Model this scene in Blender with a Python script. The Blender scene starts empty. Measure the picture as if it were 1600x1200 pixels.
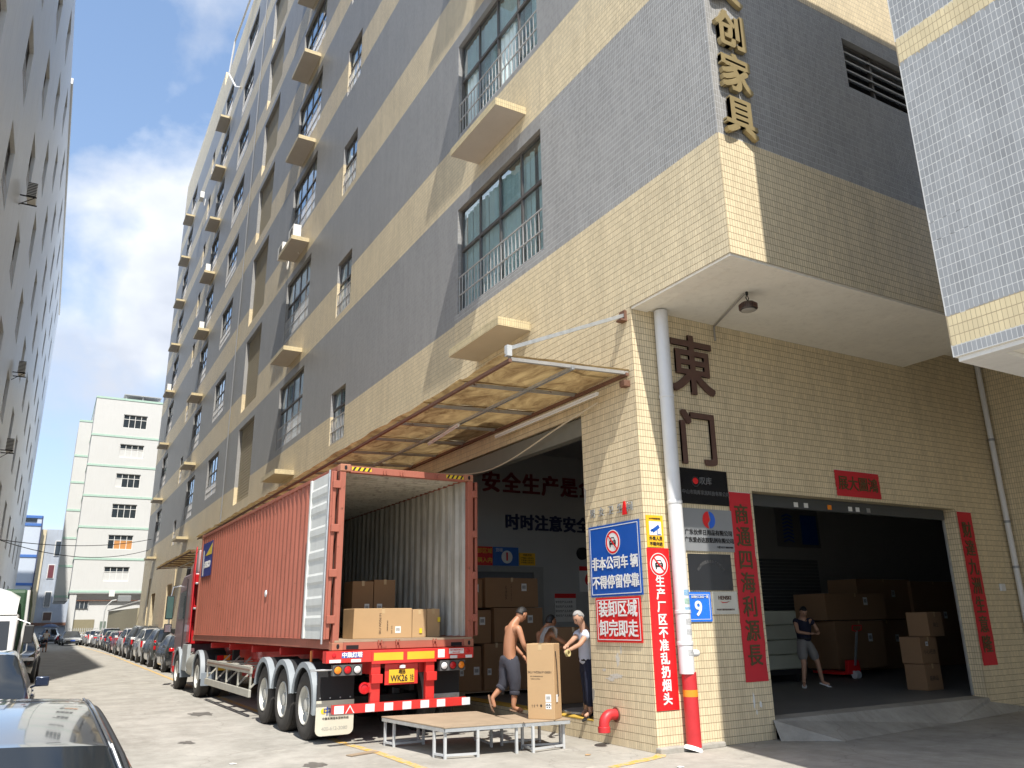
import bpy, bmesh, math, random
import numpy as np
from mathutils import Vector, Matrix, noise as mnoise
random.seed(7)
sc = bpy.context.scene
COL = sc.collection
R = math.radians
# ------------------------------------------------------------------ camera
H = 1.75
AX = [(-0.49426261, 0.86917843, -0.01527522), (0.25683441, 0.12921786, -0.95777807), (0.8305062, 0.4773171, 0.28710249)]
# rows: camera right / down / forward expressed on (street, depth, up) axes
rt = Vector((AX[0][1], AX[0][0], AX[0][2])); dn = Vector((AX[1][1], AX[1][0], AX[1][2])); fw = Vector((AX[2][1], AX[2][0], AX[2][2]))
cam = bpy.data.cameras.new("camera"); camo = bpy.data.objects.new("camera", cam); COL.objects.link(camo)
m = Matrix.Identity(4)
for r in range(3):
    m[r][0] = rt[r]; m[r][1] = -dn[r]; m[r][2] = -fw[r]
m[0][3], m[1][3], m[2][3] = 0, 0, H
camo.matrix_world = m
cam.sensor_width = 36; cam.lens = 36 * 1234.03 / 1600; cam.clip_start = .05; cam.clip_end = 3000
sc.camera = camo
# ------------------------------------------------------------------ sky and sun
SX, SK = .235, 1.58
el = math.atan2(SK, math.hypot(1, SX))
w = bpy.data.worlds.new("World"); sc.world = w; w.use_nodes = True
nt = w.node_tree; nt.nodes.clear()
N = nt.nodes.new; L = nt.links.new
sky = N('ShaderNodeTexSky'); sky.sky_type = 'NISHITA'; sky.sun_disc = False; sky.sun_elevation = el; sky.sun_rotation = R(193.2)
sky.air_density = 1.0; sky.dust_density = .15; sky.ozone_density = 1.0
bgn = N('ShaderNodeBackground'); bgn.inputs[1].default_value = .15
wo = N('ShaderNodeOutputWorld')
tc = N('ShaderNodeTexCoord'); mp = N('ShaderNodeMapping'); mp.inputs['Scale'].default_value = (1, 1, 1.35)
mp.inputs['Location'].default_value = (5.5, 1.0, .7)
n1 = N('ShaderNodeTexNoise'); n1.inputs['Scale'].default_value = 3.1; n1.inputs['Detail'].default_value = 9; n1.inputs['Roughness'].default_value = .52; n1.inputs['Distortion'].default_value = .15
cr = N('ShaderNodeValToRGB'); cr.color_ramp.elements[0].position = .46; cr.color_ramp.elements[1].position = .60
n2 = N('ShaderNodeTexNoise'); n2.inputs['Scale'].default_value = 5; n2.inputs['Detail'].default_value = 5
cr2 = N('ShaderNodeValToRGB'); cr2.color_ramp.elements[0].position = .35; cr2.color_ramp.elements[0].color = (2.4, 2.6, 3.0, 1); cr2.color_ramp.elements[1].position = .65; cr2.color_ramp.elements[1].color = (4.1, 4.2, 4.3, 1)
mx = N('ShaderNodeMix'); mx.data_type = 'RGBA'
hs = N('ShaderNodeMix'); hs.data_type = 'RGBA'; hs.blend_type = 'MULTIPLY'; hs.inputs[0].default_value = 1; hs.inputs[7].default_value = (1.28, 1.34, 1.4, 1)
L(tc.outputs['Generated'], mp.inputs[0]); L(mp.outputs[0], n1.inputs[0]); L(mp.outputs[0], n2.inputs[0])
L(n1.outputs[0], cr.inputs[0]); L(n2.outputs[0], cr2.inputs[0])
va = N('ShaderNodeVectorMath'); va.operation = 'MULTIPLY_ADD'; va.inputs[1].default_value = (.3, .26, .2); va.inputs[2].default_value = (1, 1, 1)
vd = N('ShaderNodeVectorMath'); vd.operation = 'DIVIDE'
L(sky.outputs[0], va.inputs[0]); L(sky.outputs[0], vd.inputs[0]); L(va.outputs[0], vd.inputs[1]); L(vd.outputs[0], hs.inputs[6]); L(cr.outputs[0], mx.inputs[0]); L(hs.outputs[2], mx.inputs[6]); L(cr2.outputs[0], mx.inputs[7])
L(mx.outputs[2], bgn.inputs[0]); L(bgn.outputs[0], wo.inputs[0])
sd = bpy.data.lights.new("sun", 'SUN'); sd.energy = 3.35; sd.angle = R(.55); sd.color = (1, .955, .88)
so = bpy.data.objects.new("sun", sd); COL.objects.link(so)
so.rotation_euler = Vector((SX, 1, -SK)).to_track_quat('-Z', 'Y').to_euler(); so.location = (-20, -60, 90)
sc.view_settings.view_transform = 'Standard'; sc.view_settings.look = 'None'; sc.view_settings.exposure = 1.05; sc.view_settings.gamma = 1
sc.render.engine = 'CYCLES'
sc.cycles.max_bounces = 7; sc.cycles.diffuse_bounces = 4; sc.cycles.glossy_bounces = 3; sc.cycles.caustics_reflective = False; sc.cycles.caustics_refractive = False
# ------------------------------------------------------------------ materials
MATS = {}
def newmat(name):
    mt = bpy.data.materials.new(name); mt.use_nodes = True
    return mt, mt.node_tree, mt.node_tree.nodes['Principled BSDF']
def mat(name, col, rough=.6, metal=0., var=.12, scale=4., bump=0., bscale=60., streak=0., scol=(.08, .07, .06), spec=.5, coat=0., rust=0.):
    if name in MATS: return MATS[name]
    mt, t, b = newmat(name); N = t.nodes.new; L = t.links.new
    tc = N('ShaderNodeTexCoord'); no = N('ShaderNodeTexNoise'); no.inputs['Scale'].default_value = scale; no.inputs['Detail'].default_value = 6; no.inputs['Roughness'].default_value = .65
    L(tc.outputs['Object'], no.inputs[0])
    r = N('ShaderNodeMapRange'); r.inputs[3].default_value = 1 - var * 1.6; r.inputs[4].default_value = 1 + var * 1.6; L(no.outputs[0], r.inputs[0])
    mu = N('ShaderNodeMix'); mu.data_type = 'RGBA'; mu.blend_type = 'MULTIPLY'; mu.inputs[0].default_value = 1; mu.inputs[6].default_value = (*col, 1); L(r.outputs[0], mu.inputs[7])
    out = mu.outputs[2]
    if streak > 0:
        mp = N('ShaderNodeMapping'); mp.inputs['Scale'].default_value = (5, 5, .35); L(tc.outputs['Object'], mp.inputs[0])
        s = N('ShaderNodeTexNoise'); s.inputs['Scale'].default_value = 1.6; s.inputs['Detail'].default_value = 7; s.inputs['Roughness'].default_value = .7; L(mp.outputs[0], s.inputs[0])
        rr = N('ShaderNodeMapRange'); rr.inputs[1].default_value = .5; rr.inputs[2].default_value = .78; rr.inputs[4].default_value = streak; L(s.outputs[0], rr.inputs[0])
        m2 = N('ShaderNodeMix'); m2.data_type = 'RGBA'; m2.inputs[7].default_value = (*scol, 1); L(rr.outputs[0], m2.inputs[0]); L(out, m2.inputs[6]); out = m2.outputs[2]
    if rust > 0:
        s = N('ShaderNodeTexNoise'); s.inputs['Scale'].default_value = 7; s.inputs['Detail'].default_value = 8; s.inputs['Roughness'].default_value = .75; L(tc.outputs['Object'], s.inputs[0])
        rr = N('ShaderNodeMapRange'); rr.inputs[1].default_value = .62 - rust * .2; rr.inputs[2].default_value = .68; L(s.outputs[0], rr.inputs[0])
        m2 = N('ShaderNodeMix'); m2.data_type = 'RGBA'; m2.inputs[7].default_value = (.13, .05, .025, 1); L(rr.outputs[0], m2.inputs[0]); L(out, m2.inputs[6]); out = m2.outputs[2]
    L(out, b.inputs['Base Color'])
    r2 = N('ShaderNodeMapRange'); r2.inputs[3].default_value = max(.02, rough - .1); r2.inputs[4].default_value = min(1, rough + .1); L(no.outputs[0], r2.inputs[0]); L(r2.outputs[0], b.inputs['Roughness'])
    b.inputs['Metallic'].default_value = metal; b.inputs['Specular IOR Level'].default_value = spec; b.inputs['Coat Weight'].default_value = coat; b.inputs['Coat Roughness'].default_value = .04
    if bump > 0:
        nb = N('ShaderNodeTexNoise'); nb.inputs['Scale'].default_value = bscale; nb.inputs['Detail'].default_value = 4; L(tc.outputs['Object'], nb.inputs[0])
        bu = N('ShaderNodeBump'); bu.inputs['Strength'].default_value = bump; bu.inputs['Distance'].default_value = .01; L(nb.outputs[0], bu.inputs['Height']); L(bu.outputs[0], b.inputs['Normal'])
    MATS[name] = mt
    return mt
PU, PV = .0476, .10466
def tilemat(name, col, grout, lines=True, var=.1, rough=.42, gw=.13):
    """ceramic strip tiles: one shade per tile, soft weathering; joints drawn only on walls too far away to be built"""
    if name in MATS: return MATS[name]
    mt, t, b = newmat(name); N = t.nodes.new; L = t.links.new
    g = N('ShaderNodeNewGeometry'); sp = N('ShaderNodeSeparateXYZ'); L(g.outputs['Position'], sp.inputs[0])
    def ma(op, a, b_=None):
        n = N('ShaderNodeMath'); n.operation = op
        for i, v in enumerate((a, b_)):
            if v is None: continue
            if isinstance(v, (int, float)): n.inputs[i].default_value = v
            else: L(v, n.inputs[i])
        return n.outputs[0]
    u = ma('DIVIDE', ma('ADD', sp.outputs[0], sp.outputs[1]), PU); v = ma('DIVIDE', sp.outputs[2], PV)
    cb = N('ShaderNodeCombineXYZ'); L(ma('FLOOR', u), cb.inputs[0]); L(ma('FLOOR', v), cb.inputs[1])
    wn = N('ShaderNodeTexWhiteNoise'); wn.noise_dimensions = '2D'; L(cb.outputs[0], wn.inputs[0])
    no = N('ShaderNodeTexNoise'); no.inputs['Scale'].default_value = .9; no.inputs['Detail'].default_value = 6; no.inputs['Roughness'].default_value = .6; L(g.outputs['Position'], no.inputs[0])
    mp = N('ShaderNodeMapping'); mp.inputs['Scale'].default_value = (3, 3, .25); L(g.outputs['Position'], mp.inputs[0])
    st = N('ShaderNodeTexNoise'); st.inputs['Scale'].default_value = 1.3; st.inputs['Detail'].default_value = 7; L(mp.outputs[0], st.inputs[0])
    a = ma('MULTIPLY', ma('SUBTRACT', wn.outputs[0], .5), var * 1.6)
    c = ma('MULTIPLY', ma('SUBTRACT', no.outputs[0], .5), .30)
    d = ma('MULTIPLY', ma('SUBTRACT', st.outputs[0], .5), .38)
    k = ma('ADD', ma('ADD', a, 1.0), ma('ADD', c, d))
    mu = N('ShaderNodeMix'); mu.data_type = 'RGBA'; mu.blend_type = 'MULTIPLY'; mu.inputs[0].default_value = 1; mu.inputs[6].default_value = (*col, 1); L(k, mu.inputs[7])
    out = mu.outputs[2]
    if lines:
        fu = ma('FRACT', u); fv = ma('FRACT', v)
        mk = ma('MAXIMUM', ma('LESS_THAN', fu, gw), ma('LESS_THAN', fv, gw * .55))
        m2 = N('ShaderNodeMix'); m2.data_type = 'RGBA'; m2.inputs[7].default_value = (*grout, 1); L(mk, m2.inputs[0]); L(out, m2.inputs[6]); out = m2.outputs[2]
        bu = N('ShaderNodeBump'); bu.inputs['Strength'].default_value = .5; bu.inputs['Distance'].default_value = .004; bu.invert = True; L(mk, bu.inputs['Height']); L(bu.outputs[0], b.inputs['Normal'])
    L(out, b.inputs['Base Color']); b.inputs['Roughness'].default_value = rough
    MATS[name] = mt
    return mt
BEI, GRY = (.70, .585, .385), (.295, .287, .272)
M_bei = tilemat('beige_tile_far', BEI, (.34, .28, .18)); M_gry = tilemat('grey_tile_far', GRY, (.33, .34, .36))
M_beiT = tilemat('beige_tile', BEI, (0, 0, 0), False); M_gryT = tilemat('grey_tile', GRY, (0, 0, 0), False, .14)
M_gbei = mat('grout_beige', (.27, .205, .125), .9); M_ggry = mat('grout_grey', (.60, .60, .60), .9)
M_gryN = tilemat('light_grey_tile', (.31, .32, .33), (0, 0, 0), False, .12); M_beiN = tilemat('cream_tile', (.68, .57, .35), (0, 0, 0), False, .08)
M_gwh = mat('grout_white', (.66, .66, .64), .9)
M_soffit = mat('soffit_plaster', (.88, .84, .75), .85, var=.08, scale=1.5, streak=.18, scol=(.25, .21, .16))
M_wht = mat('white_paint', (.72, .71, .68), .6, var=.06, streak=.2, scol=(.3, .28, .25))
M_white2 = mat('white_plain', (.78, .77, .74), .5, var=.03)
M_intw = mat('hall_wall_paint', (.42, .42, .41), .85, var=.08, scale=1)
M_intd = mat('hall_dark_paint', (.16, .17, .18), .8)
M_alu = mat('brown_aluminium', (.17, .155, .145), .4, .6)
M_rail = mat('rail_steel', (.62, .6, .58), .4, .5)
M_glass = mat('window_glass', (.025, .035, .045), .06, 0, var=.2, scale=.8, spec=.9)
M_curt = mat('pale_curtain', (.62, .74, .74), .8, var=.15, scale=3)
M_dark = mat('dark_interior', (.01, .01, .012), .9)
M_blk = mat('black_rubber', (.018, .018, .019), .8, bump=.2)
M_tyre = mat('tyre_rubber', (.05, .045, .04), .85, var=.25, bump=.3)
M_chr = mat('chrome', (.75, .75, .75), .15, 1.)
M_steel = mat('galvanised_steel', (.52, .54, .55), .45, .7, var=.2, scale=9)
M_wsteel = mat('white_painted_steel', (.50, .51, .51), .5, .1, var=.1, rust=.1)
M_rustb = mat('rusty_steel', (.20, .105, .07), .7, .3, var=.3, rust=.3)
M_ply = mat('plywood', (.33, .25, .17), .8, var=.25, scale=2.5, bump=.2)
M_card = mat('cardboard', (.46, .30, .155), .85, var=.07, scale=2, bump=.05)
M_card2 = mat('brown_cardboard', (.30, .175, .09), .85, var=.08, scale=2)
M_ink = mat('print_ink', (.035, .028, .022), .7)
M_tape = mat('packing_tape', (.52, .37, .20), .25, var=.05)
M_label = mat('paper_label', (.75, .75, .73), .6, var=.03)
M_cont = mat('container_red', (.36, .115, .075), .55, var=.14, scale=1.2, streak=.35, scol=(.22, .09, .06), rust=.14)
M_contin = mat('container_inside', (.55, .54, .48), .7, var=.25, scale=1.6, streak=.9, scol=(.10, .09, .07))
M_contd = mat('container_door_white', (.62, .63, .60), .55, var=.08, streak=.2, scol=(.3, .29, .26))
M_trred = mat('trailer_red', (.62, .03, .025), .4, var=.15, coat=.3, streak=.25, scol=(.2, .05, .04))
M_truck = mat('tractor_red', (.52, .015, .02), .3, var=.08, coat=.6)
M_refW = mat('reflective_white', (.72, .74, .74), .3); M_refY = mat('reflective_yellow', (.75, .45, .03), .35, var=.12)
M_fend = mat('grey_fender', (.30, .33, .35), .5, var=.15); M_guard = mat('dusty_aluminium', (.52, .50, .43), .5, .35, var=.15)
M_org = mat('amber_lens', (.85, .25, .02), .15); M_redl = mat('red_lens', (.55, .01, .015), .12); M_clr = mat('clear_lens', (.7, .7, .7), .1)
M_blue = mat('sign_blue', (.008, .085, .40), .35, var=.06); M_sred = mat('sign_red', (.70, .012, .015), .4, var=.06); M_syel = mat('sign_yellow', (.85, .48, .02), .4, var=.05)
M_ytxt = mat('letter_yellow', (.8, .5, .05), .5)
M_coup = mat('couplet_red_paper', (.55, .018, .03), .6, var=.12, scale=1.5); M_coupt = mat('couplet_gold_ink', (.085, .055, .018), .5)
M_gold = mat('gold_letter', (.36, .28, .14), .3, .3, var=.12); M_bronz = mat('brown_letter', (.115, .06, .045), .5, var=.2)
M_plate = mat('grey_steel_plate', (.30, .31, .32), .35, .3, var=.06); M_bplate = mat('black_plate', (.012, .012, .013), .18, spec=.4)
M_skin = mat('brown_skin', (.40, .19, .105), .5, var=.1, scale=8); M_skin2 = mat('pale_skin', (.46, .26, .17), .5)  # even brown base colours for bare skin, one darker and one paler
M_hair = mat('black_hair', (.012, .011, .011), .55, bump=.6, bscale=90); M_hairg = mat('grey_hair', (.30, .29, .28), .7, bump=.6, bscale=90)
M_jean = mat('dark_grey_cloth', (.035, .036, .048), .9, var=.25, scale=9, bump=.5, bscale=25); M_shirt = mat('pale_blue_shirt', (.55, .58, .66), .85, var=.08, bump=.5, bscale=22)
M_navy = mat('navy_cloth', (.012, .015, .035), .9); M_short = mat('grey_shorts', (.22, .21, .20), .9)
M_towel = mat('grey_towel', (.36, .34, .32), .95, bump=.5)
M_pvc = mat('white_pvc', (.70, .70, .70), .4, var=.06, streak=.15, scol=(.4, .38, .35)); M_redp = mat('red_pipe_paint', (.55, .03, .035), .45, var=.15, scale=6)
M_canopy = None
# ------------------------------------------------------------------ mesh helpers
def tag(o, label=None, cat=None, group=None, kind=None):
    if label: o['label'] = label
    if cat: o['category'] = cat
    if group: o['group'] = group
    if kind: o['kind'] = kind
    return o
def empty(name, loc=(0, 0, 0), rz=0., label=None, cat=None, group=None):
    o = bpy.data.objects.new(name, None); o.location = loc; o.rotation_euler = (0, 0, rz); o.empty_display_size = .2
    COL.objects.link(o); return tag(o, label, cat, group)
class MB:
    def __init__(s): s.v = []; s.f = []; s.m = []; s.mi = 0
    def add(s, vs, fs):
        b = len(s.v); s.v += [tuple(q) for q in vs]; s.f += [tuple(b + i for i in f) for f in fs]; s.m += [s.mi] * len(fs); return s
    def box(s, x0, x1, y0, y1, z0, z1):
        return s.add([(x0, y0, z0), (x1, y0, z0), (x1, y1, z0), (x0, y1, z0), (x0, y0, z1), (x1, y0, z1), (x1, y1, z1), (x0, y1, z1)],
                     [(0, 3, 2, 1), (4, 5, 6, 7), (0, 1, 5, 4), (1, 2, 6, 5), (2, 3, 7, 6), (3, 0, 4, 7)])
    def obox(s, c, ax, ay, az):  # oriented box, half vectors
        c = Vector(c); ax = Vector(ax); ay = Vector(ay); az = Vector(az); vs = []
        for k in (-1, 1):
            for i, j in ((-1, -1), (1, -1), (1, 1), (-1, 1)): vs.append(c + ax * i + ay * j + az * k)
        return s.add(vs, [(0, 3, 2, 1), (4, 5, 6, 7), (0, 1, 5, 4), (1, 2, 6, 5), (2, 3, 7, 6), (3, 0, 4, 7)])
    def bar(s, p, q, a, b=None, up=(0, 0, 1)):  # rectangular bar between points
        p = Vector(p); q = Vector(q); d = q - p; b = a if b is None else b
        u = Vector(up)
        if abs(d.normalized().dot(u)) > .98: u = Vector((1, 0, 0))
        sx = d.cross(u).normalized() * a / 2; sy = sx.cross(d).normalized() * b / 2
        return s.obox((p + q) / 2, sx, sy, d / 2)
    def cyl(s, p, q, r, n=16, r2=None, caps=True):
        p = Vector(p); q = Vector(q); d = (q - p).normalized(); u = Vector((0, 0, 1)) if abs(d.z) < .9 else Vector((1, 0, 0))
        a = d.cross(u).normalized(); b = d.cross(a).normalized(); r2 = r if r2 is None else r2; vs = []
        for k, (c, rr) in enumerate(((p, r), (q, r2))):
            for i in range(n):
                t = 2 * math.pi * i / n; vs.append(c + a * math.cos(t) * rr + b * math.sin(t) * rr)
        fs = [(i, (i + 1) % n, n + (i + 1) % n, n + i) for i in range(n)]
        if caps: fs += [tuple(range(n - 1, -1, -1)), tuple(range(n, 2 * n))]
        return s.add(vs, fs)
    def lathe(s, c, axis, prof, n=24):  # prof: (radius, distance along axis)
        c = Vector(c); d = Vector(axis).normalized(); u = Vector((0, 0, 1)) if abs(d.z) < .9 else Vector((1, 0, 0))
        a = d.cross(u).normalized(); b = d.cross(a).normalized(); vs = []; fs = []
        for r, h in prof:
            for i in range(n):
                t = 2 * math.pi * i / n; vs.append(c + d * h + (a * math.cos(t) + b * math.sin(t)) * r)
        for k in range(len(prof) - 1):
            for i in range(n): fs.append((k * n + i, k * n + (i + 1) % n, (k + 1) * n + (i + 1) % n, (k + 1) * n + i))
        return s.add(vs, fs)
    def tube(s, pts, r, n=8):
        pts = [Vector(p) for p in pts]; vs = []; fs = []; a = None
        for i, p in enumerate(pts):
            d = ((pts[min(i + 1, len(pts) - 1)]) - pts[max(i - 1, 0)]).normalized()
            if a is None:
                u = Vector((0, 0, 1)) if abs(d.z) < .9 else Vector((1, 0, 0)); a = d.cross(u).normalized()
            else: a = (a - d * a.dot(d)).normalized()
            b = d.cross(a)
            rr = r[i] if isinstance(r, (list, tuple)) else r
            for k in range(n):
                t = 2 * math.pi * k / n; vs.append(p + (a * math.cos(t) + b * math.sin(t)) * rr)
        for i in range(len(pts) - 1):
            for k in range(n): fs.append((i * n + k, i * n + (k + 1) % n, (i + 1) * n + (k + 1) % n, (i + 1) * n + k))
        fs += [tuple(range(n - 1, -1, -1)), tuple(range((len(pts) - 1) * n, len(pts) * n))]
        return s.add(vs, fs)
    def prism(s, poly, vec):  # planar polygon extruded
        vec = Vector(vec); P = [Vector(p) for p in poly]; n = len(P)
        return s.add(P + [p + vec for p in P], [tuple(range(n - 1, -1, -1)), tuple(range(n, 2 * n))] + [(i, (i + 1) % n, n + (i + 1) % n, n + i) for i in range(n)])
    def quad(s, a, b, c, d): return s.add([a, b, c, d], [(0, 1, 2, 3)])
    def build(s, name, mats, parent=None, smooth=False, bev=0., fix=True):
        me = bpy.data.meshes.new(name); me.from_pydata(s.v, [], s.f)
        mats = mats if isinstance(mats, (list, tuple)) else [mats]
        for k in mats: me.materials.append(k)
        if any(s.m): me.polygons.foreach_set('material_index', s.m)
        if fix:
            bm = bmesh.new(); bm.from_mesh(me); bmesh.ops.recalc_face_normals(bm, faces=bm.faces); bm.to_mesh(me); bm.free()
        if smooth:
            me.polygons.foreach_set('use_smooth', [True] * len(me.polygons))
            if smooth != 'all':
                try: me.set_sharp_from_angle(angle=R(35))
                except Exception: pass
        me.update()
        o = bpy.data.objects.new(name, me); COL.objects.link(o)
        if parent is not None: o.parent = parent
        if bev > 0:
            b = o.modifiers.new('bevel', 'BEVEL'); b.width = bev; b.segments = 2; b.limit_method = 'ANGLE'; b.angle_limit = R(40)
            if smooth: pass
        return o
def copy_tree(o, parent=None):
    c = o.copy(); COL.objects.link(c); c.parent = parent
    for ch in list(o.children): copy_tree(ch, c)
    return c
def text(s, size, mt, loc, ux, uy, parent, name='lettering', depth=.004, bold=0., align='CENTER', wscale=1., spacing=1.):
    """flat or raised writing turned into a mesh; loc = centre, ux = reading direction, uy = up on the surface; bold thickens the strokes"""
    cu = bpy.data.curves.new('txt', 'FONT'); cu.body = s; cu.size = size; cu.align_x = align; cu.align_y = 'CENTER'; cu.extrude = depth / 2
    cu.resolution_u = 3; cu.space_character = spacing
    o = bpy.data.objects.new('txt', cu); COL.objects.link(o)
    dg = bpy.context.evaluated_depsgraph_get(); me = bpy.data.meshes.new_from_object(o.evaluated_get(dg))
    COL.objects.unlink(o); bpy.data.objects.remove(o)
    ux = Vector(ux).normalized(); uy = Vector(uy).normalized(); nz = ux.cross(uy)
    sh = [(0, 0)] if bold <= 0 else [(bold, bold * .7), (-bold, bold * .7), (bold, -bold * .7), (-bold, -bold * .7), (0, 0)]
    co = np.empty(len(me.vertices) * 3); me.vertices.foreach_get('co', co); co = co.reshape(-1, 3)
    vs = []; fs = []; pol = [tuple(p.vertices) for p in me.polygons]
    for k, (a, b) in enumerate(sh):
        c = co + np.array([a / wscale, b, .00035 * k]); base = len(vs)
        P = np.outer(c[:, 0] * wscale, ux) + np.outer(c[:, 1], uy) + np.outer(c[:, 2], nz) + np.array(loc)
        vs += P.tolist(); fs += [tuple(base + i for i in p) for p in pol]
    m2 = bpy.data.meshes.new(name); m2.from_pydata(vs, [], fs); m2.materials.append(mt); m2.update(); bpy.data.meshes.remove(me)
    ob = bpy.data.objects.new(name, m2); COL.objects.link(ob); ob.parent = parent
    return ob
LX, LU = (0, -1, 0), (0, 0, 1)   # writing on a wall that faces the street (-X): reads towards -Y
FX = (1, 0, 0)                    # writing on a wall that faces -Y
def vtext(chars, size, mt, x, y, ztop, zbot, parent, ux, name='lettering', bold=0., depth=.004, wscale=1.):
    n = len(chars); st = (ztop - zbot) / n
    for i, c in enumerate(chars):
        text(c, size, mt, (x, y, ztop - st * (i + .5)), ux, LU, parent, name, depth, bold, wscale=wscale)
# ------------------------------------------------------------------ ground
XF, YP = 7.446, 9.167
def concrete():
    mt, t, b = newmat('street_concrete'); N = t.nodes.new; L = t.links.new
    g = N('ShaderNodeNewGeometry')
    def noise(scale, det=8, sc3=(1, 1, 1), rough=.65):
        mp = N('ShaderNodeMapping'); mp.inputs['Scale'].default_value = sc3; L(g.outputs['Position'], mp.inputs[0])
        n = N('ShaderNodeTexNoise'); n.inputs['Scale'].default_value = scale; n.inputs['Detail'].default_value = det; n.inputs['Roughness'].default_value = rough; L(mp.outputs[0], n.inputs[0]); return n.outputs[0]
    base = N('ShaderNodeValToRGB'); e = base.color_ramp.elements; e[0].position = .3; e[0].color = (.27, .255, .222, 1); e[1].position = .72; e[1].color = (.44, .415, .37, 1)
    L(noise(1.1, 10), base.inputs[0])
    fine = N('ShaderNodeMapRange'); fine.inputs[3].default_value = .62; fine.inputs[4].default_value = 1.34; L(noise(5.5, 10, (1, .8, 1), .78), fine.inputs[0])
    m1 = N('ShaderNodeMix'); m1.data_type = 'RGBA'; m1.blend_type = 'MULTIPLY'; m1.inputs[0].default_value = 1; L(base.outputs[0], m1.inputs[6]); L(fine.outputs[0], m1.inputs[7])
    st = N('ShaderNodeMapRange'); st.inputs[1].default_value = .55; st.inputs[2].default_value = .75; st.inputs[4].default_value = .55; L(noise(.6, 9, (1.6, .35, 1), .7), st.inputs[0])
    m2 = N('ShaderNodeMix'); m2.data_type = 'RGBA'; m2.inputs[7].default_value = (.17, .15, .125, 1); L(st.outputs[0], m2.inputs[0]); L(m1.outputs[2], m2.inputs[6])
    # worn pale patches
    pa = N('ShaderNodeMapRange'); pa.inputs[1].default_value = .60; pa.inputs[2].default_value = .66; pa.inputs[4].default_value = .5; L(noise(.9, 12, (1, 1.8, 1), .75), pa.inputs[0])
    m3 = N('ShaderNodeMix'); m3.data_type = 'RGBA'; m3.inputs[7].default_value = (.56, .52, .45, 1); L(pa.outputs[0], m3.inputs[0]); L(m2.outputs[2], m3.inputs[6])
    # fine cracks
    vo = N('ShaderNodeTexVoronoi'); vo.feature = 'DISTANCE_TO_EDGE'; vo.inputs['Scale'].default_value = .33
    ds = N('ShaderNodeTexNoise'); ds.inputs['Scale'].default_value = 1.2; ds.inputs['Detail'].default_value = 6; L(g.outputs['Position'], ds.inputs[0])
    ad = N('ShaderNodeMix'); ad.data_type = 'RGBA'; ad.blend_type = 'ADD'; ad.inputs[0].default_value = .8; L(g.outputs['Position'], ad.inputs[6]); L(ds.outputs['Color'], ad.inputs[7]); L(ad.outputs[2], vo.inputs[0])
    ck = N('ShaderNodeMapRange'); ck.inputs[1].default_value = .0; ck.inputs[2].default_value = .004; ck.inputs[3].default_value = .35; ck.inputs[4].default_value = 0; L(vo.outputs['Distance'], ck.inputs[0])
    m4 = N('ShaderNodeMix'); m4.data_type = 'RGBA'; m4.inputs[7].default_value = (.10, .09, .08, 1); L(ck.outputs[0], m4.inputs[0]); L(m3.outputs[2], m4.inputs[6])
    L(m4.outputs[2], b.inputs['Base Color']); b.inputs['Roughness'].default_value = .85
    bu = N('ShaderNodeBump'); bu.inputs['Strength'].default_value = .45; bu.inputs['Distance'].default_value = .012; L(noise(22, 8, (1, 1, 1), .8), bu.inputs['Height']); L(bu.outputs[0], b.inputs['Normal'])
    return mt
M_conc = concrete()
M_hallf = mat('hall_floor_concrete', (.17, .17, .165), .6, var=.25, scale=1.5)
g = MB(); g.quad((-900, -300, 0), (900, -300, 0), (900, 1500, 0), (-900, 1500, 0))
tag(g.build('ground', M_conc, fix=False), kind='structure')
g = MB()  # painted kerb line along the parked cars, slightly worn
pts = [(6.38, 8.62), (7.3, 8.93), (7.48, 9.12), (7.44, 9.16)]
g.prism([(6.3, 8.62, .004), (7.0, 8.78, .004), (7.36, 8.9, .004), (7.5, 9.05, .004), (7.42, 9.15, .004), (7.25, 9.02, .004), (6.3, 8.74, .004)], (0, 0, .002))
ys = [9.2, 11.42, 12.81, 20, 30.6, 58, 84, 95]; xs = [4.30, 4.27, 4.14, 4.1, 4.04, 4.1, 3.55, 3.4]
for i in range(len(ys) - 1): g.quad((xs[i], ys[i], .005), (xs[i] + .13, ys[i], .005), (xs[i + 1] + .13, ys[i + 1], .005), (xs[i + 1], ys[i + 1], .005))
def worn():
    mt, t, b = newmat('worn_yellow_paint'); N = t.nodes.new; L = t.links.new
    g = N('ShaderNodeNewGeometry'); n = N('ShaderNodeTexNoise'); n.inputs['Scale'].default_value = 9; n.inputs['Detail'].default_value = 8; n.inputs['Roughness'].default_value = .8; L(g.outputs['Position'], n.inputs[0])
    r = N('ShaderNodeMapRange'); r.inputs[1].default_value = .46; r.inputs[2].default_value = .56; L(n.outputs[0], r.inputs[0])
    m = N('ShaderNodeMix'); m.data_type = 'RGBA'; m.inputs[6].default_value = (.62, .36, .05, 1); m.inputs[7].default_value = (.42, .38, .30, 1); L(r.outputs[0], m.inputs[0]); L(m.outputs[2], b.inputs['Base Color']); b.inputs['Roughness'].default_value = .7
    return mt
M_yline = worn()
tag(g.build('road_marking', M_yline), kind='structure')
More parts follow.
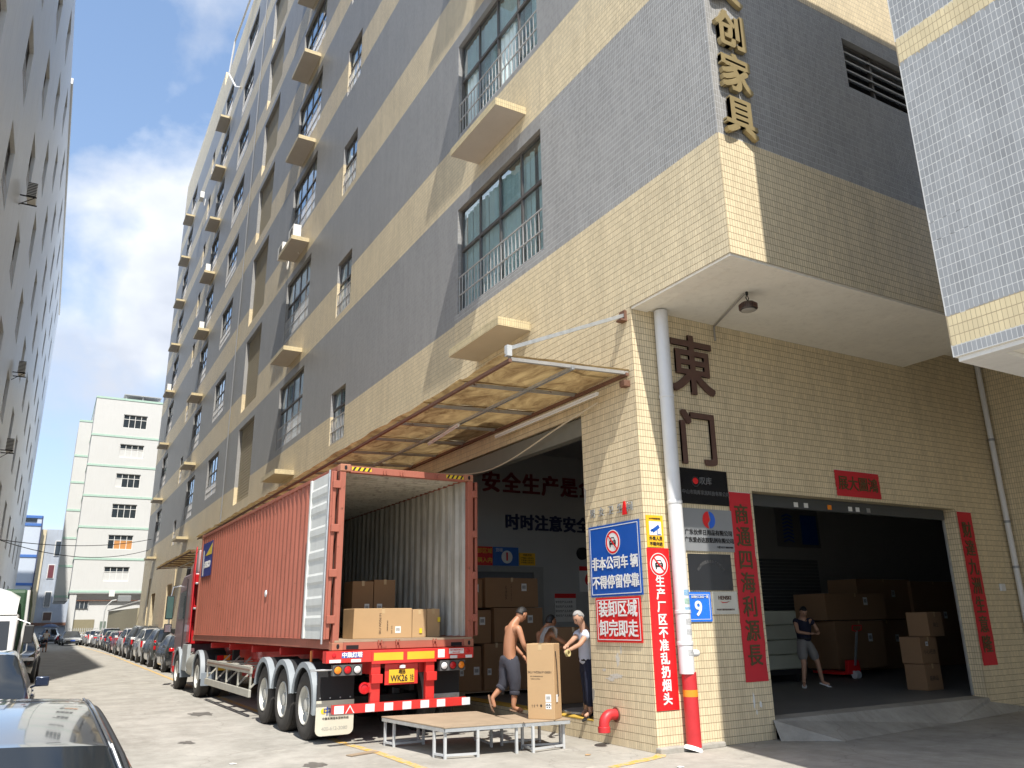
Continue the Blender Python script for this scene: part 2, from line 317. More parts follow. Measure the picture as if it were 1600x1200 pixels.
# ------------------------------------------------------------------ tiled walls
def tiles(name, parent, plane, fixed, u0, u1, v0, v1, holes, band, matsel, mats, proud=.0028, sgn=-1, kind='stuff', keep=None):
    """real strip tiles: plane 'X' (u=y) or 'Y' (u=x), facing sgn; band(v)->material index"""
    V = []; F = []; MI = []
    nu0, nu1 = math.floor(u0 / PU), math.ceil(u1 / PU); nv0, nv1 = math.floor(v0 / PV + .3), math.ceil(v1 / PV)
    rng = random.Random(3); gU, gV = .0024, .0034; fx = fixed + sgn * proud
    nu0 += math.floor(fx / PU) - 2; nu1 += math.ceil(fx / PU) + 2
    ring = []
    for j in range(nv0, nv1):
        a = max(j * PV + gV, v0 + .001); b = min((j + 1) * PV - gV, v1 - .001)
        if b - a < .012: continue
        for i in range(nu0, nu1):
            base = i * PU - fx   # joints follow the grid the tile shades use
            c = max(base + gU, u0 + .001); d = min(base + PU - gU, u1 - .001)
            if d - c < .008: continue
            if any(c < h[1] and d > h[0] and a < h[3] and b > h[2] for h in holes): continue
            bi = band((a + b) / 2); p = (proud if not (bi and plane == 'X') else .0018) + rng.uniform(-.0002, .0002); t1 = rng.uniform(-.00025, .00025); t2 = rng.uniform(-.0003, .0003)
            ring.append((c, d, a, b, p, t1, t2, band((a + b) / 2)))
    return ring
def tile_mesh(name, parent, plane, fixed, ring, mats, sgn=-1, kind='stuff'):
    n = len(ring); A = np.array(ring, dtype=float)
    c, d, a, b, p, t1, t2, mi = A.T
    fr = [fixed + sgn * (p + s1 * t1 + s2 * t2) for s1, s2 in ((-1, -1), (1, -1), (1, 1), (-1, 1))]
    bk = np.full(n, fixed - sgn * .001)
    us = [c, d, d, c]; vs = [a, a, b, b]; e = .0008
    us2 = [c + e, d - e, d - e, c + e]; vs2 = [a + e, a + e, b - e, b - e]
    jit = (np.arange(n) * 7 % 11) * .00004
    P = np.zeros((n, 12, 3)); fg = np.full(n, fixed + sgn * .0013)
    gu = [c - .0045, d + .0045, d + .0045, c - .0045]; gv = [a - .006, a - .006, b + .006, b + .006]
    for k in range(4):
        if plane == 'X':
            P[:, k] = np.stack([bk, us[k], vs[k]], 1); P[:, 4 + k] = np.stack([fr[k], us2[k], vs2[k]], 1); P[:, 8 + k] = np.stack([fg + jit, gu[k], gv[k]], 1)
        else:
            P[:, k] = np.stack([us[k], bk, vs[k]], 1); P[:, 4 + k] = np.stack([us2[k], fr[k], vs2[k]], 1); P[:, 8 + k] = np.stack([gu[k], fg + jit, gv[k]], 1)
    q = np.array([[4, 5, 6, 7], [0, 1, 5, 4], [1, 2, 6, 5], [2, 3, 7, 6], [3, 0, 4, 7], [8, 9, 10, 11]])
    flip = (plane == 'X' and sgn < 0) or (plane == 'Y' and sgn > 0)
    if flip: q = q[:, ::-1]
    Fc = (np.arange(n)[:, None, None] * 12 + q[None]).reshape(-1, 4)
    me = bpy.data.meshes.new(name); me.vertices.add(n * 12); me.vertices.foreach_set('co', P.reshape(-1))
    me.loops.add(Fc.size); me.loops.foreach_set('vertex_index', Fc.reshape(-1).astype(np.int32))
    me.polygons.add(len(Fc)); me.polygons.foreach_set('loop_start', np.arange(0, Fc.size, 4, dtype=np.int32))
    try: me.polygons.foreach_set('loop_total', np.full(len(Fc), 4, dtype=np.int32))
    except Exception: pass
    for k in mats: me.materials.append(k)
    me.polygons.foreach_set('material_index', np.stack([mi] * 5 + [mi + 2], 1).astype(np.int32).reshape(-1))
    me.polygons.foreach_set('use_smooth', [False] * len(Fc)); me.update(calc_edges=True); me.validate()
    o = bpy.data.objects.new(name, me); COL.objects.link(o); o.parent = parent
    if kind: o['kind'] = kind
    return o
def wall(mb, plane, fixed, us, vs, holes, band, sgn=-1):
    """flat wall cut into cells round its openings; band(v) picks the material"""
    for k in range(len(us) - 1):
        for l in range(len(vs) - 1):
            u, v = (us[k] + us[k + 1]) / 2, (vs[l] + vs[l + 1]) / 2
            if us[k + 1] - us[k] < 1e-5 or vs[l + 1] - vs[l] < 1e-5: continue
            if any(h[0] < u < h[1] and h[2] < v < h[3] for h in holes): continue
            mb.mi = band(v)
            if plane == 'X': mb.quad((fixed, us[k], vs[l]), (fixed, us[k + 1], vs[l]), (fixed, us[k + 1], vs[l + 1]), (fixed, us[k], vs[l + 1]))
            else: mb.quad((us[k], fixed, vs[l]), (us[k + 1], fixed, vs[l]), (us[k + 1], fixed, vs[l + 1]), (us[k], fixed, vs[l + 1]))
def reveal(mb, plane, fixed, h, dep, band, bvs, sgn=1):
    """jambs, head and sill of an opening, split where the bands change"""
    zs = sorted({h[2], h[3]} | {v for v in bvs if h[2] < v < h[3]})
    f2 = fixed + dep * sgn
    def P(u, f, v): return (f, u, v) if plane == 'X' else (u, f, v)
    for k in range(len(zs) - 1):
        mb.mi = band((zs[k] + zs[k + 1]) / 2)
        for u in (h[0], h[1]): mb.quad(P(u, fixed, zs[k]), P(u, f2, zs[k]), P(u, f2, zs[k + 1]), P(u, fixed, zs[k + 1]))
    mb.mi = band(h[3] + .01); mb.quad(P(h[0], fixed, h[3]), P(h[1], fixed, h[3]), P(h[1], f2, h[3]), P(h[0], f2, h[3]))
    mb.mi = band(h[2] - .01); mb.quad(P(h[0], fixed, h[2]), P(h[1], fixed, h[2]), P(h[1], f2, h[2]), P(h[0], f2, h[2]))
# ------------------------------------------------------------------ main factory building
FAC = empty('factory_building', (XF, YP, 0), 0, 'tall factory with beige and dark grey tiled bands, corner overhanging the east gate', 'building')
FAC.location = (0, 0, 0)
HEAD = [11.28, 16.02, 20.75, 25.0, 29.25, 33.6, 37.85, 42.1]
LEDG = [7.1, 11.95, 16.7, 21.4, 25.75, 30.0, 34.3, 38.6]
GB = [8.35, 13.2, 17.95, 22.45, 26.7, 31.0, 35.3, 39.6]; GT = [h + .34 for h in HEAD]
YE = 81.4; YO = 6.97; ZS = 6.49
def band(v): return 1 if any(a < v < b for a, b in zip(GB, GT)) else 0
BVS = GB + GT
WIN = []   # (kind, y0, y1, z0, z1, floor)
for f, h in enumerate(HEAD):
    for nm, a, b in (('A', 11.65, 15.45), ('C', 28.92, 32.65), ('F', 54.95, 58.3), ('G', 72.2, 75.6)): WIN.append((nm, a, b, h - 2.7, h, f))
    WIN.append(('E', 46.5, 50.0, h - 2.4, h, f))
    WIN.append(('D', 37.45, 41.0, h - (3.85 if f < 3 else 3.3), h, f))
    if f: WIN.append(('B', 23.62, 25.15, h - 4.15, h - 2.12, f)); WIN.append(('B', 62.0, 63.2, h - 4.15, h - 2.2, f))
WIN.append(('B', 23.62, 25.15, 7.35, 9.13, 0)); WIN.append(('B', 62.0, 63.2, 7.35, 9.13, 0))
DOCK = (10.63, 17.6, .28, 5.05)
GDOOR = [(45.0, 47.6, .1, 3.6), (60.6, 63.4, .1, 4.6), (70.2, 72.8, .1, 4.3)]
holes = [(q[1], q[2], q[3], q[4]) for q in WIN] + [DOCK] + GDOOR
mb = MB()
us = sorted({YO, YP, YE, 60.4} | {h[0] for h in holes} | {h[1] for h in holes})
vs = sorted({0, ZS, 45.0, 46.4} | {h[2] for h in holes} | {h[3] for h in holes} | set(BVS))
outside = [(YO - 1, YP, -1, ZS), (YO - 1, 60.4, 45.0, 50)]
wall(mb, 'X', XF, us, vs, holes + outside, band)
for q in WIN: reveal(mb, 'X', XF, (q[1], q[2], q[3], q[4]), .24 if q[0] == 'D' else .2, band, BVS)
reveal(mb, 'X', XF, DOCK, .28, band, BVS)
for h in GDOOR: reveal(mb, 'X', XF, h, .5, band, BVS)
# roof edge of the taller far part, far end wall, roof
mb.mi = 0; mb.quad((XF, 60.4, 45), (XF + 9, 60.4, 45), (XF + 9, 60.4, 46.4), (XF, 60.4, 46.4))
mb.quad((XF, YE, 0), (XF + 20, YE, 0), (XF + 20, YE, 46.4), (XF, YE, 46.4))
mb.quad((XF, YO, 45), (XF + 28, YO, 45), (XF + 28, 60.4, 45), (XF, 60.4, 45)); mb.quad((XF, 60.4, 46.4), (XF + 28, 60.4, 46.4), (XF + 28, YE, 46.4), (XF, YE, 46.4))
mb.quad((XF + 28, YO, ZS), (XF + 28, YO, 45), (XF + 28, YE, 45), (XF + 28, YE, ZS))
# side face (towards the camera) with the louvred vent
LOUV = (10.66, 14.1, 10.28, 11.29)
XC, XR = 14.3, 16.9
us2 = sorted({XF, XF + 28, LOUV[0], LOUV[1]}); vs2 = sorted({ZS, 45.0, LOUV[2], LOUV[3]} | set(BVS) - {v for v in BVS if v > 45})
wall(mb, 'Y', YO, us2, vs2, [LOUV], band); reveal(mb, 'Y', YO, LOUV, .35, band, BVS)
# gate wall under the overhang
DOOR = (9.72, 15.2, 0, 3.71)
wall(mb, 'Y', YP, [XF, DOOR[0], DOOR[1], XR + 12], [0, DOOR[3], ZS, 7.4], [DOOR, (XF - 1, XC, ZS, 9)], band); reveal(mb, 'Y', YP, DOOR, .28, band, BVS)
M_w = mb.build('wall', [M_bei, M_gry], FAC, fix=False)
# soffit of the overhang, with its shallow edge beam and the higher slab beyond it
mb = MB()
mb.box(XF + .012, XC, YO + .012, YP - .002, ZS - .002, ZS + .12)
mb.box(XC, XR + 6, YO + .02, YP - .002, 6.98, 7.1)
mb.box(XC - .02, XC, YO + .3, YP - .002, ZS + .1, 7.0)
mb.build('soffit', M_soffit, FAC)
mb = MB(); mb.box(XF + .02, XF + .34, YO + .34, YP - .005, ZS - .035, ZS); mb.box(XF + .02, XC - .1, YO + .02, YO + .34, ZS - .035, ZS)
mb.build('soffit_beam', M_soffit, FAC, bev=.008)
# built tiles where they can be told apart
bT = [M_beiT, M_gryT, M_gbei, M_ggry]
r1 = tiles('t', FAC, 'X', XF, YO, 11.62, ZS, 12.4, [(0, 0, 0, 0)], band, None, bT)
r1 += tiles('t', FAC, 'X', XF, YP, DOCK[0], 0.0, ZS, [], band, None, bT)
r1 += tiles('t', FAC, 'X', XF, DOCK[0], 13.2, DOCK[3], ZS, [], band, None, bT)
r1 += tiles('t', FAC, 'X', XF, DOCK[0], 14.2, -.02, DOCK[2], [], band, None, bT)
r1 += tiles('t', FAC, 'X', XF, 11.62, 15.6, ZS, 8.56, [], band, None, bT)
tile_mesh('facade_tiles', FAC, 'X', XF, r1, bT)
r2 = tiles('t', FAC, 'Y', YO, XF, 12.8, ZS, 11.8, [LOUV], band, None, bT)
tile_mesh('side_tiles', FAC, 'Y', YO, r2, bT)
r3 = tiles('t', FAC, 'Y', YP, XF, XR, 0, 7.4, [(DOOR[0], DOOR[1], -1, DOOR[3]), (0, XC, ZS, 9)], band, None, bT)
tile_mesh('gate_wall_tiles', FAC, 'Y', YP, r3, bT)
r4 = tiles('t', FAC, 'X', DOOR[1], YP, YP + .28, .3, DOOR[3], [], band, None, bT)
tile_mesh('jamb_tiles', FAC, 'X', DOOR[1], r4, bT)
# vent louvres
M_pale = mat('pale_slat', (.62, .64, .66), .5)
f = MB(); a, b, c, d = LOUV
for x in (a, (a + b) / 2 - .9, (a + b) / 2 + .9, b - .05): f.box(x, x + .05, YO + .10, YO + .16, c, d)
f.box(a, b, YO + .10, YO + .16, d - .05, d); f.box(a, b, YO + .10, YO + .16, c, c + .05)
vf = f.build('vent_frame', M_alu, FAC)
for i in range(5):
    s = MB(); z = c + .09 + i * .185; s.prism([(a + .05, YO + .06, z), (a + .05, YO + .2, z + .12), (a + .05, YO + .21, z + .105), (a + .05, YO + .07, z - .015)], (b - a - .1, 0, 0)); s.build('louvre_slat', M_pale, vf)
s = MB(); s.box(a, b, YO + .34, YO + .36, c, d); s.build('vent_back', M_dark, FAC)
# windows: a frame (with its sashes), panes, curtain, rail in front
def window_proto(W, Hh, nx, trans, railh, near, curtain=True, seed=0):
    rg = random.Random(seed)
    f = MB(); t = .05; x0, x1 = .10, .16   # x measured into the wall
    for y in (0, W - t): f.box(x0, x1, y, y + t, 0, Hh)
    for z in (0, Hh - t): f.box(x0, x1, t, W - t, z, z + t)
    zt = Hh * trans; f.box(x0 - .005, x1 + .005, t, W - t, zt - .035, zt + .035)
    for i in range(1, nx):
        y = W * i / nx; f.box(x0 + .002, x1 - .002, y - .028, y + .028, t, zt - .035); f.box(x0 + .004, x1 - .004, y - .024, y + .024, zt + .035, Hh - t)
    fr = f.build('window', M_alu, None)
    for r, (za, zb) in enumerate(((t, zt - .035), (zt + .035, Hh - t))):
        if near:
            for i in range(nx):
                p = MB(); dx = rg.uniform(-.004, .004); opened = near == 2 and r == 0 and i in (1, 3)
                ya, yb = W * i / nx + .026, W * (i + 1) / nx - .026
                if opened: ya, yb, dx = ya - .55 * W / nx, yb - .75 * W / nx, .035
                p.box(.128 + dx, .132 + dx, max(ya, t), min(yb, W - t), za, zb); p.build('pane', M_glass2, fr)
        else:
            p = MB(); p.box(.128, .132, t, W - t, za, zb); p.build('pane', M_glass2, fr)
    if curtain:
        c = MB(); n = int(W / .04); vsx = []
        for i in range(n + 1):
            y = W * i / n; vsx.append((.21 + .02 * math.sin(i * 1.25 + seed) + .012 * math.sin(i * .37), y))
        for i in range(n):
            if near and (rg.random() < .06): continue
            c.quad((vsx[i][0], vsx[i][1], .03), (vsx[i + 1][0], vsx[i + 1][1], .03), (vsx[i + 1][0], vsx[i + 1][1], Hh - .1), (vsx[i][0], vsx[i][1], Hh - .1))
        c.build('curtain', M_curt, fr)
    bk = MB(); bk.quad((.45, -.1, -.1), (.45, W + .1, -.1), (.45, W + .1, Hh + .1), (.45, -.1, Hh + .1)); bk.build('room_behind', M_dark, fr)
    if railh:
        r_ = MB()
        for z in (.04, railh * .5, railh): r_.box(.02, .045, .02, W - .02, z - .014, z + .014)
        nb = int(W / .155)
        for i in range(nb + 1):
            y = .04 + (W - .08) * i / nb; r_.box(.025, .04, y - .009, y + .009, .0, railh)
        r_.build('railing', M_rail, fr)
    return fr
def glassmat():
    mt, t, b = newmat('thin_window_glass'); N = t.nodes.new; L = t.links.new
    gl = N('ShaderNodeBsdfGlossy'); gl.inputs['Roughness'].default_value = .03; gl.inputs[0].default_value = (.9, .95, 1, 1)
    tr = N('ShaderNodeBsdfTransparent'); tr.inputs[0].default_value = (.86, .92, .92, 1)
    lw = N('ShaderNodeLayerWeight'); lw.inputs[0].default_value = .5; pw = N('ShaderNodeMath'); pw.operation = 'POWER'; pw.inputs[1].default_value = 3.2; L(lw.outputs['Facing'], pw.inputs[0])
    fz = N('ShaderNodeMapRange'); fz.inputs[3].default_value = .10; fz.inputs[4].default_value = .9; L(pw.outputs[0], fz.inputs[0])
    mi = N('ShaderNodeMixShader'); L(fz.outputs[0], mi.inputs[0]); L(tr.outputs[0], mi.inputs[1]); L(gl.outputs[0], mi.inputs[2])
    L(mi.outputs[0], t.nodes['Material Output'].inputs[0]); return mt
M_glass2 = glassmat()
def place(fr, y, z, par=FAC): fr.parent = par; fr.location = (XF, y, z)
pA = [window_proto(3.8, 2.7, 4, .60, .92, 1, True, 1), window_proto(3.8, 2.7, 4, .60, .92, 2, True, 2)]
pC = window_proto(3.73, 2.7, 4, .60, .92, 1, True, 5)
pF = window_proto(3.38, 2.7, 4, .60, .92, 0, True, 9)
pB = window_proto(1.53, 1.95, 2, .62, .85, 1, True, 7); pb = window_proto(1.2, 1.95, 2, .62, .85, 0, False, 8)
pE = window_proto(3.5, 2.4, 4, .60, .75, 0, True, 11)
used = set(); nA = 0
for (k, y0, y1, z0, z1, fl) in WIN:
    if k == 'D':
        s = MB(); n = 26
        for i in range(n):
            z = z0 + (z1 - z0) * (i + .5) / n; s.box(XF + .17, XF + .20, y0, y1, z - .045, z + .035)
        s.box(XF + .2, XF + .22, y0, y1, z0, z1); s.build('shutter', mat('brown_shutter', (.46, .41, .31), .6, var=.1), FAC); continue
    src = {'A': pA[1] if fl == 1 else pA[0], 'C': pC, 'F': pF, 'G': pF, 'E': pE, 'B': pB if y0 < 40 else pb}[k]
    o = src if id(src) not in used else copy_tree(src)
    used.add(id(src)); place(o, y0, z0)
# ledges that carry air conditioners
lp = None
M_ledge = tilemat('ledge_tile', (.60, .50, .30), (.25, .2, .13), True, gw=.1)
for f_, z in enumerate(LEDG):
    for ya in (12.2, 29.42, 55.2, 72.4):
        if lp is None:
            s = MB(); s.box(-.72, -.001, 0, 2.16, 0, .17); s.mi = 1; s.quad((-.715, .005, -.003), (-.003, .005, -.003), (-.003, 2.155, -.003), (-.715, 2.155, -.003))
            lp = s.build('ledge', [M_ledge, mat('ledge_underside', (.50, .46, .42), .85, var=.08, scale=2, streak=.2, scol=(.25, .22, .2))], FAC, fix=False); o = lp
        else: o = lp.copy(); COL.objects.link(o)
        o.location = (XF, ya, z)
# ground floor recesses further along the street
for h in GDOOR:
    s = MB(); n = int((h[3] - h[2]) / .12)
    for i in range(n): s.box(XF + .42, XF + .455, h[0], h[1], h[2] + i * .12, h[2] + i * .12 + .1)
    s.build('roller_shutter', mat('far_shutter', (.22, .18, .14), .6), FAC)
for (y, z0, z1) in ((43.3, .2, 5.6), (59.2, .2, 5.6), (74.8, .2, 5.6)):
    s = MB(); s.box(XF - .06, XF, y, y + .5, z0, z1); s.build('pilaster', M_bei, FAC)
# ------------------------------------------------------------------ loading hall inside
mb = MB()
HY, HX, HZ = 19.0, 34.0, 6.3
mb.mi = 0
mb.quad((XF + .28, HY, .3), (HX, HY, .3), (HX, HY, HZ), (XF + .28, HY, HZ))
mb.quad((HX, YP + .28, .3), (HX, HY, .3), (HX, HY, HZ), (HX, YP + .28, HZ))
wall(mb, 'X', XF + .281, [YP + .28, DOCK[0], DOCK[1], HY], [.28, DOCK[3], HZ], [DOCK], lambda v: 0)
wall(mb, 'Y', YP + .281, [XF + .28, DOOR[0], DOOR[1], HX], [.28, DOOR[3], HZ], [DOOR], lambda v: 0)
mb.quad((XF + .28, YP + .28, HZ), (HX, YP + .28, HZ), (HX, HY, HZ), (XF + .28, HY, HZ))
mb.build('hall_wall', [M_intw], FAC, fix=False)
mb = MB(); mb.box(XF + .002, HX, YP + .27, HY, .05, .285)
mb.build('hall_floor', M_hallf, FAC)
mb = MB(); mb.box(XF - .006, XF + .27, DOCK[0] + .003, DOCK[1], .268, .292); mb.build('dock_edge', mat('worn_yellow_edge', (.52, .33, .05), .7, var=.3, scale=6), FAC, bev=.006)
mb = MB(); mb.box(DOOR[0] + .002, DOOR[1] - .06, YP + .20, YP + .27, DOOR[3] - .20, DOOR[3] - .004)
mb.build('shutter_housing', mat('dark_shutter_housing', (.055, .06, .062), .5), FAC, bev=.01)
mb = MB(); mb.box(XF + .02, XF + .2, DOCK[0] + .002, DOCK[1] - .002, DOCK[3] - .34, DOCK[3] - .03)
hd = mb.build('dock_shutter_housing', mat('grey_green_housing', (.20, .20, .17), .5, .3), FAC, bev=.01)
for i, (x, c) in enumerate(((10.9, M_label), (11.15, M_label), (11.75, M_org), (12.3, M_label), (12.5, M_label), (12.8, M_plate))):
    s = MB(); s.box(x, x + .1, YP + .192, YP + .198, DOOR[3] - .17, DOOR[3] - .09); s.build('sticker', c, FAC)
s = MB()
for y in (YP + .24, YP + .26): s.box(DOOR[1] - .05, DOOR[1] - .01, y, y + .01, .3, DOOR[3] - .1)
s.build('shutter_track', M_steel, FAC)
mb = MB()
for i in range(4):   # inner opening round the stacked goods
    pass
mb.box(9.3, 9.5, HY - .1, HY, .3, 3.1); mb.box(11.45, 11.75, HY - .1, HY, .3, 3.1); mb.box(9.3, 11.75, HY - .12, HY, 3.0, 3.15)
mb.build('goods_lift_frame', mat('lift_frame_grey', (.30, .30, .28), .7), FAC)
s = MB(); s.box(9.5, 11.45, HY - .03, HY - .01, .3, 3.0); s.build('goods_lift_door', M_intd, FAC)
s = MB()
for i in range(30): s.box(19.2, 22.9, HY - .05, HY - .01, .3 + i * .11, .3 + i * .11 + .09)
s.build('inner_shutter', M_intd, FAC)
# ramp to the gate
rm = MB(); a = (9.66, YP + .27, .287); vsr = [(9.66, YP - .02, .287), (15.2, YP - .02, .287), (16.4, 9.05, .01), (13.4, 8.55, .01), (10.35, 8.45, .01), (9.66, 8.95, .01)]
rm.add([(9.66, YP + .28, .286), (15.2, YP + .28, .286), (15.2, YP - .02, .27), (9.66, YP - .02, .27), (9.6, 8.98, .003), (10.32, 8.45, .003), (13.4, 8.75, .003), (16.7, 9.12, .003), (15.25, YP - .01, .2)],
       [(0, 3, 2, 1), (3, 4, 5), (3, 5, 6, 2), (2, 6, 7, 8)])
tag(rm.build('ramp', M_conc, fix=False), kind='structure')
rm = MB(); rng = random.Random(5)
for i in range(9):
    x = 7.5 + i * .13
    rm.obox((x, 9.12, .03), (.075, 0, 0), (0, .05 + .015 * rng.random(), .0), (0, 0, .035 + .015 * rng.random()))
tag(rm.build('mortar_fillet', M_conc, bev=.02), kind='structure')
# ------------------------------------------------------------------ grey corner of the neighbouring wing
NB = empty('neighbouring_wing', (0, 0, 0), 0, 'grey tiled wing with two cream bands jutting in at the upper right', 'building')
NX, NYF, NZ = 7.5, 4.27, 4.18
def nband(v): return 1 if (4.30 < v < 4.625 or 7.60 < v < 7.93 or 10.9 < v < 11.25) else 0
mb = MB(); M_nf = tilemat('grey_wing_far', (.31, .32, .33), (.6, .6, .58), True, .12); M_nfb = tilemat('cream_wing_far', (.68, .57, .35), (.3, .25, .18), True, .08)
wall(mb, 'X', NX, [-9, NYF], sorted([NZ, 16, 4.30, 4.625, 7.6, 7.93, 10.9, 11.25]), [(NYF - 1.5, NYF, NZ, 8.6)], nband)
wall(mb, 'X', NX, [NYF - 1.5, NYF], sorted([NZ, 16, 8.6, 4.30, 4.625, 7.6, 7.93, 10.9, 11.25]), [(0, 10, NZ, 8.6)], nband)
mb.mi = 2; [mb.quad((NX - .0012, NYF - 1.5, za), (NX - .0012, NYF, za), (NX - .0012, NYF, zb), (NX - .0012, NYF - 1.5, zb)) for za, zb in ((NZ, 4.304), (4.621, 7.604), (7.926, 8.6))]
mb.mi = 3; [mb.quad((NX - .0012, NYF - 1.5, za), (NX - .0012, NYF, za), (NX - .0012, NYF, zb), (NX - .0012, NYF - 1.5, zb)) for za, zb in ((4.305, 4.62), (7.605, 7.925))]
mb.mi = 0; mb.quad((NX, NYF, NZ), (NX + 10, NYF, NZ), (NX + 10, NYF, 16), (NX, NYF, 16)); mb.quad((NX, -9, 16), (NX + 10, -9, 16), (NX + 10, NYF, 16), (NX, NYF, 16))
mb.build('wall', [M_nf, M_nfb, M_gwh, mat('grout_cream', (.42, .34, .22), .9)], NB, fix=False)
rn = tiles('t', NB, 'X', NX, NYF - 1.5, NYF, NZ + .0, 8.6, [], nband, None, None, proud=.0017)
def inview(q):
    P = Vector((NX, (q[0] + q[1]) / 2, (q[2] + q[3]) / 2 - 0)) - Vector((0, 0, H)); z = P.dot(fw); return abs(P.dot(rt) / z) < .66 and abs(P.dot(dn) / z) < .5, z
vis = sorted([q for q in rn if inview(q)[0]], key=lambda q: inview(q)[1]); big = vis[:300]; bs = set(id(q) for q in big)
bN = [M_gryN, M_beiN, M_gwh, mat('grout_cream', (.42, .34, .22), .9)]
tile_mesh('tile_field', NB, 'X', NX, [q for q in rn if id(q) not in bs], bN)
tm = {}
for q in big:
    key = (round(q[1] - q[0], 3), round(q[3] - q[2], 3), q[7])
    if key not in tm:
        W, Hh = q[1] - q[0], q[3] - q[2]; s = MB(); e = .001
        s.add([(0, 0, 0), (0, W, 0), (0, W, Hh), (0, 0, Hh), (-.0019, e, e), (-.0019, W - e, e), (-.0019, W - e, Hh - e), (-.0019, e, Hh - e)], [(7, 6, 5, 4), (0, 4, 5, 1), (1, 5, 6, 2), (2, 6, 7, 3), (3, 7, 4, 0)])
        o = s.build('tile', bN[q[7]], NB, fix=False); tm[key] = o.data; 
    else:
        o = bpy.data.objects.new('tile', tm[key]); COL.objects.link(o); o.parent = NB
    o.location = (NX + random.uniform(-.0001, .0001), q[0], q[2]); o.rotation_euler = (0, random.uniform(-.002, .002), random.uniform(-.003, .003))
mb = MB(); mb.box(NX + .01, NX + 9.9, -8.9, NYF - .01, NZ - .002, NZ + .05); mb.build('soffit', M_soffit, NB)
mb = MB(); mb.box(NX + .03, NX + .17, -8.9, NYF - .03, NZ - .05, NZ - .002); mb.box(NX + .17, NX + 9.9, NYF - .40, NYF - .03, NZ - .05, NZ - .002); mb.build('soffit_beam', M_wht, NB, bev=.006)
mb = MB(); mb.box(XR + .002, XR + .4, 1.5, YP - .001, 0, NZ + 4.6); mb.build('passage_wall', M_bei, NB)  # its unseen run towards the camera is lengthened to shade the gate wall
mb = MB(); mb.box(12.6, XR, NYF + 1.2, NYF + 1.5, 6.5, 7.3)
mb.build('passage_beam', M_soffit, NB)
# ------------------------------------------------------------------ left-hand building along the street
LB = empty('left_building', (0, 0, 0), 0, 'tall pale grey rendered block with rows of narrow recessed windows on the left', 'building')
LXp, LY0, LY1, LH = -3.4, 17.0, 113.0, 41.0
M_lren = mat('pale_grey_render', (.72, .75, .78), .4, var=.10, scale=.5, streak=.35, scol=(.26, .26, .26))
lh = []
for j in range(8):
    hd_ = 5.75 + 4.75 * j
    for k in range(9): lh.append((31.2 + 8.75 * k, 33.8 + 8.75 * k, hd_ - 2.6, hd_))
    lh.append((22.4, 25.0, hd_ - 2.6, hd_))
mb = MB()
wall(mb, 'X', LXp, sorted({LY0, LY1} | {h[0] for h in lh} | {h[1] for h in lh}), sorted({0, LH} | {h[2] for h in lh} | {h[3] for h in lh}), lh, lambda v: 0)
for h in lh: reveal(mb, 'X', LXp, h, .28, lambda v: 0, [], sgn=-1)
mb.quad((LXp, LY0, 0), (LXp - 20, LY0, 0), (LXp - 20, LY0, LH), (LXp, LY0, LH)); mb.quad((LXp, LY1, 0), (LXp - 20, LY1, 0), (LXp - 20, LY1, LH), (LXp, LY1, LH)); mb.quad((LXp, LY0, LH), (LXp - 20, LY0, LH), (LXp - 20, LY1, LH), (LXp, LY1, LH))
mb.build('wall', M_lren, LB, fix=False)
def lwin():
    f = MB(); W, Hh = 2.6, 2.6
    for y in (0, W - .07, W / 3, 2 * W / 3): f.box(-.22, -.16, y, y + .07, 0, Hh)
    for z in (0, Hh * .62, Hh - .07): f.box(-.225, -.155, 0, W, z, z + .07)
    fr = f.build('window', M_alu, LB)
    p = MB(); p.quad((-.2, 0, 0), (-.2, W, 0), (-.2, W, Hh), (-.2, 0, Hh)); p.build('pane', M_glass, fr)
    r_ = MB()
    for z in (.3, .8): r_.box(-.04, -.02, .03, W - .03, z - .02, z + .02)
    for i in range(16): r_.box(-.035, -.025, .05 + i * .166, .07 + i * .166, 0, .8)
    r_.build('railing', M_rail, fr)
    return fr
lp0 = lwin()
for i, h in enumerate(lh):
    o = lp0 if i == 0 else copy_tree(lp0, LB); o.location = (LXp, h[0], h[2])
s = MB(); s.box(LXp - .1, LXp + .12, 60, LY1, LH, LH + .5); s.build('parapet_coping', M_wht, LB, bev=.02)
# ------------------------------------------------------------------ buildings closing the street
WB = empty('white_tower_block', (0, 0, 0), 0, 'white six storey block with thin green bands closing the street', 'building')
M_wbl = mat('white_render', (.60, .60, .585), .7, var=.05, scale=.25, streak=.25, scol=(.42, .42, .40)); M_mint = mat('mint_band', (.42, .58, .49), .7)
mb = MB(); wl = []
heads = [26.76, 23.06, 19.45, 15.8, 12.16, 8.5]
for z in heads: wl.append((5.38, 8.05, z - 1.66, z))
wall(mb, 'Y', 105, sorted({2.2, 16.0, 5.38, 8.05}), sorted({5.45, 28.75} | {h[2] for h in wl} | {h[3] for h in wl}), wl, lambda v: 0)
for h in wl: reveal(mb, 'Y', 105, h, .25, lambda v: 0, [])
mb.quad((2.2, 105, 5.45), (2.2, 125, 5.45), (2.2, 125, 28.75), (2.2, 105, 28.75)); mb.quad((2.2, 105, 28.75), (16, 105, 28.75), (16, 125, 28.75), (2.2, 125, 28.75))
mb.quad((2.2, 105, 5.45), (16, 105, 5.45), (16, 125, 5.45), (2.2, 125, 5.45))
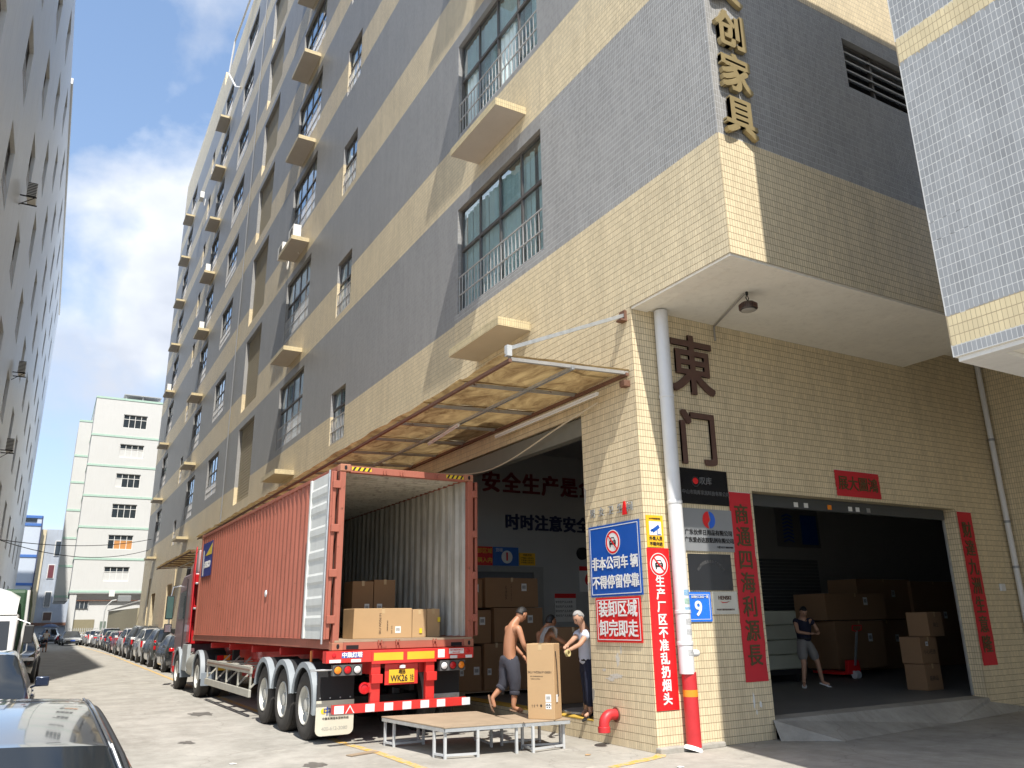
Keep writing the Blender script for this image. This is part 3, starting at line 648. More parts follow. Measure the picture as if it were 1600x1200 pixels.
mb.quad((.75, 110, 4.8), (2.2, 110, 4.8), (2.2, 110, 26.7), (.75, 110, 26.7)); mb.quad((.75, 110, 4.8), (.75, 125, 4.8), (.75, 125, 26.7), (.75, 110, 26.7)); mb.quad((.75, 110, 26.7), (2.2, 110, 26.7), (2.2, 125, 26.7), (.75, 125, 26.7)); mb.quad((.75, 110, 4.8), (2.2, 110, 4.8), (2.2, 125, 4.8), (.75, 125, 4.8))
mb.quad((3.0, 105.6, 0), (16, 105.6, 0), (16, 105.6, 5.45), (3.0, 105.6, 5.45)); mb.box(2.25, 2.95, 105.1, 106, 0, 5.45)
mb.build('wall', M_wbl, WB)
for z in (23.96, 20.3, 16.65, 13.0, 9.38, 5.68, 28.62):
    s = MB(); s.box(2.17, 16, 104.95, 105.0, z - .12, z + .12); s.box(2.15, 2.2, 105.0, 125, z - .12, z + .12); s.build('green_band', M_mint, WB)
for z in (22.15, 18.85, 15.45, 12.1, 8.8, 5.3, 26.6):
    s = MB(); s.box(.72, 2.2, 109.95, 110, z - .12, z + .12); s.build('green_band', M_mint, WB)
def wwin(i, h, par, Y, cur=None, board=False):
    f = MB(); W = h[1] - h[0]; Hh = h[3] - h[2]
    for x in (0, W - .06): f.box(h[0] + x, h[0] + x + .06, Y + .12, Y + .18, h[2], h[3])
    for x in (.25, .5, .75): f.box(h[0] + W * x - .03, h[0] + W * x + .03, Y + .12, Y + .18, h[2], h[3])
    for z in (0, Hh * .64, Hh - .06): f.box(h[0], h[1], Y + .115, Y + .185, h[2] + z, h[2] + z + .06)
    fr = f.build('window', M_white2, par)
    for q in range(4):
        p = MB(); xa = h[0] + W * q / 4; p.quad((xa, Y + .16, h[2]), (xa + W / 4, Y + .16, h[2]), (xa + W / 4, Y + .16, h[2] + Hh * .64), (xa, Y + .16, h[2] + Hh * .64))
        mm = M_glass
        if cur and q in cur: mm = M_wbl
        if board and q: mm = mat('orange_board', (.55, .25, .08), .8)
        p.build('pane', mm, fr, fix=False)
    p = MB(); p.quad((h[0], Y + .16, h[2] + Hh * .64), (h[1], Y + .16, h[2] + Hh * .64), (h[1], Y + .16, h[3]), (h[0], Y + .16, h[3])); p.build('transom_pane', M_glass, fr)
for i, h in enumerate(wl): wwin(i, h, WB, 105, cur={1: (0, 1, 2, 3), 2: (0,), 5: (0, 1, 2, 3)}.get(i), board=(i == 4))
s = MB(); s.box(5.2, 9.5, 106, 112, 29.5, 29.6); [s.box(x, x + .1, 106.2, 106.3, 28.75, 29.5) for x in (5.4, 7.3, 9.2)]; s.build('roof_shade', M_steel, WB)
h = (2.95, 4.25, 3.82, 4.58); s = MB(); s.box(h[0], h[1], 105.5, 105.6, h[2], h[3]); aw = s.build('window', M_glass, WB)
s = MB(); [s.box(x, x + .06, 105.44, 105.5, h[2], h[3]) for x in (2.95, 3.36, 3.8, 4.2)]; s.build('frame', M_wsteel, aw)
s = MB(); s.box(2.9, 16, 105.3, 105.6, 4.66, 4.76); s.build('eaves_strip', M_rustb, WB)
s = MB(); s.box(2.8, 5.1, 105.5, 105.58, 1.0, 2.62); s.build('garage_door', mat('olive_shutter', (.25, .22, .14), .6), WB)
s = MB(); s.box(5.7, 6.3, 105.5, 105.58, 0.2, 2.4); s.build('service_door', mat('green_grey_door', (.15, .19, .16), .6), WB)
# sliding gate in front of it
gt = empty('sliding_gate', (0, 0, 0), 0, 'low silver folding gate across the road end before the white block', 'gate')
s = MB(); s.box(2.6, 5.8, 102, 102.05, .3, .36); s.box(2.6, 5.8, 102, 102.05, 1.2, 1.26); s.build('rail', M_wsteel, gt)
gp = None
for i in range(16):
    if gp is None:
        s = MB(); s.box(-.03, .03, 0, .05, .05, 1.65); s.prism([(-.07, 0, 1.55), (.07, 0, 1.55), (0, 0, 1.75)], (0, .05, 0)); gp = s.build('picket', M_wsteel, gt); o = gp
    else: o = gp.copy(); COL.objects.link(o)
    o.location = (2.65 + i * .205, 102, 0)
# old building and blue-trimmed building further back
OB = empty('old_grey_building', (0, 0, 0), 0, 'weathered blue grey old block with red framed windows seen past the white block', 'building')
s = MB(); s.box(-1.75, 6, 135, 150, 0, 15.6); s.build('wall', mat('old_blue_render', (.40, .44, .50), .8, var=.2, scale=.4, streak=.6, scol=(.3, .28, .25)), OB)
s = MB(); s.box(-1.95, -1.2, 134.6, 135, 0, 15.5); s.build('cream_corner', mat('cream_render', (.62, .53, .36), .8), OB)
s = MB(); s.box(-1.7, 4, 134.2, 135, 2.1, 2.5); s.build('canopy', M_rustb, OB)
for (xa, xb, za, zb, c) in ((.1, 1.2, 11.8, 14.0, M_glass), (-.4, .5, 8.6, 10.6, mat('red_curtained_pane', (.16, .05, .06), .4)), (-.3, .6, 4.6, 6.8, M_glass), (-.2, 1.0, 2.7, 4.0, mat('brown_pane', (.12, .07, .05), .5))):
    s = MB(); s.box(xa, xb, 134.9, 135.02, za, zb); o = s.build('window', M_wht, OB)
    s = MB(); s.box(xa + .1, xb - .1, 134.85, 134.9, za + .1, zb - .1); s.build('pane', c, o)
BB = empty('blue_trimmed_building', (0, 0, 0), 0, 'white block with blue horizontal trims behind the left building', 'building')
s = MB(); s.box(-9, -1.95, 133, 150, 0, 17.2); s.build('wall', mat('bluish_white_render', (.50, .55, .62), .8, var=.06), BB)
for z in (16.0, 11.6, 7.7, 17.1):
    s = MB(); s.box(-9.05, -1.9, 132.9, 133, z - .18, z + .18); s.build('blue_trim', mat('trim_blue', (.06, .16, .45), .6), BB)
s = MB(); s.box(-2.0, -1.85, 132.85, 133.0, 0, 17.2); s.build('dark_corner_pipe', mat('dark_blue_pipe', (.05, .06, .12), .6), BB)
s = MB(); s.box(-5, -2.6, 132.88, 133, 16.4, 16.9); s.build('window', M_glass, BB)
# yard wall with metal roof between the factory and the white block
YW = empty('yard_shed', (0, 0, 0), 0, 'low beige ribbed shed wall under a grey sheet roof at the end of the street', 'shed')
s = MB(); P0, P1 = Vector((6.0, 98.5, 0)), Vector((7.4, 82.2, 0)); n = 46
for i in range(n):
    a = P0.lerp(P1, i / n); b = P0.lerp(P1, (i + .55) / n); s.bar((a.x, a.y, 1.75), (b.x, b.y, 1.75), 3.5, .04, up=(1, 0, 0))
s2 = MB(); s2.prism([(6.0, 98.5, 0), (7.4, 82.2, 0), (7.4, 82.2, 3.4), (6.0, 98.5, 3.4)], (.3, 0, 0)); s2.build('wall', mat('shed_beige', (.36, .32, .22), .7, streak=.3), YW)
s3 = MB(); s3.prism([(5.9, 98.6, 3.4), (7.35, 82.1, 3.9), (10, 82.1, 4.9), (10, 98.6, 4.4)], (0, 0, .09)); s3.build('roof', mat('dull_roof_sheet', (.30, .29, .27), .5, .3), YW)
# ------------------------------------------------------------------ canopies
def canopy_mat():
    mt, t, b = newmat('weathered_fibreglass'); N = t.nodes.new; L = t.links.new
    tc = N('ShaderNodeTexCoord'); mp = N('ShaderNodeMapping'); mp.inputs['Scale'].default_value = (1, .5, 1); L(tc.outputs['Object'], mp.inputs[0])
    n = N('ShaderNodeTexNoise'); n.inputs['Scale'].default_value = 2.6; n.inputs['Detail'].default_value = 8; n.inputs['Roughness'].default_value = .65; n.inputs['Distortion'].default_value = 1.2; L(mp.outputs[0], n.inputs[0])
    c = N('ShaderNodeValToRGB'); c.color_ramp.elements[0].position = .32; c.color_ramp.elements[0].color = (.17, .105, .05, 1); c.color_ramp.elements[1].position = .66; c.color_ramp.elements[1].color = (.50, .37, .18, 1); L(n.outputs[0], c.inputs[0])
    d = N('ShaderNodeBsdfDiffuse'); tr = N('ShaderNodeBsdfTranslucent'); mi = N('ShaderNodeMixShader'); mi.inputs[0].default_value = .24
    L(c.outputs[0], d.inputs[0]); L(c.outputs[0], tr.inputs[0]); L(d.outputs[0], mi.inputs[1]); L(tr.outputs[0], mi.inputs[2]); L(mi.outputs[0], t.nodes['Material Output'].inputs[0]); return mt
M_fib = canopy_mat(); M_dsteel = mat('dull_beam_paint', (.33, .32, .30), .6, .1, var=.2, rust=.25)
def canopy(name_label, Y0, Y1, zw, zo, proj, step, near):
    c = empty('canopy', (XF, Y0, 0), 0, name_label, 'canopy', None); Ln = Y1 - Y0
    nb = max(1, round(Ln / step)); rng = random.Random(2)
    for i in range(nb):   # one sheet per bay, sagging and overlapping a little
        ya, yb = Ln * i / nb, Ln * (i + 1) / nb + .06; s = MB(); n = 5; mmm = 8
        sag = [rng.uniform(-.012, .014) for _ in range(60)]
        vs = []
        for a in range(n + 1):
            for b in range(mmm + 1):
                x = -(proj + .08 + .03 * rng.random()) * b / mmm; y = ya + (yb - ya) * a / n
                z = zw + (zo - zw) * b / mmm + .055 + (.012 if i % 2 else 0) + .022 * math.sin(b * 1.7 + a * .9 + i) * (1 if 0 < a < n else .2) + rng.uniform(-.006, .006)
                vs.append((x, y, z))
        fs = [(a * (mmm + 1) + b, a * (mmm + 1) + b + 1, (a + 1) * (mmm + 1) + b + 1, (a + 1) * (mmm + 1) + b) for a in range(n) for b in range(mmm)]
        s.add(vs, fs); s.build('roof_sheet', M_fib, c, smooth='all')
    def z(x): return zw + (zo - zw) * (x / proj)
    for i in range(nb + 1):
        y = Ln * i / nb; s = MB(); s.bar((-.02, y + (.03 if i == 0 else -.03 if i == nb else 0), z(0)), (-proj, y + (.03 if i == 0 else -.03 if i == nb else 0), z(proj)), .05, .05); s.build('cross_beam', M_dsteel if near else M_rustb, c)
    for k, x in enumerate((.06, proj * .5, proj)):
        s = MB(); s.bar((-x, -.02, z(x) - .03 + (.0)), (-x, Ln + .02, z(x) - .03), .05, .05); s.build('long_beam', M_rustb if k != 1 else M_steel, c)
    return c
c1 = canopy('brown fibreglass canopy on rusty beams over the loading dock and container', 9.27, 36.4, 5.42, 5.33, 2.15, 1.42, True)
c2 = canopy('smaller far canopy of pale sheets beyond the container truck', 38.2, 51.0, 5.1, 4.95, 2.1, 1.4, False)
s = MB()
s.bar((-2.12, .02, 5.5), (-.04, .02, 6.38), .035, .055)
# flat tie bar from the outer corner up to the wall bracket
s.build('tie_bar', M_steel, c1)
s = MB(); s.box(-.05, 0, -.02, .12, 6.28, 6.46); s.box(-.12, -.05, -.02, .12, 6.28, 6.31); s.build('wall_bracket', M_rustb, c1, bev=.004)
s = MB(); s.box(-.12, 0, .0, .12, 5.20, 5.30); s.build('wall_bracket', M_rustb, c1)
s = MB(); s.bar((-2.17, .0, 5.36), (-2.17, .0, 5.52), .08, .08); s.build('tie_post', M_wsteel, c1)
# fluorescent tubes hung under the canopy
for (a, b, lb) in (((6.39, 14.58, 5.22), (6.22, 12.83, 5.22), 'unlit tube lamp hung crosswise near the middle of the dock canopy'), ((7.2, 9.8, 5.17), (7.2, 13.2, 5.17), 'long white tube lamp strip along the wall under the dock canopy')):
    t_ = empty('tube_lamp', (0, 0, 0), 0, lb, 'lamp', 'unlit tube lamps under the dock canopy')
    s = MB(); s.bar((a[0], a[1], a[2] + .03), (b[0], b[1], b[2] + .03), .05, .03); s.build('batten', M_white2, t_)
    s = MB(); s.cyl(a, b, .014, 10); s.build('tube', M_white2, t_)
s = MB(); pts = []
for i in range(25):
    t_ = i / 24; y = 10.0 + 7.2 * t_; pts.append((7.33, y, 5.10 - .0 * t_ - .42 * math.sin(math.pi * min(1, t_ * 1.0)) ** 1.0 + .05 * math.sin(9 * t_)))
s.tube(pts, .014, 6); tag(s.build('cable', mat('cream_cable', (.6, .52, .38), .6), smooth=True), 'cream cable sagging along the wall above the dock opening', 'cable')
# ------------------------------------------------------------------ signs on the street side of the pillar
def board(name, plane, fixed, u0, u1, v0, v1, mt, label, cat, th=.02, border=None, bw=.012, bev=0.):
    """sign board; plane 'X' faces the street (u = y), plane 'Y' faces the camera (u = x)"""
    e = empty(name, (0, 0, 0), 0, label, cat); s = MB()
    f0 = fixed - th
    if plane == 'X': s.box(f0, fixed - .008, u0, u1, v0, v1)
    else: s.box(u0, u1, f0, fixed - .008, v0, v1)
    s.build('panel', mt, e, bev=bev)
    if border:
        s = MB(); g = .03
        for (a, b, c, d) in ((u0 + g, u1 - g, v0 + g, v0 + g + bw), (u0 + g, u1 - g, v1 - g - bw, v1 - g), (u0 + g, u0 + g + bw, v0 + g + bw, v1 - g - bw), (u1 - g - bw, u1 - g, v0 + g + bw, v1 - g - bw)):
            if plane == 'X': s.box(f0 - .003, f0 - .0005, a, b, c, d)
            else: s.box(a, b, f0 - .003, f0 - .0005, c, d)
        s.build('border', border, e)
    return e, f0 - .004
def disc(s, plane, f, cu, cv, r, n=40, r0=0., th=.002):
    d = (-1, 0, 0) if plane == 'X' else (0, -1, 0); c = (f, cu, cv) if plane == 'X' else (cu, f, cv)
    if r0: s.lathe(c, d, [(r0, 0), (r0, th), (r, th), (r, 0)], n)
    else: s.lathe(c, d, [(r, 0), (r, th), (.0001, th)], n)
def nocar(e, plane, f, cu, cv, r, sg):
    """prohibition disc with a car front struck out; sg = sign of the reading direction along u"""
    s = MB(); disc(s, plane, f, cu, cv, r * 1.0); s.build('white_disc', M_white2, e)
    s = MB(); disc(s, plane, f - .002, cu, cv, r * .93, r0=r * .76); 
    def P(a, b, k=0): return (f - .0035 - k, cu + sg * a * r, cv + b * r) if plane == 'X' else (cu + sg * a * r, f - .0035 - k, cv + b * r)
    nv = (-.0015, 0, 0) if plane == 'X' else (0, -.0015, 0)
    s.prism([P(-.60, .52, .003), (P(-.52, .62, .003)), P(.60, -.52, .003), P(.52, -.62, .003)], nv); s.build('red_ring_and_bar', M_sred, e)
    s = MB()
    def strip(pts, wd):
        for i in range(len(pts) - 1):
            (a, b), (c, d) = pts[i], pts[i + 1]; L_ = math.hypot(c - a, d - b) or 1; nx, ny = -(d - b) / L_ * wd / 2, (c - a) / L_ * wd / 2
            s.prism([P(a + nx, b + ny), P(c + nx, d + ny), P(c - nx, d - ny), P(a - nx, b - ny)], nv)
    strip([(-.32, .08), (-.2, .36), (.2, .36), (.32, .08)], .07); strip([(-.44, .08), (.44, .08)], .09)
    for a, b, c, d in ((-.44, .05, -.27, -.12), (.27, .05, .44, -.12), (-.44, -.05, .44, -.22), (-.40, -.2, -.26, -.40), (.26, -.2, .40, -.40), (-.15, .02, .15, -.06)):
        s.prism([P(a, b), P(c, b), P(c, d), P(a, d)], nv)
    s.build('car_symbol', M_blk, e)
WT = M_white2
e, f = board('blue_notice_sign', 'X', XF, 9.25, 10.53, 2.08, 3.16, M_blue, 'blue sign with a struck-out car over two lines of white characters', 'sign', border=M_refW)
nocar(e, 'X', f, 9.90, 2.88, .185, -1)
text('非本公司车 辆', .205, WT, (f, 9.89, 2.56), LX, LU, e, bold=.006, depth=.003, wscale=.9); text('不得停留停靠', .205, WT, (f, 9.89, 2.28), LX, LU, e, bold=.006, depth=.003, wscale=.95)
e, f = board('red_notice_sign', 'X', XF, 9.32, 10.42, 1.42, 2.065, M_sred, 'red sign with two rows of four white characters below the blue sign', 'sign', border=M_refW)
text('装卸区域', .25, WT, (f, 9.87, 1.88), LX, LU, e, bold=.006, depth=.003, wscale=.95); text('卸完即走', .25, WT, (f, 9.87, 1.60), LX, LU, e, bold=.006, depth=.003, wscale=.95)
e, f = board('camera_warning_sign', 'Y', YP, 7.485, 7.80, 2.745, 3.21, M_syel, 'small yellow sign with a blue camera on a white square above the long red banner', 'sign')
s = MB(); s.box(7.53, 7.755, f - .001, f, 2.92, 3.12); s.build('white_square', M_white2, e)
s = MB()
def yp(x, z): return (x, f - .003, z)
s.prism([yp(7.575, 3.0), yp(7.70, 3.075), yp(7.725, 3.03), yp(7.60, 2.955)], (0, -.002, 0)); s.prism([yp(7.545, 2.99), yp(7.565, 2.965), yp(7.60, 2.985), yp(7.58, 3.01)], (0, -.002, 0)); s.prism([yp(7.67, 3.0), yp(7.68, 3.0), yp(7.68, 2.94), yp(7.67, 2.94)], (0, -.002, 0)); s.prism([yp(7.67, 2.94), yp(7.74, 2.94), yp(7.74, 2.93), yp(7.67, 2.93)], (0, -.002, 0))
s.build('camera_symbol', M_blue, e)
text('外来人员', .062, M_blk, (7.643, f, 2.87), FX, LU, e, bold=.001); text('不得内进', .062, M_blk, (7.643, f, 2.79), FX, LU, e, bold=.001); text('24小时视频监控区', .027, M_blk, (7.643, f, 3.16), FX, LU, e)
e, f = board('no_smoking_banner', 'Y', YP, 7.468, 7.875, .53, 2.735, M_sred, 'tall narrow red banner with a struck-out car above ten white characters', 'sign', th=.014)
nocar(e, 'Y', f, 7.672, 2.50, .165, 1)
vtext('生产厂区不准乱扔烟头', .168, WT, 7.672, f, 2.34, .58, e, FX, bold=.005)
e, f = board('black_company_plate', 'Y', YP, 8.185, 9.175, 3.425, 3.97, M_bplate, 'glossy black plate with a red and black round logo, topmost of the company plates', 'sign', th=.025)
s = MB(); disc(s, 'Y', f, 8.50, 3.77, .085, r0=.06); s.build('logo_ring', M_blk, e); s = MB(); disc(s, 'Y', f, 8.50, 3.785, .055); s.build('logo_centre', M_sred, e)
M_dgold = mat('dull_grey_print', (.13, .13, .13), .5)
text('叹库', .13, M_dgold, (8.71, f, 3.785), FX, LU, e, bold=.002); text('中山市简库家居科技有限公司', .075, M_dgold, (8.70, f, 3.60), FX, LU, e)
e, f = board('grey_company_plate', 'Y', YP, 8.175, 9.20, 2.715, 3.355, M_plate, 'brushed grey plate with a red and blue round logo, second of the company plates', 'sign', th=.022)
s = MB(); n = 18; c0 = (8.70, 3.19)
s.prism([(c0[0] + .13 * math.cos(t) * .9, f - .001, c0[1] + .13 * math.sin(t)) for t in np.linspace(math.pi * .5, math.pi * 1.5, n)] + [(c0[0] - .02, f - .001, c0[1] - .06), (c0[0] + .03, f - .001, c0[1])], (0, -.002, 0)); s.build('logo_red_half', M_sred, e)
s = MB(); s.prism([(c0[0] + .13 * math.cos(t) * .9 + .02, f - .001, c0[1] + .13 * math.sin(t)) for t in np.linspace(-math.pi * .5, math.pi * .5, n)] + [(c0[0] + .05, f - .001, c0[1]), (c0[0] + .01, f - .001, c0[1] - .06)], (0, -.002, 0)); s.build('logo_blue_half', mat('logo_blue', (.02, .12, .6), .4), e)
text('广东伙伴日用品有限公司', .088, M_blk, (8.69, f, 2.99), FX, LU, e, bold=.002); text('广东爱必达胶粘剂有限公司', .084, M_blk, (8.69, f, 2.875), FX, LU, e, bold=.002); text('六楼 0577-88607000', .04, M_blk, (9.0, f, 2.78), FX, LU, e)
e, f = board('faded_black_plate', 'Y', YP, 8.235, 9.10, 2.14, 2.675, M_bplate, 'black mirror plate with an arc of faded characters, third of the company plates', 'sign', th=.02)
for i, ch in enumerate('中山市振国五金制品有限公司'):
    t = math.pi * (.86 - .72 * i / 12); text(ch, .05, M_dgold, (8.67 + .27 * math.cos(t), f, 2.36 + .2 * math.sin(t)), (math.sin(t), 0, -math.cos(t)), (math.cos(t), 0, math.sin(t)), e)
e, f = board('house_number_plate', 'Y', YP, 8.14, 8.62, 1.695, 2.115, mat('enamel_blue', (.01, .16, .70), .25), 'bright blue house number plate with a large white 9', 'sign', border=M_white2, bw=.006)
text('头围村工业五一路', .042, WT, (8.40, f, 2.045), FX, LU, e, bold=.001); text('9', .30, WT, (8.36, f, 1.87), FX, LU, e, bold=.006)
e, f = board('cream_company_plate', 'Y', YP, 8.65, 9.16, 1.795, 2.125, mat('cream_plate', (.62, .60, .52), .35), 'cream plate lettered HENSKI over a red swoosh beside the house number', 'sign')
text('HENSKI', .078, M_bronz, (8.90, f, 2.03), FX, LU, e, bold=.002); text('中山市亨斯基家具有限公司', .03, M_bronz, (8.90, f, 1.86), FX, LU, e)
s = MB(); s.prism([(8.80, f, 1.985), (8.86, f, 1.968), (8.97, f, 1.972), (9.0, f, 1.985), (8.94, f, 1.962), (8.85, f, 1.955)], (0, -.002, 0)); s.build('red_swoosh', M_sred, e)
def sheet(name, x0, x1, z0, z1, label, seed, torn=True):
    e = empty(name, (0, 0, 0), 0, label, 'paper banner'); s = MB(); rg = random.Random(seed); n = 26; m_ = 4; vs = []; fs = []
    for i in range(n + 1):
        for j in range(m_ + 1):
            ex = rg.uniform(-.006, .006) if j in (0, m_) else 0
            vs.append((x0 + (x1 - x0) * j / m_ + ex, YP - .012 - rg.uniform(0, .007), z0 + (z1 - z0) * i / n))
    fs = [(i * (m_ + 1) + j, i * (m_ + 1) + j + 1, (i + 1) * (m_ + 1) + j + 1, (i + 1) * (m_ + 1) + j) for i in range(n) for j in range(m_)]
    s.add(vs, fs); s.build('paper', M_coup, e, smooth='all', fix=False)
    s = MB(); s.box(x0 + .02, x1 + .004, YP - .009, YP - .0075, z0 + .02, z1 + .008); s.build('backing', M_label, e)
    return e
e = sheet('door_couplet', 9.185, 9.655, .82, 3.66, 'red paper couplet with seven brushed characters on the left of the gate', 1)
vtext('商通四海利源長', .33, M_coupt, 9.42, YP - .022, 3.47, 1.0, e, FX, bold=.006, wscale=.95)
e = sheet('door_couplet', 15.22, 15.68, .82, 3.66, 'shaded red paper couplet on the right of the gate beside the jamb', 2)
vtext('财達九洲生意隆', .33, M_coupt, 15.45, YP - .022, 3.47, 1.0, e, FX, bold=.006, wscale=.95)
e = sheet('lintel_banner', 11.78, 12.98, 3.76, 4.22, 'small red paper banner with four characters above the gate', 3)
text('展大圖鴻', .27, M_coupt, (12.38, YP - .022, 3.98), FX, LU, e, bold=.005)
# raised lettering
e = empty('gold_wall_letters', (0, 0, 0), 0, 'raised gold characters running down the sunlit corner of the upper floors', 'lettering')
for ch, z, x in (('创', 10.12 + .05, 7.86), ('家', 9.40, 7.865), ('具', 8.66, 7.87), ('文', 11.0, 7.86)):
    o = text(ch, .68, M_gold, (x, YO - .06, z), FX, LU, e, 'letter', .07, .02, wscale=.95)
    o['label'] = 'gold character ' + ch
e = empty('east_gate_letters', (0, 0, 0), 0, 'two big brown raised characters 東门 beside the drain pipe', 'lettering')
for ch, z, x, sz in (('東', 5.60, 8.62, 1.06), ('门', 4.40, 8.62, .92)):
    o = text(ch, sz, M_bronz, (x, YP - .04, z), FX, LU, e, 'letter', .035, .02, wscale=.9); o['label'] = 'brown character ' + ch
    s = MB()
# silvery remains of an older raised name above the blue sign
e = empty('broken_letter_outlines', (0, 0, 0), 0, 'row of small broken silver character outlines above the blue sign', 'lettering')
for i, ch in enumerate('男女卫生间'): 
    text(ch, .15, M_steel, (XF - .02, 10.40 - i * .24, 3.36), LX, LU, e, 'letter', .018, -.002)
s = MB(); s.prism([(XF - .03, 9.62, 3.26), (XF - .03, 9.52, 3.26), (XF - .03, 9.55, 3.46), (XF - .03, 9.585, 3.46)], (.02, 0, 0)); s.build('red_remnant', M_sred, e)
# ------------------------------------------------------------------ pipes, lamp
dp = empty('drain_pipe', (7.96, 9.04, 0), 0, 'white drain pipe by the corner with its lowest metre painted red', 'pipe')
s = MB(); s.cyl((0, 0, 1.0), (0, 0, ZS - .03), .108, 28); s.build('upper_pipe', M_pvc, dp, smooth=True)
s = MB(); s.cyl((.03, 0, .05), (.03, 0, 1.02), .103, 28); s.build('red_painted_base', M_redp, dp, smooth=True)
s = MB(); s.cyl((.03, 0, .70), (.03, 0, .79), .1045, 28, caps=False); s.build('orange_stripe', mat('orange_tape', (.75, .30, .02), .5), dp, smooth=True)
for z in (5.04, 3.40, 1.83, 1.40):
    s = MB(); s.cyl((0, 0, z - .02), (0, 0, z + .03), .116, 28); s.build('coupling', M_pvc, dp, smooth=True, bev=.006)
s = MB(); s.cyl((.0, 0, .0), (.02, 0, .055), .15, 20, r2=.12); s.build('mortar_foot', M_wht, dp, smooth=True)
s = MB(); s.cyl((.08, -.03, 1.27), (.17, -.03, 1.27), .05, 16); s.lathe((.17, -.03, 1.27), (1, 0, 0), [(.05, 0), (.04, .03), (.001, .045)], 16); s.build('inspection_cap', M_pvc, dp, smooth=True)
for z, c in ((2.10, 'a'), (1.98, 'b'), (1.86, 'a'), (1.70, 'c'), (1.56, 'c'), (1.28, 'c')):
    s = MB(); n = 6; vs = []
    for k in (0, 1):
        for i in range(n + 1):
            t = -math.pi / 2 + .0 + (i / n - .35) * 1.1; vs.append((.1098 * math.cos(t) + .0, .1098 * math.sin(t), z - .04 + .08 * k))
    s.add(vs, [(i, i + 1, n + 2 + i, n + 1 + i) for i in range(n)]); s.build('sticker', {'a': mat('blue_sticker', (.25, .42, .60), .6, var=.5, scale=60), 'b': mat('green_sticker', (.35, .50, .42), .6, var=.5, scale=60), 'c': mat('grey_sticker', (.45, .45, .45), .6, var=.6, scale=60)}[c], dp, fix=False)
dp2 = empty('thin_drain_pipe', (16.78, 9.08, 0), 0, 'thin grey drain pipe in the far right inner corner', 'pipe')
s = MB(); s.cyl((0, 0, 0), (0, 0, 6.96), .055, 14); s.build('pipe', M_pvc, dp2, smooth=True)
for z in (5.2, 3.5, 2.6): s = MB(); s.cyl((0, 0, z), (0, 0, z + .05), .065, 14); s.build('coupling', M_plate, dp2, smooth=True)
s = MB(); s.box(16.2, 16.36, YP - .05, YP - .008, 2.16, 2.3); tag(s.build('switch_box', M_pvc, bev=.01), 'small white switch box low on the shaded wall right of the gate', 'switch box')
el_ = empty('fire_hose_elbow', (0, 0, 0), 0, 'red painted elbow pipe sticking out low on the pillar', 'pipe')
s = MB(); pts = [(XF, 10.05, .42), (XF - .10, 10.05, .425)] + [(XF - .10 - .13 * math.sin(t), 10.05, .425 - .13 * (1 - math.cos(t))) for t in np.linspace(0, math.pi / 2, 8)] + [(XF - .235, 10.05, .22)]
s.tube(pts, .075, 20); s.build('bend', M_redp, el_, smooth=True)
s = MB(); s.cyl((XF - .235, 10.05, .27), (XF - .235, 10.05, .19), .088, 20); s.build('collar', M_redp, el_, smooth=True, bev=.006)
s = MB(); s.cyl((XF - .002, 10.05, .42), (XF - .02, 10.05, .42), .10, 18); s.build('flange', M_rustb, el_, smooth=True)
lm = empty('highbay_lamp', (8.66, 7.86, 6.19), 0, 'round dark industrial lamp hanging under the white overhang', 'lamp')
s = MB(); s.lathe((0, 0, .0), (0, 0, 1), [(.115, 0), (.125, .02), (.125, .09), (.10, .12), (.001, .14)], 28); s.build('housing', mat('lamp_bronze', (.07, .055, .045), .45, .3), lm, smooth=True)
for i in range(20):
    pass
s = MB(); [s.obox((.128 * math.cos(t), .128 * math.sin(t), .055), (.012 * math.cos(t), .012 * math.sin(t), 0), (-.003 * math.sin(t), .003 * math.cos(t), 0), (0, 0, .036)) for t in np.linspace(0, 2 * math.pi, 33)[:-1]]; s.build('cooling_fins', M_bronz, lm)
s = MB(); s.lathe((0, 0, -.001), (0, 0, 1), [(.108, 0), (.08, -.01), (.001, -.014)], 24); s.build('lens', mat('lamp_lens', (.35, .33, .30), .3), lm, smooth=True)
s = MB(); s.tube([(.0, 0, .14), (.03, 0, .2), (0, 0, .25), (-.03, 0, .2), (0, 0, .15)], .008, 6); s.cyl((0, 0, .25), (0, 0, .30), .02, 10); s.build('hook', M_blk, lm)
cd = MB(); cd.tube([(8.62, 7.88, 6.45), (8.95, 8.6, 6.45), (9.2, 9.14, 6.45), (9.2, 9.14, 6.2)], .016, 8); tag(cd.build('lamp_conduit', mat('grey_conduit', (.32, .30, .27), .5), smooth=True), 'thin conduit running from the round lamp to the gate wall', 'conduit')
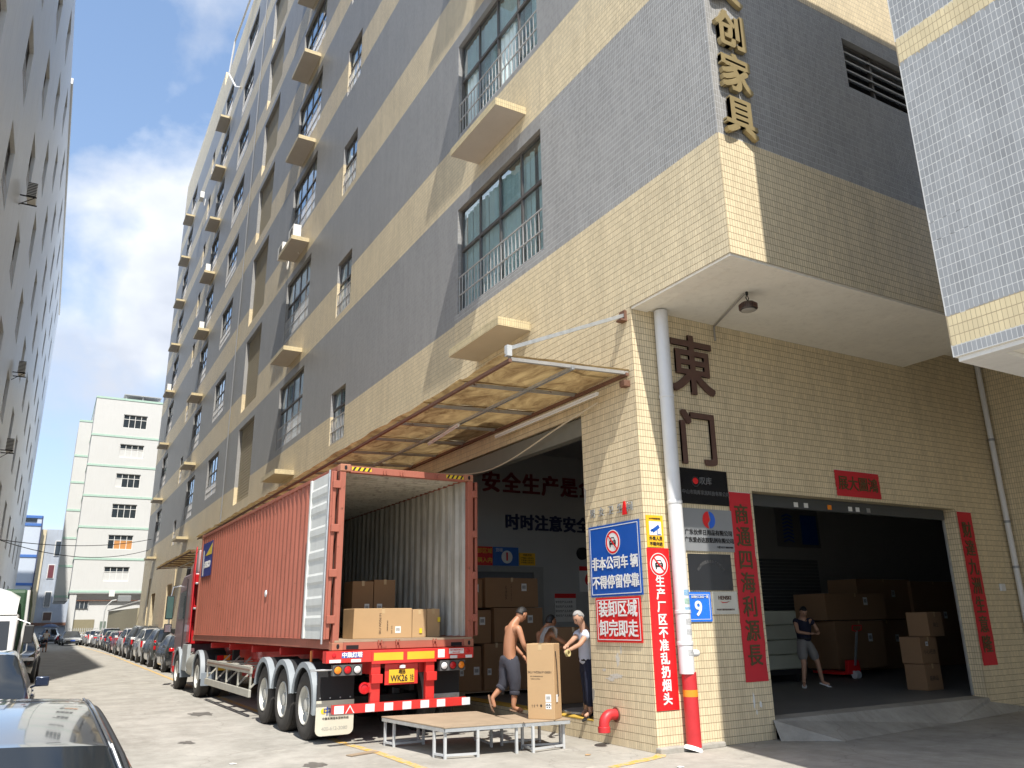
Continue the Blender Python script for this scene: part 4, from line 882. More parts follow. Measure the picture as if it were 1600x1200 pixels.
# ------------------------------------------------------------------ lettering and notices inside the hall
e = empty('hall_slogan', (0, 0, 0), 0, 'large dark red and navy safety slogans on the inner hall wall', 'lettering')
M_dred = mat('slogan_red', (.16, .012, .015), .6); M_dnav = mat('slogan_navy', (.012, .02, .07), .6)
for i, ch in enumerate('安全生产是企业的生命'):
    text(ch, .60, M_dred, (10.2 + i * .64, HY - .02, 5.38), FX, LU, e, 'letter', .03, .016)
for i, ch in enumerate('时时注意安全'): text(ch, .46, M_dnav, (10.85 + i * .47, HY - .02, 4.32), FX, LU, e, 'letter', .03, .014)
def hsign(x0, x1, z0, z1, mt, lb, nm='hall_notice'):
    e = empty(nm, (0, 0, 0), 0, lb, 'sign'); s = MB(); s.box(x0, x1, HY - .03, HY - .005, z0, z1); s.build('panel', mt, e); return e
e = hsign(9.3, 10.22, 3.17, 3.66, M_sred, 'red hall notice with yellow characters beside the blue number 1 board'); text('货物装卸区域', .15, M_ytxt, (9.76, HY - .033, 3.54), FX, LU, e, bold=.002); text('非本车辆入内', .15, M_ytxt, (9.76, HY - .033, 3.30), FX, LU, e, bold=.002)
e = hsign(10.24, 11.02, 3.17, 3.66, mat('board_blue', (.02, .12, .42), .4), 'blue hall board with a red figure 1 in a white disc'); s = MB(); disc(s, 'Y', HY - .032, 10.66, 3.40, .17); s.build('white_disc', M_white2, e); text('1', .30, M_sred, (10.66, HY - .037, 3.40), FX, LU, e, bold=.01); text('货梯', .11, WT, (10.42, HY - .034, 3.57), FX, LU, e)
e = hsign(11.05, 11.55, 3.19, 3.52, M_syel, 'small yellow hall notice right of the number 1 board'); text('电梯须知', .07, M_blk, (11.3, HY - .034, 3.46), FX, LU, e); [text('严禁载人注意安全', .05, M_blk, (11.3, HY - .034, 3.38 - .06 * i), FX, LU, e) for i in range(3)]
e = hsign(13.0, 13.6, 2.5, 3.2, M_wht, 'white hall poster with a red flame emblem'); s = MB(); s.prism([(13.3 + .13 * math.sin(t) * (1 - .5 * max(0, math.cos(t))), HY - .034, 2.85 + .18 * math.cos(t)) for t in np.linspace(0, 2 * math.pi, 20)[:-1]], (0, -.002, 0)); s.build('flame', M_sred, e); s = MB(); s.box(13.0, 13.6, HY - .034, HY - .03, 3.08, 3.2); s.build('heading', M_sred, e)
e = hsign(12.15, 12.85, 1.7, 2.45, M_wht, 'white hall poster with a red heading above the old man'); s = MB(); s.box(12.15, 12.85, HY - .034, HY - .03, 2.33, 2.45); s.build('heading', M_sred, e); [text('安全生产人人有责', .07, M_ink, (12.45, HY - .034, 2.22 - .12 * i), FX, LU, e) for i in range(4)]
s = MB(); s.cyl((13.1, HY - .02, 3.55), (13.1, HY - .12, 3.55), .17, 24); tag(s.build('alarm_bell', M_blk, smooth=True), 'round black alarm bell on the hall wall above the posters', 'bell')
e = hsign(21.1, 23.2, 4.0, 5.3, mat('banner_white', (.2, .2, .22), .6), 'dim banner with a row of blue chevrons high on the wall inside the gate'); s = MB(); s.box(22.3, 23.1, HY - .034, HY - .03, 4.1, 5.1); s.build('blue_field', M_blue, e)
for i in range(8):
    s = MB(); z = 4.15 + i * .12; s.prism([(21.4, HY - .034, z), (21.65, HY - .034, z + .07), (21.9, HY - .034, z), (21.9, HY - .034, z + .05), (21.65, HY - .034, z + .13), (21.4, HY - .034, z + .05)], (0, -.002, 0)); s.build('chevron', M_blue, e)
# ------------------------------------------------------------------ container, trailer, tractor
TR = empty('container_trailer', (5.08, 12.44, 0), R(.9), 'red skeletal trailer with three axles, number plate and striped bumper under the container', 'trailer')
CT = empty('shipping_container', (5.08, 12.44, 0), R(.9), 'rust red forty foot shipping container with its rear doors swung open', 'container')
CX, CB, CTp, CL = 0.035, 1.35, 4.25, 12.19   # centre offset, bottom, top, length
xl, xr = CX - 1.219, CX + 1.219
def corr(axis_len, pitch=.278, dep=.036):
    out = []; n = int(axis_len / pitch); st = axis_len / n
    for i in range(n):
        a = i * st; out += [(a, 0), (a + st * .26, 0), (a + st * .5, dep), (a + st * .76, dep)]
    out.append((axis_len, 0)); return out
pr = corr(CL - .36)
def sidewall(x, sgn, mt, nm):
    s = MB(); vs = []; 
    for (a, d) in pr: vs += [(x + sgn * d, .18 + a, CB + .16), (x + sgn * d, .18 + a, CTp - .06)]
    s.add(vs, [(2 * i, 2 * i + 2, 2 * i + 3, 2 * i + 1) for i in range(len(pr) - 1)]); return s.build(nm, mt, CT, fix=False)
sidewall(xl + .012, 1, M_cont, 'side_wall'); sidewall(xr - .012, -1, M_cont, 'side_wall')
sidewall(xl + .017, 1, M_contin, 'inner_side'); sidewall(xr - .017, -1, M_contin, 'inner_side')
prr = corr(CL - .36, .21, .036); s = MB(); vs = []
for (a, d) in prr: vs += [(xl + .05, .18 + a, CTp - .03 - d), (xr - .05, .18 + a, CTp - .03 - d)]
s.add(vs, [(2 * i, 2 * i + 2, 2 * i + 3, 2 * i + 1) for i in range(len(prr) - 1)]); s.build('roof', [M_contin], CT, fix=False)
s = MB(); s.box(xl + .03, xr - .03, .18, CL - .1, CTp - .015, CTp - .01); s.build('roof_top', M_cont, CT)
s = MB(); s.box(xl + .02, xr - .02, CL - .08, CL - .04, CB, CTp); s.build('front_wall', M_contin, CT)
s = MB(); s.box(xl + .03, xr - .03, .0, CL - .08, CB + .12, CB + .15); s.build('floor', M_ply, CT)
for x0, x1 in ((xl, xl + .06), (xr - .06, xr)):
    s = MB(); s.box(x0, x1, .16, CL - .16, CTp - .075, CTp - .01); s.build('top_rail', M_cont, CT, bev=.006)
    s = MB(); s.box(x0 + (.0 if x0 < 0 else 0), x1, .16, CL - .16, CB + .02, CB + .16); s.prism([(x0, .16, CB + .16), (x0 - (.02 if x0 < 0 else -.02), .16, CB + .165), (x0 + .03, .16, CB + .17)], (0, CL - .32, 0)); s.build('bottom_rail', M_cont, CT, bev=.004)
M_cast = mat('casting_rusty_red', (.40, .17, .10), .65, var=.25, rust=.25)
for y0, y1 in ((0, .162), (CL - .162, CL)):
    for x0 in (xl - .004, xr - .174):
        for z0 in (CB, CTp - .118): 
            s = MB(); s.box(x0, x0 + .178, y0 - .003, y1, z0, z0 + .12); o = s.build('corner_casting', M_cast, CT, bev=.012)
            if y0 == 0:
                s = MB(); s.lathe((x0 + .09, -.0035, z0 + .06), (0, -1, 0), [(.028, 0), (.028, .002), (.001, .002)], 14); [None]; s.v = [((v[0] - x0 - .09) * .85 + x0 + .09, v[1], (v[2] - z0 - .06) * 1.35 + z0 + .06) for v in s.v]; s.build('casting_hole', M_dark, o)
    for x0, x1 in ((xl, xl + .1), (xr - .1, xr)):
        s = MB(); s.box(x0, x1, y0 + .01, y0 + .12, CB + .12, CTp - .118); s.build('corner_post', M_cont, CT, bev=.006)
s = MB(); s.box(xl + .174, xr - .174, .005, .11, CTp - .13, CTp - .02); hdr = s.build('header', M_cont, CT, bev=.006)
s = MB(); s.box(xl + .174, xr - .174, .002, .12, CB + .005, CB + .15); s.build('door_sill', M_cont, CT, bev=.008)
for x in (xl + .22, xr - .42): s = MB(); s.box(x, x + .2, -.001, .0015, CB + .015, CB + .075); s.build('sill_pocket', M_dark, CT)
for x in (-.45, -.15, .5): 
    s = MB(); s.box(x, x + .015, -.03, .002, CB + .06, CB + .14); s.box(x + .05, x + .065, -.03, .002, CB + .06, CB + .14); s.box(x - .005, x + .07, -.025, .0, CB + .1, CB + .115); s.build('lock_cam', M_cont, CT)
    s = MB(); s.box(x, x + .015, -.02, .004, CTp - .115, CTp - .06); s.box(x + .05, x + .065, -.02, .004, CTp - .115, CTp - .06); s.build('lock_cam', M_cont, CT)
M_hy = mat('hazard_yellow', (.75, .55, .03), .4)
for xa in (xl + .19, xr - .19 - .34):
    s = MB(); s.box(xa, xa + .34, .0025, .004, CTp - .095, CTp - .035); hz = s.build('hazard_strip', M_hy, CT)
    s = MB()
    for i in range(4): x = xa + .03 + i * .085; s.prism([(x - .02, .0005, CTp - .095), (x + .015, .0005, CTp - .095), (x + .05, .0005, CTp - .035), (x + .015, .0005, CTp - .035)], (0, .0015, 0))
    s.build('black_stripes', M_blk, hz)
# doors
def door(side):
    e = None; x = xl - .10 if side < 0 else xr + .05
    s = MB(); s.box(x, x + .05, .03, 1.20, CB + .17, CTp - .12); d = s.build('rear_door', M_cont, CT, bev=.006)
    if side < 0:
        xo = x - .001; zb, zt = CB + .17, CTp - .12
        s = MB(); s.box(xo - .004, xo, .215, 1.12, zb, zt); s.build('inner_skin', M_contd, d)
        s = MB(); s.box(xo - .03, xo, .05, .13, zb, zt); s.build('door_edge_red', M_cont, d)
        s = MB(); s.box(xo - .035, xo, .155, .215, zb + .01, zt - .01); s.box(xo - .035, xo, 1.12, 1.2, zb, zt); s.build('door_frame', M_contd, d, bev=.008)
        s = MB(); s.box(xo - .045, xo - .02, .13, .155, zb, zt); s.build('gasket', M_steel, d)
        for i, zc in enumerate((.32, .62, .98, 1.36, 1.74, 2.12, 2.4)):
            s = MB(); z = zb + zc - .05
            s.prism([(xo, .215, z - .10), (xo - .02, .215, z - .05), (xo - .02, .215, z + .05), (xo, .215, z + .10)], (0, .905, 0)); s.build('rib', M_contd, d, bev=.004)
    else:
        for y in (.35, .85):
            s = MB(); s.cyl((x + .08, y, CB + .1), (x + .08, y, CTp - .08), .018, 10); s.build('locking_bar', M_steel, d, smooth=True)
    for z in (CB + .4, CB + 1.1, CB + 1.8, CB + 2.5):
        s = MB(); s.box(min(x, xl) - .01 if side < 0 else xr - .02, (xl + .02) if side < 0 else x + .03, -.01, .06, z, z + .12); s.build('hinge', M_cont, d, bev=.006)
door(-1); door(1)
s = MB(); s.cyl((xl - .145, .09, CB + .1), (xl - .145, .09, CTp - .1), .015, 10); s.build('locking_bar', M_steel, CT, smooth=True)
# carrier's emblem near the far end and small marks
s = MB(); y0, y1, z0, z1 = CL - 1.75, CL - .35, CTp - 1.2, CTp - .28
s.box(xl - .001, xl + .004, y0, y1, z0, z1); em = s.build('emblem_panel', mat('emblem_blue', (.015, .03, .22), .5), CT)
s = MB(); s.prism([(xl - .003, y0 + .06, z1 - .06), (xl - .003, y0 + .06, z1 - .36), (xl - .003, y0 + .95, z1 - .36)], (-.002, 0, 0)); s.build('yellow_wedge', M_hy, em)
s = MB(); s.prism([(xl - .003, y1 - .12, z1 - .2), (xl - .003, y1 - .24, z1 - .2), (xl - .003, y1 - .34, z0 + .03), (xl - .003, y1 - .2, z0 + .03)], (-.002, 0, 0)); s.build('white_mast', M_white2, em)
text('seaco', .36, M_white2, (xl - .004, (y0 + y1) / 2 - .12, z0 + .34), LX, LU, em, bold=.012)
s = MB(); s.lathe((xl + .012, 4.35, 2.35), (-1, 0, 0), [(.07, 0), (.06, .02), (.001, .03)], 16); s.build('vent_cap', M_refW, CT, smooth=True)
# cargo in the container
def carton(x0, x1, y0, y1, z0, z1, lb, M=M_card, grp=None, rz=0., origin=None, marks=(), cat='carton', nm='carton'):
    cx, cy = (x0 + x1) / 2, (y0 + y1) / 2
    e = empty(nm, (cx, cy, z0), rz, lb, cat, grp); a, b, c = (x1 - x0) / 2, (y1 - y0) / 2, z1 - z0
    rg = random.Random(int(x0 * 100) + int(y0 * 77)); s = MB(); s.box(-a, a, -b, b, 0, c)
    s.v = [(v[0] + rg.uniform(-.006, .006), v[1] + rg.uniform(-.0008, .0008), v[2] - (rg.uniform(0, .006) if v[2] > 0 else 0)) for v in s.v]
    s.build('body', M, e, bev=.008)
    s = MB(); s.box(-.026, .026, -b - .008, b + .0, c + .0015, c + .003); s.box(-.026, .026, -b - .0022, -b + .001, c - .09, c + .002); s.build('tape', M_tape, e)
    for (k, *p) in marks:
        if k == 'label':  # on the camera-facing side: x, z, w, h
            s = MB(); s.box(p[0], p[0] + p[2], -b - .0026, -b - .0005, p[1], p[1] + p[3]); o = s.build('label', M_label, e)
            s = MB(); n = 9; [s.box(p[0] + p[2] * (.15 + .7 * i / n), p[0] + p[2] * (.15 + .7 * i / n) + p[2] * .04, -b - .003, -b - .0026, p[1] + p[3] * .3, p[1] + p[3] * .75) for i in range(n)]; s.build('bars', M_ink, o)
        if k == 'labelx':
            s = MB(); s.box(-a - .009, -a - .0075, p[0], p[0] + p[2], p[1], p[1] + p[3]); o = s.build('label', M_label, e)
            s = MB(); n = 8; [s.box(-a - .0096, -a - .009, p[0] + p[2] * (.15 + .7 * i / n), p[0] + p[2] * (.15 + .7 * i / n) + p[2] * .04, p[1] + p[3] * .3, p[1] + p[3] * .75) for i in range(n)]; s.build('bars', M_ink, o)
        if k == 'text': text(p[0], p[1], M_ink, (p[2], -b - .0018, p[3]), FX if len(p) < 5 else p[4], LU if len(p) < 5 else p[5], e, depth=.001)
        if k == 'textx': text(p[0], p[1], M_ink, (-a - .009, p[2], p[3]), LX, LU, e, depth=.001)
    return e
cz = CB + .15
VT, VU = (0, 0, 1), (-1, 0, 0)
carton(4.48, 5.52, 13.2, 13.75, cz, cz + .49, 'long carton with vertical print lying on the container floor, left of two', marks=(('text', 'SKU WDS61P1', .055, -.05, .24, VT, VU), ('text', 'DIMENSIONS', .03, .08, .2, VT, VU), ('text', 'N.W. G.W.', .028, .16, .14, VT, VU), ('label', .22, .08, .10, .11)))
carton(5.53, 5.80, 13.2, 13.75, cz, cz + .47, 'carton with a small yellow sticker, middle of the container row')
carton(5.81, 6.06, 13.22, 13.75, cz, cz + .475, 'carton end nearest the right wall of the container')
for x, z in ((5.66, cz + .07), (6.0, cz + .25)):
    s = MB(); s.box(x, x + .05, 13.185, 13.19, z, z + .08); tag(s.build('sticker', M_hy), 'yellow sticker on a carton end in the container at x%d' % (x * 10) if 0 else ('yellow sticker low on the middle container carton' if x < 5.9 else 'yellow sticker high on the right container carton'), 'sticker')
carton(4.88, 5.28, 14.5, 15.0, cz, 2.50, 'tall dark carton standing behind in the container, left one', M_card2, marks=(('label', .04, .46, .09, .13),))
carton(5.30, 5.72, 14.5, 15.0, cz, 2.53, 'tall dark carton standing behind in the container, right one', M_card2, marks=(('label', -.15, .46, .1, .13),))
# trailer
tx = -.06
def tb(n, mt, x0, x1, y0, y1, z0, z1, par=None, bev=.005): s = MB(); s.box(tx + x0, tx + x1, y0, y1, z0, z1); return s.build(n, mt, par or TR, bev=bev)
for x in (-.48, .34): tb('chassis_beam', M_trred, x, x + .14, .05, 11.0, .98, 1.30)
for y in (1.2, 3.2, 5.4, 7.6, 9.8): tb('cross_member', M_trred, -1.05, 1.05, y, y + .1, 1.2, 1.33)
rb = tb('rear_beam', M_trred, -1.25, 1.25, -.12, .06, 1.175, 1.345); tb('rear_beam_centre', M_trred, -.53, .57, -.135, .03, 1.14, 1.335)
for i, (x0, x1, m_) in enumerate(((-1.2, -1.02, M_refW), (-.86, -.70, M_refW), (.82, .95, M_refW), (1.1, 1.22, M_refW))):
    s = MB(); s.box(tx + x0, tx + x1, -.1235, -.122, 1.18, 1.225); s.build('reflective_strip', m_, rb)
for x0, x1 in ((-.50, -.01), (.06, .53)): s = MB(); s.box(tx + x0, tx + x1, -.139, -.137, 1.19, 1.305); s.build('yellow_reflector', M_refY, rb)
s = MB(); s.box(tx - 1.01, tx - .68, -.1235, -.122, 1.245, 1.325); bp = s.build('name_sticker', mat('sticker_blue', (.05, .12, .45), .4), rb); text('中集灯塔', .082, M_white2, (tx - .845, -.1245, 1.283), FX, LU, bp, bold=.003)
s = MB(); s.box(tx + .60, tx + .72, -.1235, -.122, 1.20, 1.325); s.build('blank_white_sticker', M_label, rb)
s = MB(); s.box(tx + .80, tx + 1.07, -.1235, -.122, 1.25, 1.33); o = s.build('white_data_plate', M_label, rb); text('中集车辆集团有限公司', .024, M_sred, (tx + .93, -.125, 1.305), FX, LU, o); text('400-612-3080', .024, M_sred, (tx + .93, -.125, 1.27), FX, LU, o)
for x in (-1.13, 1.15): s = MB(); s.lathe((tx + x, -.122, 1.285), (0, -1, 0), [(.035, 0), (.03, .008), (.001, .01)], 16); s.build('round_reflector', M_redl, rb, smooth=True)
for x0, cols in ((-1.13, (M_org, M_redl, M_clr)), (.65, (M_clr, M_redl, M_org))):
    lb = tb('tail_light_box', mat('lamp_housing_grey', (.10, .10, .10), .5), x0, x0 + .46, -.10, .0, .99, 1.15)
    for i, c in enumerate(cols):
        s = MB(); s.lathe((tx + x0 + .075 + i * .155, -.10, 1.072), (0, -1, 0), [(.066, 0), (.066, .01), (.058, .012), (.055, .006)], 20); s.build('lens_rim', M_blk, lb, smooth=True)
        s = MB(); s.lathe((tx + x0 + .075 + i * .155, -.10, 1.072), (0, -1, 0), [(.055, .006), (.04, .016), (.001, .02)], 20); s.build('lens', c, lb, smooth=True)
s = MB(); s.cyl((tx - 1.42, -.05, 1.08), (tx - 1.13, -.05, 1.08), .014, 8); s.obox((tx - 1.43, -.05, 1.08), (.035, 0, 0), (0, .02, 0), (0, 0, .02)); s.build('lamp_arm', M_steel, TR)
for x0, x1 in ((-.52, -.37), (.40, .55)):
    u = tb('bumper_upright', M_trred, x0, x1, -.10, -.02, .56, 1.14)
    s = MB(); s.box(tx + x0 - .01, tx + x1 + .02, -.16, -.1, .86, .99); s.build('lug', M_trred, u, bev=.006)
un = empty('x', (0, 0, 0)); bpy.data.objects.remove(un)
s = MB(); s.bar((tx - 1.16, -.22, .53), (tx + 1.04, -.22, .53), .10, .125); un = s.build('underrun_bar', M_trred, TR, bev=.006)
for i, x in enumerate((-1.14, -.66, -.36, -.06, .24, .52, .96)):
    s = MB(); s.box(tx + x, tx + x + .145, -.2725, -.271, .475, .585); s.build('reflective_strip', M_refW, un)
for x, in ((-.9,),): s = MB(); s.prism([(tx + x - .07, -.2725, .475), (tx + x - .055, -.2725, .475), (tx + x, -.2725, .565), (tx + x + .055, -.2725, .475), (tx + x + .07, -.2725, .475), (tx + x, -.2725, .59)], (0, .001, 0)); s.build('triangle_mark', M_refW, un)
pb = tb('plate_board', M_trred, -.28, .28, -.06, -.045, .82, 1.13); s = MB(); s.box(tx - .215, tx + .215, -.075, -.062, .845, 1.045); pl = s.build('number_plate', M_refY, pb, bev=.006)
text('粤·B', .07, M_ink, (tx + .0, -.077, 1.0), FX, LU, pl); text('WK26', .13, M_ink, (tx - .045, -.077, .91), FX, LU, pl, bold=.002, wscale=.82); text('挂', .11, M_ink, (tx + .17, -.077, .91), FX, LU, pl, wscale=.65)
s = MB(); s.lathe((tx + 0, -.09, 1.085), (0, 0, 1), [(.05, -.02), (.05, .02), (.001, .03)], 12); s.build('plate_lamp', M_white2, pb)
s = MB(); s.lathe((tx - .63, -.10, .80), (0, -1, 0), [(.085, 0), (.085, .03), (.06, .035), (.05, .02), (.001, .025)], 24); s.build('fog_lamp', M_redl, TR, smooth=True)
s = MB(); s.bar((tx - .63, -.08, .80), (tx - .5, -.08, .80), .05, .14); s.build('fog_lamp_bracket', M_trred, TR)
def wheel_pair(par, x_out, y, r=.52, sgn=-1, dual=True, w=.27):
    """truck wheel: tyre with rounded shoulders and tread grooves, dished steel rim"""
    for k in range(2 if dual else 1):
        xo = x_out - sgn * k * (w + .05) if False else x_out + (-sgn) * k * (w + .05)
        ax = (-sgn, 0, 0); c = (xo, y, r - .012)
        prof = [(r * .56, 0.02), (r * .62, .0), (r * .86, -.0), (r * .965, .025), (r, .06)]
        tw = w
        for q in range(5): a = .06 + (tw - .12) * q / 5; b = .06 + (tw - .12) * (q + 1) / 5; prof += [(r, a), (r, b - .012), (r - .014, b - .011), (r - .014, b - .001)]
        prof += [(r, tw - .06), (r * .965, tw - .025), (r * .86, tw), (r * .6, tw)]
        e = None; s = MB(); s.lathe(c, ax, prof, 40); ty = s.build('wheel', M_tyre, par, smooth=True)
        if k == 0:
            s = MB(); s.lathe(c, ax, [(r * .565, .015), (r * .54, .0), (r * .52, .02), (r * .50, .10), (r * .44, .125), (r * .36, .13), (r * .20, .075), (r * .19, .03), (r * .14, .02), (.001, .02)], 32); s.build('rim', M_rim, ty, smooth=True)
            s = MB()
            for i in range(10): t = 2 * math.pi * i / 10; s.cyl((c[0] - sgn * .115, y + r * .29 * math.cos(t), c[2] + r * .29 * math.sin(t)), (c[0] - sgn * .07, y + r * .29 * math.cos(t), c[2] + r * .29 * math.sin(t)), .014, 6)
            s.build('wheel_nuts', M_steel, ty)
M_rim = mat('cream_rim', (.58, .57, .52), .4, .2, var=.15, streak=.2)
def fender(par, x0, x1, y, zc, r, a0, a1, lip=M_fend, body=M_blk, n=18, th=.02):
    s = MB(); vs = []; 
    for i in range(n + 1):
        t = a0 + (a1 - a0) * i / n; c_, s_ = math.cos(t), math.sin(t)
        for (x, rr) in ((x0, r), (x1, r), (x1, r + th), (x0, r + th)): vs.append((x, y + rr * c_, zc + rr * s_))
    fs = [(4 * i + k, 4 * i + (k + 1) % 4, 4 * i + 4 + (k + 1) % 4, 4 * i + 4 + k) for i in range(n) for k in range(4)]
    s.add(vs, fs); o = s.build('mudguard', body, par, smooth=True)
    s = MB(); vs = []
    for i in range(n + 1):
        t = a0 + (a1 - a0) * i / n; c_, s_ = math.cos(t), math.sin(t)
        for (x, rr) in ((x0 - .02, r - .06), (x0 - .02, r + th + .005), (x0 + .09, r + th + .006), (x0 - .005, r - .06)): vs.append((x, y + rr * c_, zc + rr * s_))
    s.add(vs, fs); s.build('guard_lip', lip, o, smooth=True); return o
for y in (1.0, 2.30, 3.60):
    wheel_pair(TR, tx - 1.22, y); wheel_pair(TR, tx + 1.22, y, sgn=1)
    fender(TR, tx - 1.24, tx - .62, y, .54, .60, R(12), R(192 if y < 1.5 else 170)); fender(TR, tx + .62, tx + 1.2, y, .54, .60, R(12), R(180))
    tb('axle', M_blk, -.7, .7, y - .07, y + .07, .45, .6); 
    for x in (-.45, .38): tb('leaf_spring', M_blk, x, x + .09, y - .5, y + .5, .68, .78)
tb('mudguard_drop', M_blk, -1.23, -.64, .30, .325, .60, 1.05); tb('mudguard_drop', M_blk, .64, 1.2, .30, .325, .60, 1.0)
s = MB(); cr_ = .09; x0, x1, z0, z1 = tx - 1.24, tx - .64, .12, .62
s.prism([(x0, .28, z1), (x0, .28, z0 + cr_)] + [(x0 + cr_ - cr_ * math.cos(t), .28, z0 + cr_ - cr_ * math.sin(t)) for t in np.linspace(.2, 1.5, 5)] + [(x1 - cr_ + cr_ * math.sin(t), .28, z0 + cr_ - cr_ * math.cos(t)) for t in np.linspace(.1, 1.5, 5)] + [(x1, .28, z1)], (0, .008, 0))
fl = s.build('mud_flap', mat('cream_flap', (.60, .57, .46), .7, var=.1), TR)
text('中集', .13, mat('flap_blue', (.03, .06, .25), .6), (tx - 1.0, .278, .46), FX, LU, fl, bold=.004); text('中集车辆挂车服务热线', .042, M_ink, (tx - .93, .278, .36), FX, LU, fl); text('400-612-3080', .072, mat('faded_print', (.38, .37, .33), .7), (tx - .94, .278, .22), FX, LU, fl)
s = MB(); s.lathe((tx - 1.12, .278, .47), (0, -1, 0), [(.045, 0), (.04, .002), (.001, .002)], 14); s.build('flap_logo', M_hy, fl)
for i in range(4): s = MB(); s.lathe((tx - 1.18 + i * .16, .298, .655), (0, -1, 0), [(.012, 0), (.01, .006), (.001, .008)], 8); s.build('rivet', M_steel, TR)
tb('mud_flap', M_steel, .64, 1.2, .29, .3, .45, .62)
# aluminium side guard
s = MB(); x = tx - 1.22
gd = None
s.box(x - .02, x + .02, 4.62, 9.2, .82, .95); gd = s.build('side_guard', M_guard, TR, bev=.005)
s = MB(); s.box(x - .03, x + .02, 4.62, 9.25, .38, .52); s.build('guard_rail', M_guard, gd, bev=.008)
s = MB(); s.box(x - .026, x - .02, 4.7, 9.1, .865, .905); s.build('guard_groove', mat('guard_dirt', (.25, .17, .13), .8, var=.5, scale=20), gd)
for i, y in enumerate((4.66, 5.75, 6.9, 8.0, 9.1)): s = MB(); s.box(x - .012, x + .02, y, y + .05, .52, .82); s.build('guard_post', M_guard, gd); s = MB(); s.bar((x, y, .55), (x + .5, y + .0, 1.05), .03); s.build('guard_brace', M_guard, gd)
for y in (5.3, 6.5, 7.8): s = MB(); s.box(x + .02, x + .75, y, y + .28, .93, .95); s.build('guard_plank', M_guard, gd)
tb('tool_box', M_trred, -.42, .42, 6.6, 9.0, .55, .98); tb('landing_leg', M_blk, -.75, -.6, 8.6, 8.75, .15, 1.2); tb('landing_leg', M_blk, .6, .75, 8.6, 8.75, .15, 1.2)
s = MB(); s.cyl((tx - .3, 4.6, .75), (tx - .3, 6.2, .75), .15, 18); s.build('air_tank', M_blk, TR, smooth=True)
s = MB(); s.cyl((tx - 1.15, .95, 1.05), (tx - 1.15, .97, 1.33), .02, 8); s.build('orange_strap', mat('orange_strap', (.7, .22, .05), .6), TR)
# tractor
TT = empty('tractor_truck', (5.08, 12.44, 0), R(.9), 'red tractor truck with a cab greyed by painted reflection pulling the container trailer', 'truck')
def kb(n, mt, x0, x1, y0, y1, z0, z1, par=None, bev=.01): s = MB(); s.box(x0, x1, y0, y1, z0, z1); return s.build(n, mt, par or TT, bev=bev)
M_cab = mat('reflection_grey_cab', (.24, .13, .14), .35, var=.12, coat=.5, streak=.3, scol=(.3, .27, .25))  # reflection on the red side put into this grey maroon, pale streaks over it
s = MB(); P = [(12.9, 1.0), (14.95, 1.0), (15.15, 1.5), (15.05, 2.2), (14.8, 3.0), (14.4, 3.22), (12.9, 3.25)]
s.prism([(-1.24, y, z) for y, z in P], (2.45, 0, 0)); cab = s.build('cab', M_cab, TT, bev=.05, smooth=True)
s = MB(); s.prism([(-1.1, y, z) for y, z in ((12.95, 3.24), (14.3, 3.24), (13.9, 3.55), (13.1, 3.92), (12.95, 3.92))], (2.2, 0, 0)); s.build('roof_fairing', mat('pale_fairing', (.45, .34, .35), .4, coat=.4), cab, bev=.05, smooth=True)
s = MB(); s.prism([(-1.245, y, z) for y, z in ((13.55, 1.95), (14.7, 1.95), (14.62, 2.72), (13.55, 2.78))], (-.006, 0, 0)); s.build('side_window', M_glass, cab)
s = MB(); s.box(-1.26, -1.24, 13.5, 13.53, 1.0, 3.1); s.build('door_seam', M_blk, cab)
kb('rear_panel', M_truck, -1.2, 1.2, 12.82, 12.9, 1.25, 3.2, bev=.02)
s = MB(); s.prism([(-1.26, 12.35, 1.3), (-1.26, 12.86, 1.3), (-1.24, 12.90, 3.3), (-1.2, 12.95, 3.95), (-1.2, 12.85, 4.0), (-1.24, 12.6, 3.3)], (.03, 0, 0)); s.build('side_deflector', M_truck, cab, bev=.01)
for z in (2.2, 2.9): kb('bracket', M_steel, -1.2, -.9, 12.45, 12.85, z, z + .05)
s = MB(); s.tube([(-.95, 12.5, 2.0), (-.95, 12.42, 1.8), (-.8, 12.4, 1.6), (-.6, 12.5, 1.5)], .03, 8); s.tube([(-.95, 12.5, 2.9), (-1.1, 12.45, 2.5), (-1.08, 12.5, 2.2)], .03, 8); s.build('air_hose', M_blk, TT, smooth=True)
for (z0, z1, mm) in ((1.95, 2.65, mat('mirror_green', (.06, .11, .10), .15)), (1.55, 1.82, M_chr)):
    s = MB(); s.box(-1.62, -1.40, 14.72, 14.82, z0, z1); o = s.build('wing_mirror', M_blk, cab, bev=.03, smooth=True); s = MB(); s.box(-1.6, -1.42, 14.712, 14.718, z0 + .03, z1 - .03); s.build('mirror_glass', mm, o)
s = MB(); s.tube([(-1.22, 14.9, 2.95), (-1.45, 14.85, 2.9), (-1.5, 14.8, 2.6), (-1.5, 14.8, 1.6), (-1.22, 14.9, 1.45)], .02, 8); s.build('mirror_arm', M_chr, cab, smooth=True)
s = MB(); s.cyl((-1.15, 14.4, 2.95), (-1.15, 14.15, 3.45), .06, 10); s.build('snorkel', M_blk, cab, smooth=True)
kb('frame_rail', M_blk, -.5, -.35, 8.9, 15, .8, 1.05); kb('frame_rail', M_blk, .35, .5, 8.9, 15, .8, 1.05); kb('fifth_wheel', M_blk, -.45, .45, 9.6, 10.9, 1.1, 1.3)
for y in (10.45,): wheel_pair(TT, -1.30, y, r=.51); wheel_pair(TT, 1.24, y, r=.51, sgn=1)
wheel_pair(TT, -1.30, 13.75, r=.51, dual=False); wheel_pair(TT, 1.24, 13.75, r=.51, sgn=1, dual=False)
